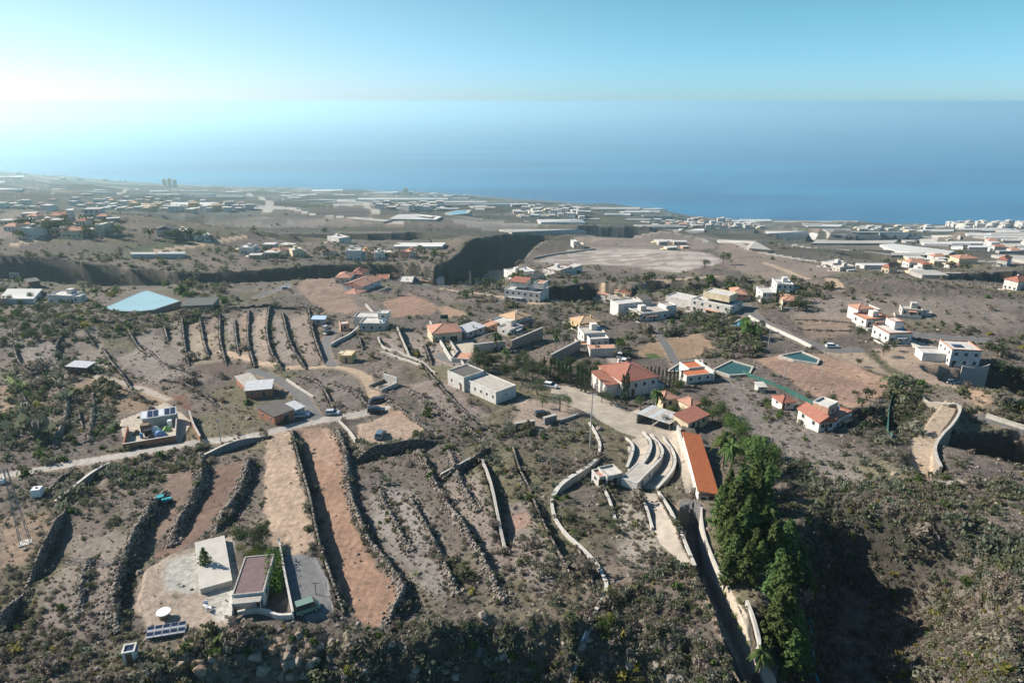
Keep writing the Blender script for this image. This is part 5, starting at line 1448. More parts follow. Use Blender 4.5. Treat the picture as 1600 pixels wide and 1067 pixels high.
s.volume(1, s.w, -4.5, -.02, 2.2, M_WHITE, 'flat', M_DECKW, parapet=.7); s.windows('f', (1, s.w, -4.5, 0), 3, .8, .9, .9)
s = House('basement_terrace', (922, 558), (965, 556), 'long grey retaining terrace with red parasols tables below the stepped white house', 'terrace'); w = s.w
s.o['label'] = 'long grey retaining terrace with a reddish deck below the stepped white house'
s.box(0, w, 0, 5.5, -2.5, 2.2, M_GREYW, 'retaining_wall'); s.box(.25, w - .25, .25, 5.3, 2.2, 2.26, M_DECKT, 'paving'); s.box(-.03, w + .03, -.03, .22, 2.2, 2.9, M_GREYW, 'parapet')
s = H1('tan_roof_house', (805, 512), (832, 507), 9, 4.8, M_WHITE, 'hip', T_TAN, 'white two storey house with a tan hipped roof above a dark retaining wall', (3, 2, 1), 1.8, storeys=2)
s.volume(-6.5, -.02, 1, 8, 3.2, M_WHITE, 'flat', M_DECKW); s.windows('f', (-6.5, 0, 1, 8), 2, 1.1, 1, 1.1)
H1('white_lower_house', (796, 524), (815, 519), 6, 2.6, M_WHITE, 'flat', M_DECK, 'small blue-white house in shade just below the tan hipped roof', (2, 1, 0))
s = House('retaining_wall', (800, 546), (848, 530), 'tall dark retaining wall below the tan hipped roof house', 'wall'); w = s.w
s.box(0, w, 0, .6, -3, 4.2, M_STONE, 'wall_face'); s.box(-.05, w + .05, -.05, .7, 4.2, 4.4, CONC, 'coping')
s = House('retaining_wall', (862, 570), (906, 548), 'angled dark stone retaining wall behind the cypress row', 'wall'); w = s.w
s.box(0, w, 0, .6, -3, 3.6, M_STONE, 'wall_face'); s.box(-.05, w + .05, -.05, .7, 3.6, 3.8, CONC, 'coping')
s = House('retaining_wall', (740, 552), (790, 545), 'grey garden retaining wall right of the salmon hipped roof', 'wall'); w = s.w
s.box(0, w, 0, .5, -3, 3.0, M_GREYW, 'wall_face'); s.box(-.05, w + .05, -.05, .6, 3.0, 3.15, CONC_W, 'coping')
H1('garden_house', (728, 528), (758, 520), 6, 2.8, M_GREYW, 'shed', M_METAL, 'low grey house with sheet roofs right of the salmon hipped roof', (2, 0, 1), .6)
H1('garden_house', (762, 520), (780, 514), 5, 2.6, M_PINK, 'flat', M_DECKT, 'low pink roofed house by the winding white wall', (1, 1, 0))
s = H1('balustrade_house', (1000, 502), (1044, 498), 11, 3.6, M_WHITE, 'flat', M_DECK, 'sprawling white house with a terrace on a knoll', (4, 2, 1))
s.volume(-4, s.w * .5, 11.02, 18, 4.6, M_WHITE, 'flat', M_DECKW); s.volume(s.w * .55, s.w * .9, 11.02, 16, 5.4, M_GREYW, 'shed', M_DECKD, .8); s.volume(s.w + .02, s.w + 5, 2, 8, 4.4, M_WHITE, 'flat', M_DECK)
s = H1('long_white_hall', (1078, 486), (1140, 492), 12, 6.2, M_WHITE, 'flat', M_DECKW, 'long white building with a tall blank gable end by the bend of the road', (5, 0, 2), storeys=2)
s.volume(-14, -.02, 3, 12, 3.2, M_WHITE, 'flat', M_DECKW); s.volume(4, 16, 3, 11, 2.4, M_CREAM, 'flat', M_DECKW, base=6.25)
H1('salmon_house', (1142, 474), (1166, 472), 10, 5.2, M_PINK, 'hip', T_SALM, 'salmon house with a hipped roof behind the long white building', (3, 2, 0), 1.6, storeys=2)
s = H1('white_villa', (1212, 462), (1238, 460), 11, 6.2, M_WHITE, 'flat', M_DECKW, 'white cubic villa at the top of the small dark hill', (3, 2, 1), storeys=2)
H1('blue_shadow_house', (1190, 474), (1212, 472), 10, 5.4, M_WHITE, 'flat', M_DECKW, 'white house on the left flank of the small dark hill', (3, 1, 1), storeys=2)
H1('salmon_roof_house', (1222, 480), (1250, 478), 9, 3.2, M_CREAM, 'hip', T_SALM, 'cream house with a salmon roof at the foot of the small dark hill', (3, 1, 0), 1.2)
H1('cream_house', (1176, 464), (1192, 462), 8, 3.6, M_CREAM, 'flat', M_DECK, 'cream house between the salmon one and the small dark hill', (2, 0, 0))
s = H1('terracotta_cluster', (932, 466), (962, 466), 9, 3.4, M_WHITE, 'hip', T_SALM, 'white house with terracotta roofs at the near end of a tiled row', (3, 1, 0), 1.2)
H1('terracotta_house', (960, 462), (984, 462), 9, 3.4, M_CREAM, 'hip', T_SALM, 'low terracotta roofed house in the middle of the tiled row', (2, 0, 0), 1.3)
H1('terracotta_house', (986, 460), (1002, 460), 8, 3.0, M_CREAM, 'gable', T_RED, 'low red gabled house at the right end of the tiled row', (2, 0, 0), 1.3)
s = H1('white_hill_house', (872, 430), (894, 428), 12, 5.5, M_WHITE, 'flat', M_DECKW, 'white house with red trim on the rim of the dark valley', (3, 1, 0), storeys=2, trim=T_RED)
s.volume(s.w + .02, s.w + 13, 1, 9, 3.0, M_WHITE, 'flat', M_DECKW); s.volume(-12, -.02, 2, 9, 2.6, M_WHITE, 'flat', M_DECK)
H1('cream_row_house', (726, 442), (772, 438), 12, 6.6, M_CREAM, 'flat', M_DECKW, 'long cream house in the middle of the cream row on the valley rim', (6, 1, 0), storeys=2)
H1('cream_row_house', (762, 434), (792, 432), 14, 7.6, M_CREAM, 'hip', T_TAN, 'tall cream house with a tan roof at the end of the cream row', (4, 1, 0), 2.0, storeys=2)
H1('cream_row_house', (698, 445), (722, 443), 9, 3.4, M_CREAM, 'flat', M_DECKW, 'low cream house at the left end of the cream row', (3, 1, 0))
s = H1('white_row_house', (800, 438), (836, 437), 12, 6.0, M_WHITE, 'flat', M_DECKW, 'white house stepping down beside the cream row', (4, 1, 0), storeys=2)
H1('white_row_house', (834, 444), (850, 441), 9, 5.4, M_WHITE, 'gable', M_DECKD, 'narrow white gabled house above green netting', (2, 0, 1), 1.6, storeys=2)
s = H1('white_apartment', (788, 470), (843, 473), 12, 6.8, M_WHITE, 'flat', M_DECKW, 'big white apartment house with a red awning roof by the ridge road', (6, 2, 2), storeys=2, trim=M_WHITE)
s.volume(2, 10, 2, 9, 2.4, M_WHITE, 'shed', T_RED, .8, base=6.85); s.volume(14, 19, 3, 9, 2.4, M_WHITE, 'flat', M_DECKT, base=6.85)
s = H1('pale_red_roof_house', (524, 443), (548, 444), 12, 4.0, M_WHITE, 'hip', T_SALM, 'white house with a pale red roof at the left end of the ridge top row', (3, 1, 0), 1.6)
H1('red_roof_house', (548, 441), (568, 441), 14, 5.0, M_CREAM, 'hip', T_RED, 'house with a darker red roof behind its neighbours on the ridge', (2, 0, 0), 2.0)
s = H1('blue_shadow_barn', (566, 456), (596, 450), 12, 5.5, M_WHITE, 'gable', T_SALM, 'white barn like house with its shaded gable facing the ploughed plots', (3, 1, 0), 2.0, storeys=2)
s.volume(-9, -.02, -3, 5, 3.0, M_WHITE, 'hip', T_SALM, 1.2); s.volume(3, 14, -7, -.3, 1.6, M_GREYW, 'flat', M_DECKD)
for (A, B, d, h, wl, rf, rm, lb) in [
  ((590,438),(610,437),9,4.2,M_CREAM,'flat',T_RED,'low red decked house left of the blue-white ridge houses'),
  ((612,436),(628,435),9,4.6,M_PINK,'flat',M_DECKW,'pinkish house between the red decked and grey ridge houses'),
  ((628,440),(648,440),9,4.2,M_GREYW,'flat',M_DECKW,'grey house in the middle of the ridge row'),
  ((648,441),(682,441),9,4.2,M_WHITE,'flat',M_DECKW,'long white house at the right end of the ridge row')]:
    H1('ridge_house', A, B, d, h, wl, rf, rm, lb, (3, 1, 0), group='houses along the ridge')
H1('white_farmhouse', (76, 475), (112, 474), 8, 4.6, M_WHITE, 'flat', M_DECKW, 'white farmhouse left of the turquoise reservoir', (3, 1, 0))
H1('white_annex', (112, 474), (126, 473), 5, 2.8, M_WHITE, 'flat', M_DECKW, 'low white annex on the right end of the white farmhouse', (1, 0, 1), cat='annex')
H1('old_barn', (46, 450), (64, 449), 7, 3.4, M_BROWN, 'shed', M_DECKD, 'dark old barn on the slope above the white farmhouse', (1, 1, 0), .5, 'barn')
H1('white_cottage', (16, 434), (30, 433), 6, 3.4, M_WHITE, 'flat', M_DECKW, 'little white cottage at the frame edge on the slope', (2, 0, 0))
s = H1('flat_shed', (936, 762), (950, 759), 3.2, 2.1, M_GREYW, 'flat', T_SALM, 'tiny shed with an orange flat roof at the end of a pale wall', (1, 1, 0), cat='shed')
s = H1('pale_roof_shed', (948, 764), (972, 757), 4.0, 2.5, M_GREYW, 'flat', M_DECKW, 'flat pale roofed shed below the curved terraces', (1, 0, 1), cat='shed')
s = House('whitewashed_hut', (995, 768), (1020, 746), 'whitewashed hut with a pale flat roof built into the curved terraces', 'hut'); w = s.w
V = (0, w, 0, 3.6); s.volume(*V, 2.4, M_WHITE, 'flat', M_DECK, parapet=.12); s.door('f', V, w * .3, .9, 1.9, M_GATE); s.windows('f', (w * .5, w, 0, 3), 1, 1.0, .7, .8)
s = H1('grey_ruin', (1408, 494), (1440, 496), 6, 3.0, M_GREYW, 'flat', M_DECK, 'grey unfinished building alone on the brown hillside', (4, 1, 0))
def blockwall(A, B, h, label):
    s = House('block_wall', A, B, label, 'wall'); s.box(0, s.w, 0, .9, -1, h, BLOCK, 'wall_face'); s.box(-.04, s.w + .04, -.04, .94, h, h + .12, CONC, 'coping')
blockwall((806, 672), (836, 667), 1.6, 'long dark block enclosure on the bare ground below the long white house')
blockwall((851, 664), (870, 660), 1.9, 'square dark block enclosure in front of the pepper trees')
px_wall([(871,660),(888,655),(904,649)], .35, .5, CONC_P, CONC, 'low pale wall right of the square block enclosure', 'wall')

# ------------------------------------------------------------------ reservoirs
def water_mat(name, col):
    m, t, b = new_mat(name, .12, .5); b.inputs['Base Color'].default_value = (*col, 1); return m
W_TURQ = mat('turquoise_water', (0.27, 0.42, 0.45), .4, .08, .1); W_GREEN = water_mat('green_water', (0.035, 0.085, 0.07)); W_BLUE = water_mat('pool_water', (0.12, 0.30, 0.38))
def reservoir(pts, h, water, wallm, label, cat='reservoir', th=.5, lvl=.35, copem=None):
    lowp = max(pts, key=lambda q: q[1]); g0 = G(*lowp); z = g0.z + h; P = []
    for q in pts:
        dx, dy, dz = ray(*q); t = (z - CZ) / dz; P.append(Vector((dx * t, dy * t, min(z - h, Hs(dx * t, dy * t)))))
    c = sum(P, Vector()) / len(P)
    o = thing('reservoir', label, cat, (c.x, c.y, min(p.z for p in P)))
    q = [Vector((p.x - c.x, p.y - c.y, 0)) for p in P]; zt = z - o.location.z
    ar = sum(q[i].x * q[(i+1) % len(q)].y - q[(i+1) % len(q)].x * q[i].y for i in range(len(q)))
    if ar < 0: q.reverse()
    n = len(q); inn = []
    for i in range(n):
        e1 = (q[i] - q[i-1]).normalized(); e2 = (q[(i+1) % n] - q[i]).normalized()
        n1 = Vector((-e1.y, e1.x, 0)); n2 = Vector((-e2.y, e2.x, 0)); bi = (n1 + n2).normalized(); inn.append(q[i] + bi * th / max(.35, bi.dot(n1)))
    m = MB(); v = [(p.x, p.y, -1.5) for p in q] + [(p.x, p.y, zt) for p in q] + [(p.x, p.y, zt) for p in inn] + [(p.x, p.y, zt - 2.0) for p in inn]
    f = []
    for k in range(3): f += [(k*n + i, k*n + (i+1) % n, (k+1)*n + (i+1) % n, (k+1)*n + i) for i in range(n)]
    m.add(v, f); m.build('basin_wall', wallm, o)
    w = MB(); w.prism([(p.x, p.y) for p in inn], zt - 2.0, zt - lvl); w.build('water', water, o)
    return o
reservoir([(158,482),(218,456),(230,453),(283,470),(240,484),(212,487),(186,486)], 1.6, W_TURQ, mat('basin_render', (0.22, 0.21, 0.19), .9, .2, .4), 'big pale turquoise reservoir on the left slope', lvl=.1)
s = House('covered_tank', (284, 487), (333, 486), 'dark covered water tank right of the turquoise reservoir', 'water tank'); w = s.w
s.box(0, w, 0, 12, -3, 2.6, M_STONE, 'wall'); s.box(-.3, w + .3, -.3, 12.3, 2.6, 2.8, mat('dark_net', (0.10, 0.11, 0.10), .9, .2, .6), 'cover')
reservoir([(1112,577),(1143,562),(1178,572),(1172,584),(1140,586)], .9, W_GREEN, CONC_P, 'square reservoir with dark green water and a pale rim at the field corner')
reservoir([(1216,555),(1252,548),(1282,560),(1278,568),(1240,562)], .9, W_GREEN, CONC_P, 'green reservoir above the ploughed orange field')
reservoir([(1040,580),(1062,566),(1098,561),(1100,572),(1078,580)], .9, W_GREEN, CONC_P, 'curved grey green reservoir behind the orange terrace house')
reservoir([(1140,508),(1155,498),(1168,502),(1160,511)], .6, W_BLUE, CONC_W, 'small pale blue pool below the long white building', 'pool')

# ------------------------------------------------------------------ small things of the near ground
def solar_array(A, B, depth, label, nx, ny, tilt):
    s = House('solar_array', A, B, label, 'solar panels'); w = s.w
    z0 = .5; z1 = .5 + depth * math.tan(tilt)
    for i in range(nx):
        for j in range(ny):
            x0, x1 = w * i / nx + .04, w * (i + 1) / nx - .04; y0, y1 = depth * j / ny + .04, depth * (j + 1) / ny - .04
            za, zb = z0 + (z1 - z0) * y0 / depth, z0 + (z1 - z0) * y1 / depth
            def slab(e, t, b): 
                m = MB(); c = [(x0 + e, y0 + e, za), (x1 - e, y0 + e, za), (x1 - e, y1 - e, zb), (x0 + e, y1 - e, zb)]
                m.add([(p[0], p[1], p[2] + b) for p in c] + [(p[0], p[1], p[2] + t) for p in c], [(0,3,2,1),(4,5,6,7),(0,1,5,4),(1,2,6,5),(2,3,7,6),(3,0,4,7)]); return m
            f = slab(0, .05, 0).build('panel', M_ALU, s.o); slab(.05, .06, .045).build('cells', M_SOLAR, f)
    for i in range(nx + 1):
        x = min(w - .1, max(.1, w * i / nx)); MB().rod((x, .2, -.6), (x, .2, z0 + .05), .05, 5).build('leg', M_STEEL, s.o); MB().rod((x, depth - .2, -.6), (x, depth - .2, z1 - .06), .05, 5).build('leg', M_STEEL, s.o)
    s.box(.05, w - .05, .35, depth - .1, -.6, .45, BLOCK, 'plinth')
    return s
solar_array((228, 1003), (290, 992), 1.7, 'slanted rack of ten solar panels on the rocks below the gravel yard', 5, 2, R(24))
s = H1('pump_hut', (194, 1040), (214, 1036), 1.7, 1.7, M_WHITE, 'flat', M_DECKW, 'tiny white pump hut with panels on its roof by the rocks', (0, 0, 0), cat='hut')
for k in range(2): s.box(.2 + k * .9, 1.0 + k * .9, .25, 1.4, 1.82, 1.9, M_SOLAR, 'roof_panel')
p = G(257, 964); o = thing('round_table', 'round white cable drum table on the gravel yard', 'table', p)
MB().rod((0, 0, .95), (0, 0, 1.1), 1.05, 20).build('top', M_PVC, o); MB().rod((0, 0, -.1), (0, 0, .95), .75, 14).build('drum', M_WOOD, o)
def chair(px, py, rz, label):
    p = G(px, py); o = thing('garden_chair', label, 'chair', p, rz)
    MB().box(-.35, .35, -.35, .35, .42, .5).build('seat', M_PVC, o); MB().box(-.35, .35, .3, .38, .5, 1.0).build('backrest', M_PVC, o)
    for a in (-.3, .3):
        for b in (-.3, .3): MB().rod((a, b, -.05), (a, b, .42), .05, 5).build('leg', M_PVC, o)
chair(322, 948, .4, 'white garden chair on the gravel below the pale terrace'); chair(327, 953, 2.2, 'white garden chair nearest the white wall, below the other')
def ibc(px, py, s_, label):
    p = G(px, py); o = thing('water_cube', label, 'water tank', p, .2)
    b = MB(); b.box(-s_, s_, -s_, s_, .15, s_ * 1.8); b.box(-s_ * .9, s_ * .9, -s_ * .9, s_ * .9, s_ * 1.8, s_ * 1.95); b.build('tank', M_PVC, o)
    MB().rod((0, 0, s_ * 1.95), (0, 0, s_ * 1.95 + .15), .25, 10).build('lid', M_BLACK, o); MB().box(-s_, s_, -s_, s_, -.2, .15).build('pallet', M_WOOD, o)
ibc(60, 774, .9, 'white plastic water cube in the shade below the lane'); ibc(4, 755, .55, 'small white tank at the frame edge below the lane')
# wheeled things
M_TYRE = mat('tyre', (0.02, 0.02, 0.02), .8, .2, 2)
def car(px, py, rz, paint, label, L=4.2, Wd=1.8, Ht=1.5, van=False, z=None):
    p = G(px, py); o = thing('car', label, 'car', p, rz)
    pr = [(-L/2, .35), (-L/2, .8), (-L/2 + .15, .95), (L*.22, .95), (L*.45, .82), (L/2, .7), (L/2, .35)]
    def extr(pr, hw, taper=0):
        n = len(pr); zt = max(q[1] for q in pr); zb = min(q[1] for q in pr); v = []
        for sg in (-1, 1): v += [(q[0], sg * (hw - taper * (q[1] - zb) / (zt - zb + 1e-6)), q[1]) for q in pr]
        f = [tuple(range(n)), tuple(range(2*n - 1, n - 1, -1))] + [(i, n + i, n + (i+1) % n, (i+1) % n) for i in range(n)]
        m = MB(); m.add(v, f); return m
    extr(pr, Wd / 2).build('body', paint, o)
    top = [(-L/2 + .12, .951), (-L/2 + .3, Ht - .05), (-L/2 + .8, Ht), (L*.08, Ht - .02), (L*.28, .951)]
    if van: top = [(-L/2 + .05, .951), (-L/2 + .08, Ht), (L*.25, Ht), (L*.4, .951)]
    extr(top, Wd / 2 - .05, .16).build('cabin', M_GLASS, o)
    rf = [(q[0] + (0 if 0 < i < len(top) - 1 else 0), q[1] + .015) for i, q in enumerate(top)][1:-1]
    rr = MB(); xs = [q[0] for q in rf]; rr.box(min(xs) + .05, max(xs), -Wd/2 + .2, Wd/2 - .2, Ht - .01, Ht + .035); rr.build('roof', paint, o)
    for x in (-L*.31, L*.31):
        for sg in (-1, 1):
            w_ = MB().rod((x, sg * (Wd/2 - .2), .32), (x, sg * (Wd/2 + .02), .32), .33, 12).build('wheel', M_TYRE, o); MB().rod((x, sg * (Wd/2 + .021), .32), (x, sg * (Wd/2 + .035), .32), .18, 8).build('rim', M_ALU, w_)
    for sg in (-1, 1):
        MB().box(L/2 - .06, L/2 + .012, sg * Wd * .36 - .17, sg * Wd * .36 + .17, .56, .7).build('headlight', M_PVC, o)
    return o
def paint(name, c):
    m, t, b = new_mat(name, .35, .5); b.inputs['Base Color'].default_value = (*c, 1); b.inputs['Coat Weight'].default_value = .5; return m
P_BLK = paint('black_paint', (.02, .022, .026)); P_BLUE = paint('slate_blue_paint', (.10, .15, .20)); P_WHT = paint('white_paint', (.75, .75, .74)); P_SIL = paint('silver_paint', (.45, .46, .47)); P_GRN = paint('grey_green_paint', (.16, .24, .19)); P_RED = paint('red_paint', (.35, .03, .025))
car(588, 644, .15, P_BLK, 'black car on the lane, front one of the dark pair', 4.6, 1.9, 1.6)
car(589, 630, -2.9, P_BLK, 'black car parked just behind the front dark car on the lane', 4.4, 1.85, 1.75, True)
car(595, 682, 1.45, P_BLUE, 'slate blue car alone on the tan parking terrace', 4.4, 1.85, 1.6)
car(514, 522, 1.0, P_BLK, 'black car nearest the curved yard wall of the white villa', 4.4, 1.85, 1.6)
car(510, 514, 1.2, P_SIL, 'silver car behind the black one in the villa yard', 4.3, 1.8, 1.5)
car(969, 557, 1.3, P_WHT, 'white van on the narrow drive beside the grey terrace', 4.8, 1.9, 1.9, True)
car(975, 566, 1.3, P_WHT, 'white car just below the white van on the narrow drive', 4.2, 1.8, 1.5)
car(481, 953, .5, P_GRN, 'faded green vehicle at the foot of the grey drive', 3.6, 1.8, 1.8, True)
car(472, 651, .3, P_SIL, 'pale car parked on the verge beside the lane fork', 4.0, 1.75, 1.45)
car(520, 648, .1, P_SIL, 'small silver car on the bend of the lane', 3.8, 1.7, 1.45)
car(860, 605, -.4, P_WHT, 'white car at the upper end of the concrete yard', 4.2, 1.8, 1.5)
car(848, 650, .2, P_BLK, 'dark car under the pepper trees', 4.2, 1.8, 1.5)
car(1487, 599, .0, P_WHT, 'white car on the tan spur below the white corner house', 4.2, 1.8, 1.5)
car(1300, 543, -.1, P_WHT, 'white car on the road by the rambling pink house', 4.2, 1.8, 1.5)
car(446, 452, .5, P_SIL, 'silver car on the short grey road left of the ploughed plot', 4.4, 1.8, 1.5)
# turquoise cultivator
p = G(258, 787); o = thing('cultivator', 'small turquoise tractor standing on the dark ploughed strip', 'tractor', p, .5)
MB().box(-.5, 1.3, -.4, .4, .55, 1.15).build('bonnet', M_TURQ, o); MB().box(-1.2, -.5, -.55, .55, .5, .8).build('chassis', M_TURQ, o); MB().box(-1.15, -.6, -.3, .3, .8, 1.05).build('seat', M_BLACK, o); MB().box(-1.25, .0, -.6, .6, 1.95, 2.02).build('canopy', M_TURQ, o)
for x in (-1.15, -.1):
    for y_ in (-.5, .5): MB().rod((x, y_, .8), (x, y_, 1.95), .04, 5).build('post', M_BLACK, o)
for x, r in ((-.85, .62), (.95, .4)):
    for sg in (-1, 1): MB().rod((x, sg * .5, r), (x, sg * .8, r), r, 12).build('wheel', M_TYRE, o)
# swing post and toys on the drive
p = G(494, 928); o = thing('washing_post', 'thin brown post standing on the grey drive', 'post', p)
MB().rod((0, 0, -.2), (0, 0, 2.2), .07, 6).build('pole', M_WOOD, o); MB().box(-.5, .5, -.05, .05, 2.1, 2.22).build('crossbar', M_WOOD, o)
# poles and masts
def pole(px, py, h, label, m=None, r=.12, arm=True, lamp=False):
    p = G(px, py); o = thing('utility_pole', label, 'pole', p, .3)
    MB().rod((0, 0, -.5), (0, 0, h), r, 8, r * .6).build('shaft', m or M_WOOD, o)
    if arm: MB().box(-.8, .8, -.06, .06, h - .5, h - .36).build('crossarm', m or M_WOOD, o)
    if arm:
        for x in (-.7, 0, .7): MB().rod((x, 0, h - .36), (x, 0, h - .15), .06, 6).build('insulator', M_PVC, o)
    if lamp: MB().box(-.1, 1.1, -.12, .12, h - .05, h + .1).build('lamp_head', M_STEEL, o)
pole(665, 662, 8.0, 'brown wooden pole at the right end of the parking terrace')
pole(535, 655, 5.5, 'thin pole beside the lane left of the parking terrace')
pole(922, 700, 13.5, 'tall pale concrete pole by the curved channel wall', CONC, .2, False, True)
pole(685, 470, 9, 'dark pole on the ridge road above the small orange plot')
pole(1200, 545, 9, 'pole standing right of the knoll with the dark bushes', CONC)
pole(1225, 592, 9, 'grey pole at the near edge of the orange field', CONC)
pole(1283, 590, 9, 'grey pole in the middle of the orange field', CONC)
pole(345, 690, 6, 'thin pole above the grey block wall on the lane', M_STEEL)
M_MAST = mat('dull_steel', (0.20, 0.20, 0.20), .7, .15, 2)
def lattice(px, py, h, label, w0=1.5, w1=.5):
    p = G(px, py); o = thing('lattice_mast', label, 'mast', p, .5); n = 9
    def cn(k): 
        t = k / n; a = w0 * (1 - t) + w1 * t; z = h * t; return [Vector((sx * a / 2, sy * a / 2, z)) for sx, sy in ((-1, -1), (1, -1), (1, 1), (-1, 1))]
    for i in range(4): MB().rod(cn(0)[i], cn(n)[i], .05, 5).build('leg', M_MAST, o)
    br = MB()
    for k in range(n):
        a, b = cn(k), cn(k + 1)
        for i in range(4):
            j = (i + 1) % 4; br.rod(a[i], b[j], .022, 4); br.rod(a[j], b[i], .022, 4); br.rod(b[i], b[j], .022, 4)
    b_ = br.build('bracing', M_MAST, o)
    for z, l in ((h * .98, 1.6), (h * .88, 1.9)): MB().rod((-l / 2, 0, z), (l / 2, 0, z), .045, 5).build('crossarm', M_MAST, o)
    MB().box(-.95, .95, -.95, .95, -1, .15).build('footing', CONC_W, o)
lattice(40, 848, 15, 'steel lattice pylon on a white footing in the ochre field')
lattice(735, 460, 12, 'far lattice pylon beside the ridge road', 1.6, .5)
# pipe in the shade below the channel
def pipe(pts, r, m, label):
    pl = densify(rounded(np.array([G(*p)[:2] for p in pts]), 2), 1.2); z = H(pl[:, 0], pl[:, 1]) + r * .8
    z = np.convolve(np.pad(z, 3, 'edge'), np.ones(7) / 7, 'valid')
    b = MB()
    for i in range(len(pl) - 1): b.rod((pl[i][0], pl[i][1], z[i]), (pl[i+1][0], pl[i+1][1], z[i+1]), r, 7)
    tag(b.build('water_pipe', m), label, 'pipe')
M_PIPE = mat('blue_grey_pipe', (0.16, 0.18, 0.21), .5, .2, 1)
pipe([(930,958),(922,980),(912,1010),(900,1040),(890,1075)], .28, M_PIPE, 'thick dark water pipe running down the shaded cliff')
pipe([(922,966),(916,985),(908,1008)], .14, M_PVC, 'thin pale pipe beside the thick dark one on the cliff')
pipe([(1265,965),(1269,1015),(1272,1040),(1280,1080)], .22, M_TURQ, 'greenish pipe in the shaded ravine right of the pines')
# green net fences
M_NET = mat('green_net', (0.03, 0.11, 0.09), .9, .2, 1)
def net(pts, h, label):
    pl = densify(rounded(np.array([G(*p)[:2] for p in pts]), 2), 2.0)
    o, (a, b, top) = sweep('net_fence', pl, .06, h, .2, M_NET); tag(o, label, 'fence')
    for i in range(0, len(pl), 2): MB().rod((pl[i][0], pl[i][1], H(*pl[i]) - .3), (pl[i][0], pl[i][1], top[i] + .12), .06, 5).build('post', M_STEEL, o)
net([(1412,604),(1398,615),(1388,640),(1386,668),(1392,690)], 1.9, 'green net fence curving round the bushy pit')
net([(1160,585),(1200,600),(1240,617),(1282,640)], 1.1, 'dark green net strip along the near edge of the orange field')
net([(688,498),(700,497)], 1.5, 'short green net behind the salmon hipped roof')
net([(818,444),(836,447)], 2.5, 'bright green netting below the white row houses')
# ------------------------------------------------------------------ trees
B_BARK = mat('bark', (0.13, 0.10, 0.075), .95, .3, 4); B_PALM = mat('palm_bark', (0.20, 0.155, 0.115), .95, .3, 4)
L_PINE = leaf_mat('pine_needles', (0.105, 0.150, 0.045), .5); L_CYP = leaf_mat('cypress_green', (0.032, 0.055, 0.024), .45); L_BRD = leaf_mat('broad_leaf', (0.068, 0.088, 0.040), .45)
L_PEP = leaf_mat('pepper_tree_leaf', (0.105, 0.135, 0.065), .4); L_PALM = leaf_mat('palm_leaf', (0.085, 0.125, 0.035), .4); L_LIME = leaf_mat('lime_leaf', (0.115, 0.165, 0.028), .4)
def leaf_quads(P, Nn, size, r):
    """leaf-sized faces at points P facing roughly along Nn"""
    n = len(P); nr = Nn + r.normal(0, .55, (n, 3)); nr /= np.linalg.norm(nr, axis=1)[:, None]
    u = np.cross(nr, r.normal(0, 1, (n, 3))); u /= np.linalg.norm(u, axis=1)[:, None]; w = np.cross(nr, u)
    s = size * r.uniform(.55, 1.35, (n, 1))
    V = np.stack([P - u * s, P + w * s * .5, P + u * s, P - w * s * .5], 1).reshape(-1, 3)
    return V, np.arange(4 * n).reshape(n, 4)
def crown_conifer(seed, n=1500, rad=.24, lean=.0):
    r = np.random.default_rng(seed); P = []; Nn = []
    k = 17
    for b in range(k * 4):
        t = .12 + .86 * (b / (k * 4)) ** .9; a = b * 2.4 + r.normal(0, .3); L = rad * (1 - t) ** .72 * r.uniform(.65, 1.25) + .02
        m = int(n / (k * 4)); q = r.uniform(.15, 1, m) ** .7
        d = np.array([math.cos(a), math.sin(a), 0.0])
        p = np.outer(q * L, d) + np.array([0, 0, t]); p[:, 2] += q * L * .35 - .10 * q ** 2 * L; p += r.normal(0, .020, (m, 3)) * (1.2 - t)
        P.append(p); Nn.append(np.tile(d * .7 + np.array([0, 0, .8]), (m, 1)))
    return leaf_quads(np.concatenate(P), np.concatenate(Nn), .030, r)
def crown_cypress(seed, n=520):
    r = np.random.default_rng(seed); t = r.uniform(.04, 1, n) ** .9; a = r.uniform(0, 6.28, n)
    R_ = .085 * np.sqrt(np.clip(np.minimum(t * 5, 1) * (1 - t ** 2.2), 0, 1)) * r.uniform(.7, 1.15, n) * (1 + .25 * np.sin(a * 3 + t * 14))
    P = np.stack([np.cos(a) * R_, np.sin(a) * R_, t], 1); Nn = np.stack([np.cos(a), np.sin(a), a * 0 + .3], 1)
    return leaf_quads(P, Nn, .026, r)
def crown_broad(seed, n=1300, w=.5, base=.30, lumps=11, droop=0.0, size=.026):
    r = np.random.default_rng(seed); P = []; Nn = []
    for k in range(lumps):
        a = r.uniform(0, 6.28); q = r.uniform(0, .72) ** .6 * w; c = np.array([math.cos(a) * q, math.sin(a) * q, base + r.uniform(.12, .55) * (1 - base) * 1.15 * (1 - .4 * q / w) + .06])
        rr = r.uniform(.13, .22); m = n // lumps
        d = r.normal(0, 1, (m, 3)); d /= np.linalg.norm(d, axis=1)[:, None]; rad = r.uniform(.35, 1, (m, 1)) ** .5
        p = c + d * rad * rr * np.array([1.1, 1.1, .85]); p[:, 2] -= droop * np.clip(np.hypot(p[:, 0], p[:, 1]) - .15, 0, 1)
        P.append(p); Nn.append(d)
    return leaf_quads(np.concatenate(P), np.concatenate(Nn), size, r)
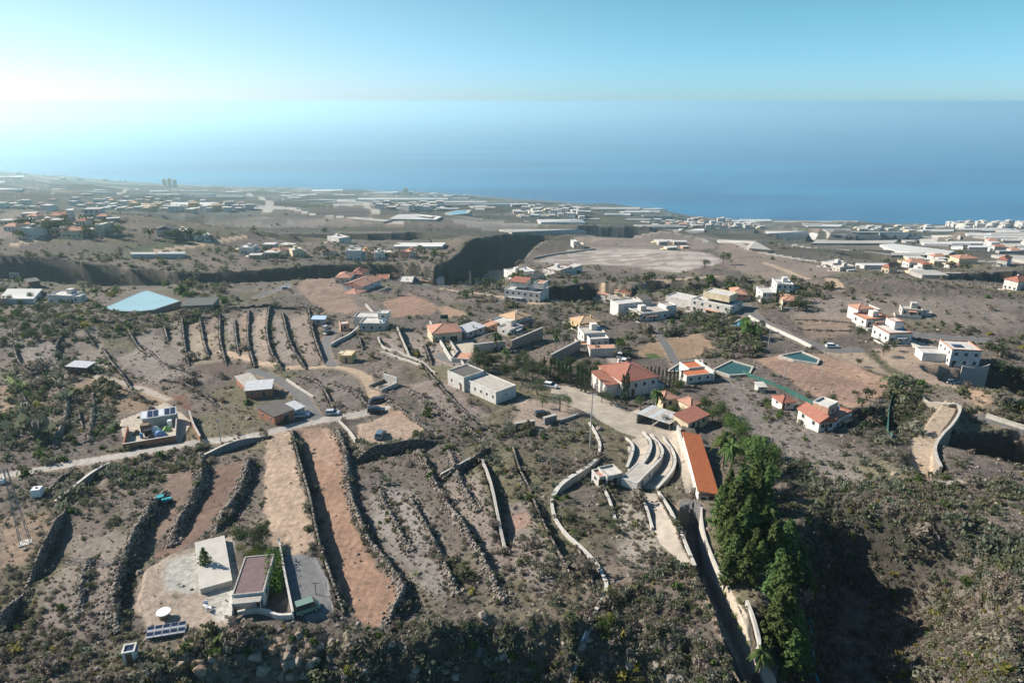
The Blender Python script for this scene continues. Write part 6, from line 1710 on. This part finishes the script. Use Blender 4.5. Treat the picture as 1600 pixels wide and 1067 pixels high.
def trunk_mesh(seed, top=.6, r0=.03, limbs=5, spread=.28, m=None):
    r = np.random.default_rng(seed); b = MB(); p = Vector((0, 0, -.06)); q = Vector((r.normal(0, .02), r.normal(0, .02), top * .5)); t = Vector((r.normal(0, .03), r.normal(0, .03), top))
    b.rod(p, q, r0, 7, r0 * .8); b.rod(q, t, r0 * .8, 7, r0 * .45)
    for k in range(limbs):
        a = k * 6.28 / max(1, limbs) + r.uniform(0, .8); s_ = q.lerp(t, r.uniform(.0, .8)); b.rod(s_, s_ + Vector((math.cos(a) * spread, math.sin(a) * spread, r.uniform(.1, .26))), r0 * .42, 5, r0 * .12)
    return mesh('trunk', b.v, b.f, m or B_BARK, True)
def palm_crown(seed, n=26):
    r = np.random.default_rng(seed); V = []; F = []
    for i in range(n):
        a = i * 2.4 + r.normal(0, .2); el = r.uniform(-.25, 1.2); L = r.uniform(.34, .44); d = Vector((math.cos(a), math.sin(a), 0)); s_ = Vector((-math.sin(a), math.cos(a), 0)); seg = 7; prev = None
        for k in range(seg + 1):
            t = k / seg; x = L * t * math.cos(el * (1 - t * .3)); z = .84 + L * (math.sin(el) * t - 1.05 * t * t * (.55 + .35 * math.cos(el)))
            c = d * x + Vector((0, 0, z)); wd = .055 * math.sin(math.pi * min(1, .15 + t * .85)) + .004
            cur = (c + s_ * wd + Vector((0, 0, -wd * .7)), c, c - s_ * wd + Vector((0, 0, -wd * .7)))
            if prev is not None:
                j = len(V); V += [*prev, *cur]; F += [(j, j + 1, j + 4, j + 3), (j + 1, j + 2, j + 5, j + 4)]
            prev = cur
    return mesh('fronds', V, F, L_PALM)
def vm(name, VF, m): return mesh(name, VF[0], VF[1], m)
TREES = {
 'conifer': [(trunk_mesh(400 + k, .85, .020, 0), vm('crown', crown_conifer(410 + k, 2800, .215 + .022 * k), L_PINE)) for k in range(4)],
 'cypress': [(trunk_mesh(420 + k, .5, .016, 0), vm('crown', crown_cypress(430 + k), L_CYP)) for k in range(3)],
 'broad': [(trunk_mesh(440 + k), vm('crown', crown_broad(450 + k, 1300, .46), L_BRD)) for k in range(3)],
 'dark': [(trunk_mesh(460 + k, .5), vm('crown', crown_broad(470 + k, 1500, .36, .18, 13), L_PINE)) for k in range(3)],
 'pepper': [(trunk_mesh(480 + k, .55, .035), vm('crown', crown_broad(490 + k, 1500, .5, .34, 13, .25, .022), L_PEP)) for k in range(3)],
 'lime': [(trunk_mesh(500 + k, .3, .025), vm('crown', crown_broad(510 + k, 900, .5, .05, 9), L_LIME)) for k in range(2)],
 'palm': [(trunk_mesh(520 + k, .86, .028, 0, m=B_PALM), palm_crown(530 + k)) for k in range(3)],
 'far': [(trunk_mesh(540 + k, .4, .04, 0), vm('crown', crown_broad(550 + k, 130, .45, .2, 7, 0, .075), L_BRD)) for k in range(3)],
}
_tc = [0]
def tree(kind, px, py, h, label, name=None, group=None, cat='tree', z=None):
    _tc[0] += 1; p = G(px, py); tr, cr = TREES[kind][_tc[0] % len(TREES[kind])]
    nm = name or {'conifer': 'pine_tree', 'cypress': 'cypress_tree', 'broad': 'broadleaf_tree', 'dark': 'dark_tree', 'pepper': 'pepper_tree', 'lime': 'leafy_bush', 'palm': 'palm_tree', 'far': 'distant_tree'}[kind]
    o = thing(nm, label, cat, p, rng.uniform(0, 6.28), group)
    o.scale = (h * rng.uniform(.9, 1.12), h * rng.uniform(.9, 1.12), h)
    link('trunk', tr, o); link('fronds' if kind == 'palm' else 'crown', cr, o)
    return o
# pines down the drive
for px, py, h, lb in [
 (1118,835,9,'pine leaning over the sunk lane below the long orange roof'),
 (1140,845,10.5,'tall pine behind the lane pine'),(1160,860,9.5,'pointed conifer at the right of the lane pines'),(1135,880,8,'pine overhanging the planted strip'),
 (1150,800,9,'dark pine just below the tall palms'),(1128,918,5.5,'low pine at the bend of the planted strip'),
 (1222,880,7.5,'bright pine standing alone above the shaded ravine'),(1245,898,5.5,'small pine on the ravine edge right of the bright one'),
 (1212,955,9,'tall bright pine halfway down the drive'),(1218,990,8,'pine just below the tall bright one'),(1205,1010,8.5,'pine left of the drive near the white pillar'),(1232,1035,8.5,'big sunlit pine near the bottom of the drive'),(1228,1062,8,'lowest pine of the drive, cut by the frame edge'),
 (1206,935,8,'pine between the bright lone one and the tall drive pine'),(1222,1010,8,'pine at the heart of the lower drive group'),(1240,1052,7.5,'pine at the outer edge of the lower drive group'),(1236,915,6,'middling pine on the ravine edge'),(1140,905,7.5,'pine at the lower end of the upper clump'),(1160,912,7,'pine on the slope side at the lower end of the upper clump'),(1180,905,6.5,'dim pine bridging the two pine groups'),(1200,880,7,'pine above the bright lone one'),(1150,870,8.5,'pine in the thick of the upper clump'),(1175,780,8,'pine under the biggest round dark tree'),(1132,790,7,'pine beside the front of the long orange roof'),(1175,822,9,'broad pine between the tall palms and the pointed conifer'),(1128,858,8,'full pine at the wall of the planted strip'),(1146,822,9.5,'full dark pine at the heart of the clump'),(1190,800,8.5,'dark pine at the slope side of the clump'),(1185,850,7,'dim pine in the shade behind the pointed conifer'),(1172,885,6.5,'dim pine in the shade of the drive'),(1255,935,5,'dim yellowish conifer at the ravine edge')]:
    tree('conifer', px + 4, py, h * 1.15, lb)
for px, py, h, lb in [
 (1175,738,11,'biggest round dark tree behind the tall palms'),(1195,745,9,'round dark tree right of the biggest one'),(1158,690,7,'dark tree above the red pergola roof'),
 (1136,668,6,'dark tree beside the pergola roof on the slope side'),(1112,660,6.0,'dark tree between the small salmon roofs'),(1062,664,5.0,'dark tree left of the tiny salmon roof'),
 (1160,712,7,'dark tree at the top of the pine drive'),(1060,610,5,'dark bushy tree beside the orange terrace house'),(1045,630,6,'dark tree right of the wide red roof'),
 (1100,642,5.5,'dark tree behind the small salmon annex'),(1126,652,6.5,'dark tree between the annex roofs and the grey slope'),(1146,682,7.5,'dark tree at the upper end of the tree belt'),(1048,652,4.5,'dark tree at the corner of the canopy'),(1030,628,5,'dark tree hugging the right eaves of the wide red roof'),(1190,770,9,'dark tree above the shadow streaks'),(1205,720,6,'smaller dark tree on the edge of the grey slope')]:
    tree('dark', px, py, h * .95, lb)
for px, py, h, lb in [(1130,726,8,'tall palm behind the long orange roof'),(1140,738,7.5,'second tall palm, beside the first behind the orange roof'),(1198,830,5.5,'palm glowing in the shade of the pine drive'),
 (1186,1055,5,'palm at the bottom end of the planted strip'),(1025,640,6,'palm in front of the wide red roof'),(1185,718,6,'palm at the top of the scrub slope'),(776,548,7,'slim palm right of the patio gardens'),(790,566,5,'short palm above the long white house'),(868,545,6,'palm above the angled stone wall')]:
    tree('palm', px, py, h, lb)
for i, (px, py) in enumerate([(860,592),(866,594),(872,596),(878,598),(884,600),(890,602),(850,588)]):
    tree('cypress', px, py, 6.5, 'dark cypress in the row at the top of the concrete yard', group='cypress row by the concrete yard')
for i, px in enumerate(range(1004, 1068, 6)):
    tree('cypress', px, 598 + (px - 1004) * .12 + rng.uniform(-2, 2), 5.4, 'dark cypress in the row behind the wide red roof', group='cypress row behind the red roof')
for i, (px, py) in enumerate([(908,612),(915,614),(921,611),(902,606)]):
    tree('cypress', px, py, 7.5, 'tall cypress in the clump left of the wide red roof', group='cypress clump by the red roof')
tree('cypress', 972, 632, 9, 'left one of two tall cypresses in front of the wide red roof'); tree('cypress', 979, 633, 9.5, 'right one of two tall cypresses in front of the wide red roof')
tree('cypress', 1163, 838, 8, 'narrow cypress among the pines of the drive')
for px, py, h, lb in [(840,617,6,'broad pepper tree at the top of the bare ground'),(874,642,6.5,'pepper tree standing alone beside the concrete yard'),(848,636,3.5,'small pepper tree between the two broad ones'),(815,600,6,'pale feathery tree behind the long white house')]:
    tree('pepper', px, py, h, lb)
for px, py, h, lb in [(745,574,6,'round green tree below the terracotta patio'),(762,582,5,'green tree at the back of the long white house'),(790,590,5,'green tree above the roof of the long white house'),(775,572,5,'green tree among the garden walls'),
 (820,580,6,'leafy tree between garden wall and long white house'),(832,592,5.5,'leafy tree left of the cypress row'),(905,590,6,'green tree above the cypress clump'),(925,594,6,'green tree left of the green netting'),(945,600,6,'green tree behind the wide red roof on its left'),
 (870,530,5,'green tree on the garden bank above the angled wall'),(882,540,5,'second green tree on the garden bank'),(893,575,4.5,'green tree below the angled stone wall'),(940,628,4,'green bush tree at the left eaves of the wide red roof'),(955,634,4,'green bush tree below the left eaves of the wide red roof'),(1000,640,4.5,'green tree beside the yard wall of the wide red roof'),
 (1040,668,4,'green tree beside the sheet roofed canopy'),(398,862,5.0,'leafy green tree behind the maroon roofed house'),(410,850,4.6,'second leafy tree behind the maroon roofed house'),(384,850,3.8,'smaller leafy tree at the corner of the pale terrace'),
 (60,490,5,'green tree above the white farmhouse track'),(50,470,5,'green tree hiding the left end of the white farmhouse'),(40,505,5,'green tree at the left frame edge below the farmhouse'),(20,520,5,'dark green tree at the frame edge'),(72,520,4,'green tree by the first dry terrace'),
 (1100,420,8,'far tree at the near corner of the quarry ground'),(1130,412,10,'far dark tree right of the quarry ground'),(1380,555,4.5,'green tree below the trimmed house'),(1340,530,6,'green tree left of the rambling pink house'),(1395,548,3.5,'olive tree under the trimmed house'),(1295,640,5,'green tree behind the pink tower house'),(1340,572,3,'lone dark bush tree on the tan field'),
 (1015,440,7,'far tree on the dark valley rim'),(1020,455,6,'yellowish tree below the valley track')]:
    tree('broad', px, py, h, lb)
tree('conifer', 322, 888, 4.2, 'young fluffy pine on the gravel yard by the pale terrace')
for px, py, h, lb in [(1200,640,3.0,'yellow green bush left of the tiny red roofed house'),(1215,655,3.0,'yellow green bush below the tiny red roofed house'),(1250,655,2.8,'yellow green bush left of the gabled cottage'),(1195,660,2.6,'low yellow green bush at the left of the bush row'),
 (1133,932,1.6,'round lime bush at the top of the planted strip'),(1152,942,1.3,'clipped round lime bush on the planted strip'),(1150,968,1.8,'ragged lime bush on the planted strip'),(1158,985,1.3,'small yellowish bush on the planted strip'),(1169,1008,1.4,'round lime bush at the foot of the planted strip'),
 (960,832,2.2,'olive bush left of the concrete strip'),(955,944,3.0,'broad olive bush right of the channel end'),(940,985,3.2,'large green bush in the shade below the channel'),(885,800,1.8,'green bush inside the channel curve'),(880,785,1.8,'leafy bush at the top of the channel curve'),(895,835,1.6,'green bush beside the snaking channel'),
 (205,745,2.0,'leafy prickly bush below the ramp wall'),(195,735,1.8,'green bush under the ramp wall top'),(280,915,.9,'reddish garden shrub on the gravel yard'),(272,932,.7,'small lime shrub on the gravel yard'),(40,620,2.6,'big green bush at the left frame edge'),(30,640,2.4,'green bush below the bright grass strip'),(70,610,2.0,'green bush on the bright grass strip'),(225,470+50,2.6,'dark bush below the turquoise reservoir'),
 (394,872,3.4,'lush green tree at the back corner of the maroon roofed house'),(412,866,3.2,'lush green tree behind the clipped hedge'),(380,862,2.6,'lush low bush at the top edge of the pale terrace'),(1340,590,1.0,'small dark hole-like bush on the tan field'),(455,625,1.8,'bush beside the brick shed annex'),(715,600,1.6,'bright bush left of the long white house'),(650,900,1.5,'dark bush in the middle of the grey terrace')]:
    tree('lime' if 'olive' not in lb else 'broad', px, py, h, lb, cat='bush')
# clipped hedge beside the maroon roofed house
a, b_ = G(429, 930), G(431, 876)
hd = []; 
for t in np.linspace(0, 1, 7): hd.append(a.lerp(b_, t))
P = []; Nn = []
r_ = np.random.default_rng(77)
for c in hd:
    q = r_.uniform(-1, 1, (260, 3)); q = q / np.maximum(.75, np.abs(q).max(1))[:, None]
    P.append(q * np.array([1.35, .95, 1.25]) + np.array([c.x, c.y, c.z + 1.5])); Nn.append(q)
V_, F_ = leaf_quads(np.concatenate(P), np.concatenate(Nn), .17, r_)
tag(link('hedge', mesh('hedge', V_, F_, leaf_mat('hedge_leaf', (0.085, 0.16, 0.020), .3))), 'bright green clipped hedge along the right side of the maroon roofed house', 'hedge')

# ------------------------------------------------------------------ the far slope: sheeted plantations, pools, hamlets
M_FILM = mat('plantation_film', (0.50, 0.485, 0.455), .8, .2, .03); M_FILM2 = mat('dusty_plantation_film', (0.36, 0.335, 0.30), .85, .25, .03)
def film(pts, label, m=None, h=2.5):
    P = [G(*p) for p in pts]; c = sum(P, Vector()) / len(P)
    o = thing('plantation_cover', label, 'greenhouse', c)
    q = [(p.x - c.x, p.y - c.y) for p in P]; zs = [p.z - c.z + h for p in P]; n = len(q)
    ar = sum(q[i][0] * q[(i+1) % n][1] - q[(i+1) % n][0] * q[i][1] for i in range(n))
    if ar < 0: q.reverse(); zs.reverse()
    v = [(q[i][0], q[i][1], zs[i] - h - 12) for i in range(n)] + [(q[i][0], q[i][1], zs[i]) for i in range(n)]
    MB().add(v, [(i, (i+1) % n, n + (i+1) % n, n + i) for i in range(n)]).build('side_netting', m or M_FILM, o)
    e = [(p[0] * 1.01, p[1] * 1.01) for p in q]
    MB().add([(e[i][0], e[i][1], zs[i] + .1) for i in range(n)], [tuple(range(n))]).build('film_roof', m or M_FILM, o)
def fq(x0, x1, yt, yb, sk=0.0): return [(x0, yb), (x1, yb), (x1 + sk, yt), (x0 + sk, yt)]
for pts, lb, m in [
 (fq(-10,38,275.5,278),'pale covered plantation on the left skyline slope at the frame edge',None),(fq(-10,8,284,288),'short white plantation cover at the frame edge below the skyline',None),(fq(-10,36,296,299),'long thin white cover below the left skyline',None),
 ([(608,345),(680,346),(690,341),(650,337),(622,338)],'big pale plantation cover in the middle of the far slope',None),([(555,342),(612,347),(600,349),(550,345)],'curved pale cover left of the big one',M_FILM2),
 (fq(488,536,297,299),'thin white cover near the coast left of the tower',None),(fq(545,622,300.5,302.5),'long white cover beside the coastal tower',None),(fq(560,700,310.5,313),'very long white strip on the coastal plain',None),(fq(655,760,315.5,318),'white strip right of the very long one',M_FILM2),(fq(700,800,319,321),'white strip above the far blue reservoir',None),
 (fq(455,495,304,306.5),'pale cover on the far left plain',M_FILM2),(fq(615,690,384,390,6),'pale rounded cover behind the rim houses',None),
 (fq(845,915,345,350,-6),'white cover above the cream hamlet',None),(fq(800,925,361,366,-20),'long cream cover behind the dark valley',M_FILM2),(fq(885,1010,319.5,321.5),'long white cover close to the coast',None),(fq(935,1000,325,328),'cream cover near the coastal bend',M_FILM2),(fq(1005,1060,325.5,328),'white cover at the tip of the coast',None),(fq(945,985,335,338),'thin white cover on the plain',None),
 (fq(1000,1070,353,357,-10),'cream cover left of the pink coastal town',M_FILM2),(fq(1155,1205,342.5,347),'white cover at the water edge',None),(fq(1210,1340,346.5,348.5),'long pale cover along the shore',M_FILM2),
 (fq(1200,1265,363.5,367.5,-4),'white cover behind the brown plateau',None),(fq(1300,1340,360,369,-14),'pale square cover on the plain',M_FILM2),(fq(1268,1395,377,383,8),'tan cover on the brown plateau',M_FILM2),([(1374,385),(1395,384),(1490,396),(1482,400),(1400,395)],'large white cover shaped like a blade on the right plateau',None),(fq(1392,1445,399,403),'pale cover under the white blade',M_FILM2),
 ([(1420,428),(1460,428),(1482,437),(1440,436)],'pale cover by the right plateau road',M_FILM2),(fq(1350,1405,416.5,420,-14),'thin white cover on the right plateau road',None),([(1548,402),(1600,404),(1640,414),(1600,412)],'pale cover near the right frame edge',M_FILM2),([(1120,378),(1180,381),(1205,395),(1170,392)],'cream cover on the bend behind the quarry',M_FILM2),
 (fq(1455,1500,370,375),'pale cover at the foot of the white coastal town',M_FILM2),(fq(1060,1100,360,363),'small pale cover on the plain below the pink town',None),(fq(1520,1600,366,372,20),'dusty cover rows near the right frame edge',M_FILM2),(fq(0,54,459,475,14),'white flat roofed greenhouse at the left frame edge',None),(fq(205,245,400,403),'long low white roof on the barranco rim',None),(fq(247,290,399,402.5),'second low white roof on the barranco rim',None),
 (fq(258,380,308,310),'thin pale strip above the left hillside village',M_FILM2),(fq(280,345,318,322,-14),'pale cover among the hillside village',None)]:
    film(pts, lb, m)
reservoir([(690,334),(715,329),(737,328),(732,333),(705,336)], 1.0, mat('far_blue_water', (0.10, 0.36, 0.48), .4, .05, .1), CONC_P, 'bright blue reservoir far off on the coastal plain', th=6, lvl=.2)

def covers(pg, n, label, group, wr=(14, 46), hr=(.8, 2.2)):
    pg = np.array(pg, float); lo, hi = pg.min(0), pg.max(0); k = 0; t = 0
    while k < n and t < n * 40:
        t += 1; x, y_ = rng.uniform(lo[0], hi[0]), rng.uniform(lo[1], hi[1])
        if not in_poly(np.array([x]), np.array([y_]), pg)[0] or G(x, y_).z < 6 or G(x, y_ - hr[1]).z < 6: continue
        w = rng.uniform(*wr); hh = rng.uniform(*hr); sk = rng.uniform(-8, 8)
        P = [G(*p) for p in fq(x, x + w, y_ - hh, y_, sk)]; c = sum(P, Vector()) / 4
        if max((p - c).length for p in P) > 420: continue
        v = [(p.x - c.x, p.y - c.y, p.z - c.z - 8) for p in P] + [(p.x - c.x, p.y - c.y, p.z - c.z + 2.5) for p in P]
        o = link('plantation_cover', mesh('plantation_cover', v, [(0,1,5,4),(1,2,6,5),(2,3,7,6),(3,0,4,7),(4,5,6,7)], [M_FILM, M_FILM2][k % 2])); o.location = c
        nm = ['white', 'dusty'][k % 2]; tag(o, nm + ' ' + label, 'greenhouse', nm + ' ' + group); k += 1
covers([(420,297),(640,304),(800,312),(800,330),(600,330),(430,318)], 22, 'plantation cover among many on the hazy middle plain', 'covers of the middle plain')
covers([(800,316),(1010,330),(1000,350),(800,345)], 20, 'plantation cover near the central coast', 'covers of the central coast')
covers([(1090,350),(1600,358),(1600,402),(1400,382),(1200,366)], 46, 'plantation cover on the right coastal plain', 'covers of the right coastal plain', (16, 60), (1.2, 4.0))
covers([(0,290),(250,296),(400,302),(380,308),(100,306)], 10, 'plantation cover on the hazy left slope', 'covers of the left slope')

# houses along the far rims, near enough to show windows
for A, B, d, h, wl, rf, rm, lb, wn_ in [
 ((541,407),(564,408),12,8.5,M_WHITE,'flat',M_DECKW,'tall white house at the left of the barranco rim group',(4,1,0)),
 ((563,405),(577,405),11,6.5,M_OCHRE,'flat',M_DECKT,'yellowish house right behind the tall white rim house',(3,0,0)),
 ((586,408),(602,408),10,7.0,M_WHITE,'flat',M_DECKW,'white cubic house in the middle of the barranco rim group',(3,0,1)),
 ((602,402),(612,402),9,4.0,M_CREAM,'flat',M_DECKW,'small cream house in the barranco rim group',(2,0,0)),
 ((626,404),(640,404),12,6.0,M_PINK,'flat',M_DECKT,'pink house at the right of the barranco rim group',(2,0,0)),
 ((640,404),(650,404),10,5.0,M_GREYW,'flat',M_DECK,'grey house at the right end of the barranco rim group',(2,0,0)),
 ((458,402),(474,402),10,6.5,M_CREAM,'flat',M_DECKW,'cream house alone left of the barranco rim group',(3,0,0)),
 ((512,378),(530,380),12,6.0,M_WHITE,'flat',M_DECKW,'white house on the ridge beyond the barranco rim',(3,0,0)),
 ((374,398),(396,399),12,6.0,M_WHITE,'flat',M_DECKW,'white house with green netting on the left barranco rim',(3,1,0)),
 ((246,370),(270,371),14,7.0,M_WHITE,'gable',M_DECKD,'large white house with two gables above the green terraces',(4,1,0)),
 ((274,372),(297,373),14,6.5,M_CREAM,'flat',M_DECKW,'cream house right of the two gabled one',(3,1,0)),
 ((304,376),(330,376),12,4.5,M_WHITE,'flat',M_DECKW,'low white house at the right of the green terraces',(3,0,0)),
 ((34,372),(52,373),14,8.0,M_WHITE,'flat',M_DECKW,'white villa with dark windows by the green lawn',(3,1,0)),
 ((96,372),(128,372),14,6.0,M_CREAM,'hip',T_SALM,'wide house with pinkish tiled roof beyond the lawn',(4,1,0)),
 ((150,368),(162,369),12,9.0,M_CREAM,'flat',M_DECKW,'tall cream house behind the big round tree',(2,1,0)),
 ((106,345),(118,345),14,9.0,M_WHITE,'flat',M_DECKW,'pale tower like house with red neighbours',(2,1,0)),
 ((78,346),(97,346),14,5.0,M_CREAM,'hip',T_SALM,'long salmon roofed house on the left slope',(3,0,0)),
 ((60,364),(74,364),12,5.0,M_GREYW,'flat',M_DECKW,'grey house between villa and tiled house',(2,0,0)),
 ((896,388),(902,388),10,6.0,M_WHITE,'flat',M_DECKW,'tiny white house at the rim of the quarry ground',(1,0,0)),
 ((902,389),(912,389),12,3.5,M_CREAM,'flat',M_DECKW,'low cream shed beside the tiny quarry house',(2,0,0)),
 ((1283,417),(1300,419),14,4.0,M_WHITE,'flat',M_DECKW,'white farm sheds on the brown plateau track',(3,0,0)),
 ((1300,423),(1312,424),12,4.0,M_GREYW,'flat',M_DECKW,'grey farm shed next to the white ones on the plateau',(2,0,0)),
 ((1376,426),(1388,427),12,4.5,M_CREAM,'hip',T_RED,'small house beside the plateau road',(2,0,0)),
 ((1480,413),(1497,414),16,8.0,M_CREAM,'hip',T_SALM,'orange tinted house on the far right plateau',(3,1,0)),
 ((1556,416),(1572,416),16,6.0,M_WHITE,'hip',T_RED,'red roofed house near the right frame edge',(3,0,0)),
 ((1566,452),(1588,454),14,6.0,M_WHITE,'hip',T_RED,'white house with red roof above the right valley',(3,1,0))]:
    H1('far_house', A, B, d, h, wl, rf, rm, lb, wn_, 2.0, door=False, group='houses on the far rims')

# hamlets: small houses too far to show more than walls, roof and a few openings
FARH = []
for k, (wl, rf, hip, two) in enumerate([(M_WHITE, M_DECKW, 0, 1), (M_CREAM, M_DECKW, 0, 0), (M_WHITE, T_SALM, 1, 0), (M_WHITE, M_DECK, 0, 1), (M_PINK, M_DECKW, 0, 0), (M_OCHRE, T_TAN, 1, 1), (M_GREYW, M_DECKW, 0, 0), (M_WHITE, T_RED, 1, 1)]):
    h = 6.4 if two else 3.6; b = MB().box(-6, 6, -4.5, 4.5, -4, h); nf = [0] * len(b.f)
    if k % 2: b.box(-10, -6.01, -3, 4, -4, h * .55); nf += [0] * 6
    if hip:
        b.add([(-6.4,-4.9,h+.05),(6.4,-4.9,h+.05),(6.4,4.9,h+.05),(-6.4,4.9,h+.05),(-2.5,0,h+2),(2.5,0,h+2)], [(0,1,5,4),(1,2,5),(2,3,4,5),(3,0,4),(0,3,2,1)]); nf += [1] * 5
    else:
        b.box(-6.1, 6.1, -4.6, 4.6, h + .01, h + .45); nf += [1] * 6
    for st in range(2 if two else 1):
        for x in (-4, -.5, 3): b.box(x - .6, x + .6, -4.56, -4.45, 1 + 3.1 * st, 2.3 + 3.1 * st); nf += [2] * 6
        for y_ in (-2, 2): b.box(-6.06, -5.95, y_ - .6, y_ + .6, 1 + 3.1 * st, 2.3 + 3.1 * st); nf += [2] * 6
    me = mesh('hamlet_house', b.v, b.f, [wl, rf, M_GLASS]); me.polygons.foreach_set('material_index', nf); FARH.append(me)
def hamlet(pg, n, label, group, kinds, s0=1.0, rz=0.0):
    pg = np.array(pg, float); lo, hi = pg.min(0), pg.max(0); k = 0; t = 0; placed = []
    while k < n and t < n * 60:
        t += 1; x, y_ = rng.uniform(lo[0], hi[0]), rng.uniform(lo[1], hi[1])
        if not in_poly(np.array([x]), np.array([y_]), pg)[0]: continue
        p = G(x, y_)
        if p.z < 4 or any((p - q).length < 17 * s0 for q in placed): continue
        placed.append(p)
        ki = kinds[int(rng.integers(0, len(kinds)))]; lk = ['white flat roofed', 'cream flat roofed', 'white salmon roofed', 'white two storey', 'pinkish', 'ochre tan roofed', 'grey', 'white red roofed'][ki]
        o = link('hamlet_house', FARH[ki]); o.location = p; o.rotation_euler = (0, 0, rz + rng.normal(0, .25)); q = s0 * rng.uniform(.85, 1.3); o.scale = (q * rng.uniform(.8, 1.25), q, q * rng.uniform(.85, 1.2))
        tag(o, lk + ' ' + label, 'house', lk + ' ' + group); k += 1
hamlet([(150,316),(235,310),(400,322),(396,330),(280,333),(160,328)], 75, 'house of the crowded hillside village on the left slope', 'hillside village houses', [0, 1, 1, 3, 5, 6])
hamlet([(0,312),(110,312),(150,322),(60,330),(0,326)], 14, 'house scattered left of the hillside village', 'scattered houses on the left slope', [0, 1, 6, 2])
hamlet([(10,340),(180,338),(180,366),(20,368)], 20, 'house among the green trees of the near left hamlet', 'near left hamlet houses', [0, 1, 2, 4, 7, 6], .72)
hamlet([(20,270),(180,281),(240,288),(130,284),(20,276)], 14, 'house along the hazy left skyline', 'skyline houses', [0, 3, 6], 1.6)
hamlet([(580,317),(690,320),(690,330),(590,328)], 18, 'house beside the far blue reservoir', 'houses by the far reservoir', [0, 3, 6, 1], 1.3)
hamlet([(640,304),(740,308),(740,312),(650,310)], 12, 'house near the shore in the hazy middle', 'middle shore houses', [0, 3], 1.6)
hamlet([(800,322),(920,326),(920,344),(810,340)], 34, 'house spread over the coastal plain', 'coastal plain houses', [0, 3, 6, 1], 1.2)
hamlet([(990,349),(1080,347),(1190,352),(1190,357),(1040,356)], 46, 'house of the coastal town', 'pink coastal town houses', [4, 1, 0, 2], 1.1)
hamlet([(1480,352),(1505,347.8),(1600,348.5),(1640,356),(1490,358)], 52, 'house of the bright coastal town at the water', 'white coastal town houses', [0, 3, 0, 6], 1.2)
hamlet([(1090,340),(1160,346),(1150,349),(1080,344)], 8, 'house at the coastal bend', 'coastal bend houses', [0, 4], 1.2)
hamlet([(1330,352),(1450,354),(1450,364),(1340,362)], 16, 'house on the plain left of the white coastal town', 'plain houses by the white town', [0, 6, 1], 1.2)
hamlet([(1405,412),(1480,404),(1500,418),(1430,428)], 10, 'house of the little hamlet on the right plateau', 'right plateau hamlet houses', [0, 1, 2, 7], .8)
hamlet([(1010,378),(1070,376),(1075,390),(1015,392)], 9, 'low farm building under the knoll behind the quarry', 'quarry farm buildings', [4, 6, 1], .7)
hamlet([(370,388),(450,388),(520,398),(400,404)], 9, 'house in the scrub left of the barranco rim group', 'barranco rim cottages', [1, 6, 2], .7)
hamlet([(1540,380),(1620,380),(1620,400),(1545,398)], 7, 'house near the right frame edge on the plain', 'right edge houses', [0, 2, 7], 1.0)
def tower(px, py, w, h, label):
    p = G(px, py); o = thing('apartment_tower', label, 'tower block', p); b = MB().box(-w/2, w/2, -8, 8, -5, h); b.build('wall', M_CREAM, o)
    for k in range(int(h / 5)): MB().box(-w/2 + 2, w/2 - 2, -8.15, -7.9, 3.4 + 5 * k, 4.6 + 5 * k).build('window_band', M_GLASS, o)
    MB().box(-w/4, w/4, -4, 4, h, h + 4).build('roof_house', M_CREAM, o)
for px, py, w, h, lb in [(258,291,15,34,'left one of three hazy apartment towers on the left coast'),(266,291,14,38,'middle one of three hazy apartment towers on the left coast'),(274,291.5,14,32,'right one of three hazy apartment towers on the left coast'),(634,301,24,22,'squat tower block alone on the middle shore')]: tower(px, py, w, h, lb)

# trees of the far slopes
def grove(pg, n, h, label, group, kind='far'):
    pg = np.array(pg, float); lo, hi = pg.min(0), pg.max(0); k = 0
    while k < n:
        x, y_ = rng.uniform(lo[0], hi[0]), rng.uniform(lo[1], hi[1])
        if not in_poly(np.array([x]), np.array([y_]), pg)[0]: continue
        tree(kind, x, y_, h * rng.uniform(.7, 1.3), label, 'distant_tree', group); k += 1
grove([(20,350),(190,345),(200,372),(30,376)], 34, 9, 'dark green garden tree among the near left hamlet', 'hamlet garden trees')
grove([(225,370),(340,368),(345,378),(230,380)], 12, 8, 'tree round the houses above the green terraces', 'terrace house trees')
grove([(400,390),(720,392),(720,412),(420,408)], 34, 6, 'dark tree along the barranco rim houses', 'barranco rim trees')
grove([(700,440),(850,438),(850,452),(720,452)], 24, 6, 'dark tree on the valley side below the cream row', 'cream row trees')
grove([(1370,408),(1500,402),(1520,424),(1390,430)], 14, 7, 'tree of the right plateau hamlet', 'plateau hamlet trees')
grove([(1170,470),(1260,470),(1262,490),(1180,488)], 14, 5, 'dark bushy tree on the small villa hill', 'villa hill trees')
grove([(1010,485),(1190,495),(1180,530),(1030,520)], 24, 3.2, 'dark bushy tree on the knoll below the white houses', 'knoll trees', 'far')
grove([(735,560),(940,575),(930,605),(740,590)], 40, 4.6, 'garden tree of the green belt above the concrete yard', 'garden belt trees', 'broad')
grove([(0,470),(60,480),(120,520),(30,560),(0,560)], 10, 4.0, 'green tree at the left edge of the dry terraces', 'left edge trees', 'broad')
grove([(1330,615),(1430,605),(1420,680),(1350,680)], 12, 3.5, 'grey green bushy tree in the pit below the orange field', 'pit trees', 'far')
grove([(1540,545),(1600,540),(1610,640),(1560,600)], 14, 4.5, 'dark tree on the gully side by the white corner house', 'gully side trees', 'far')
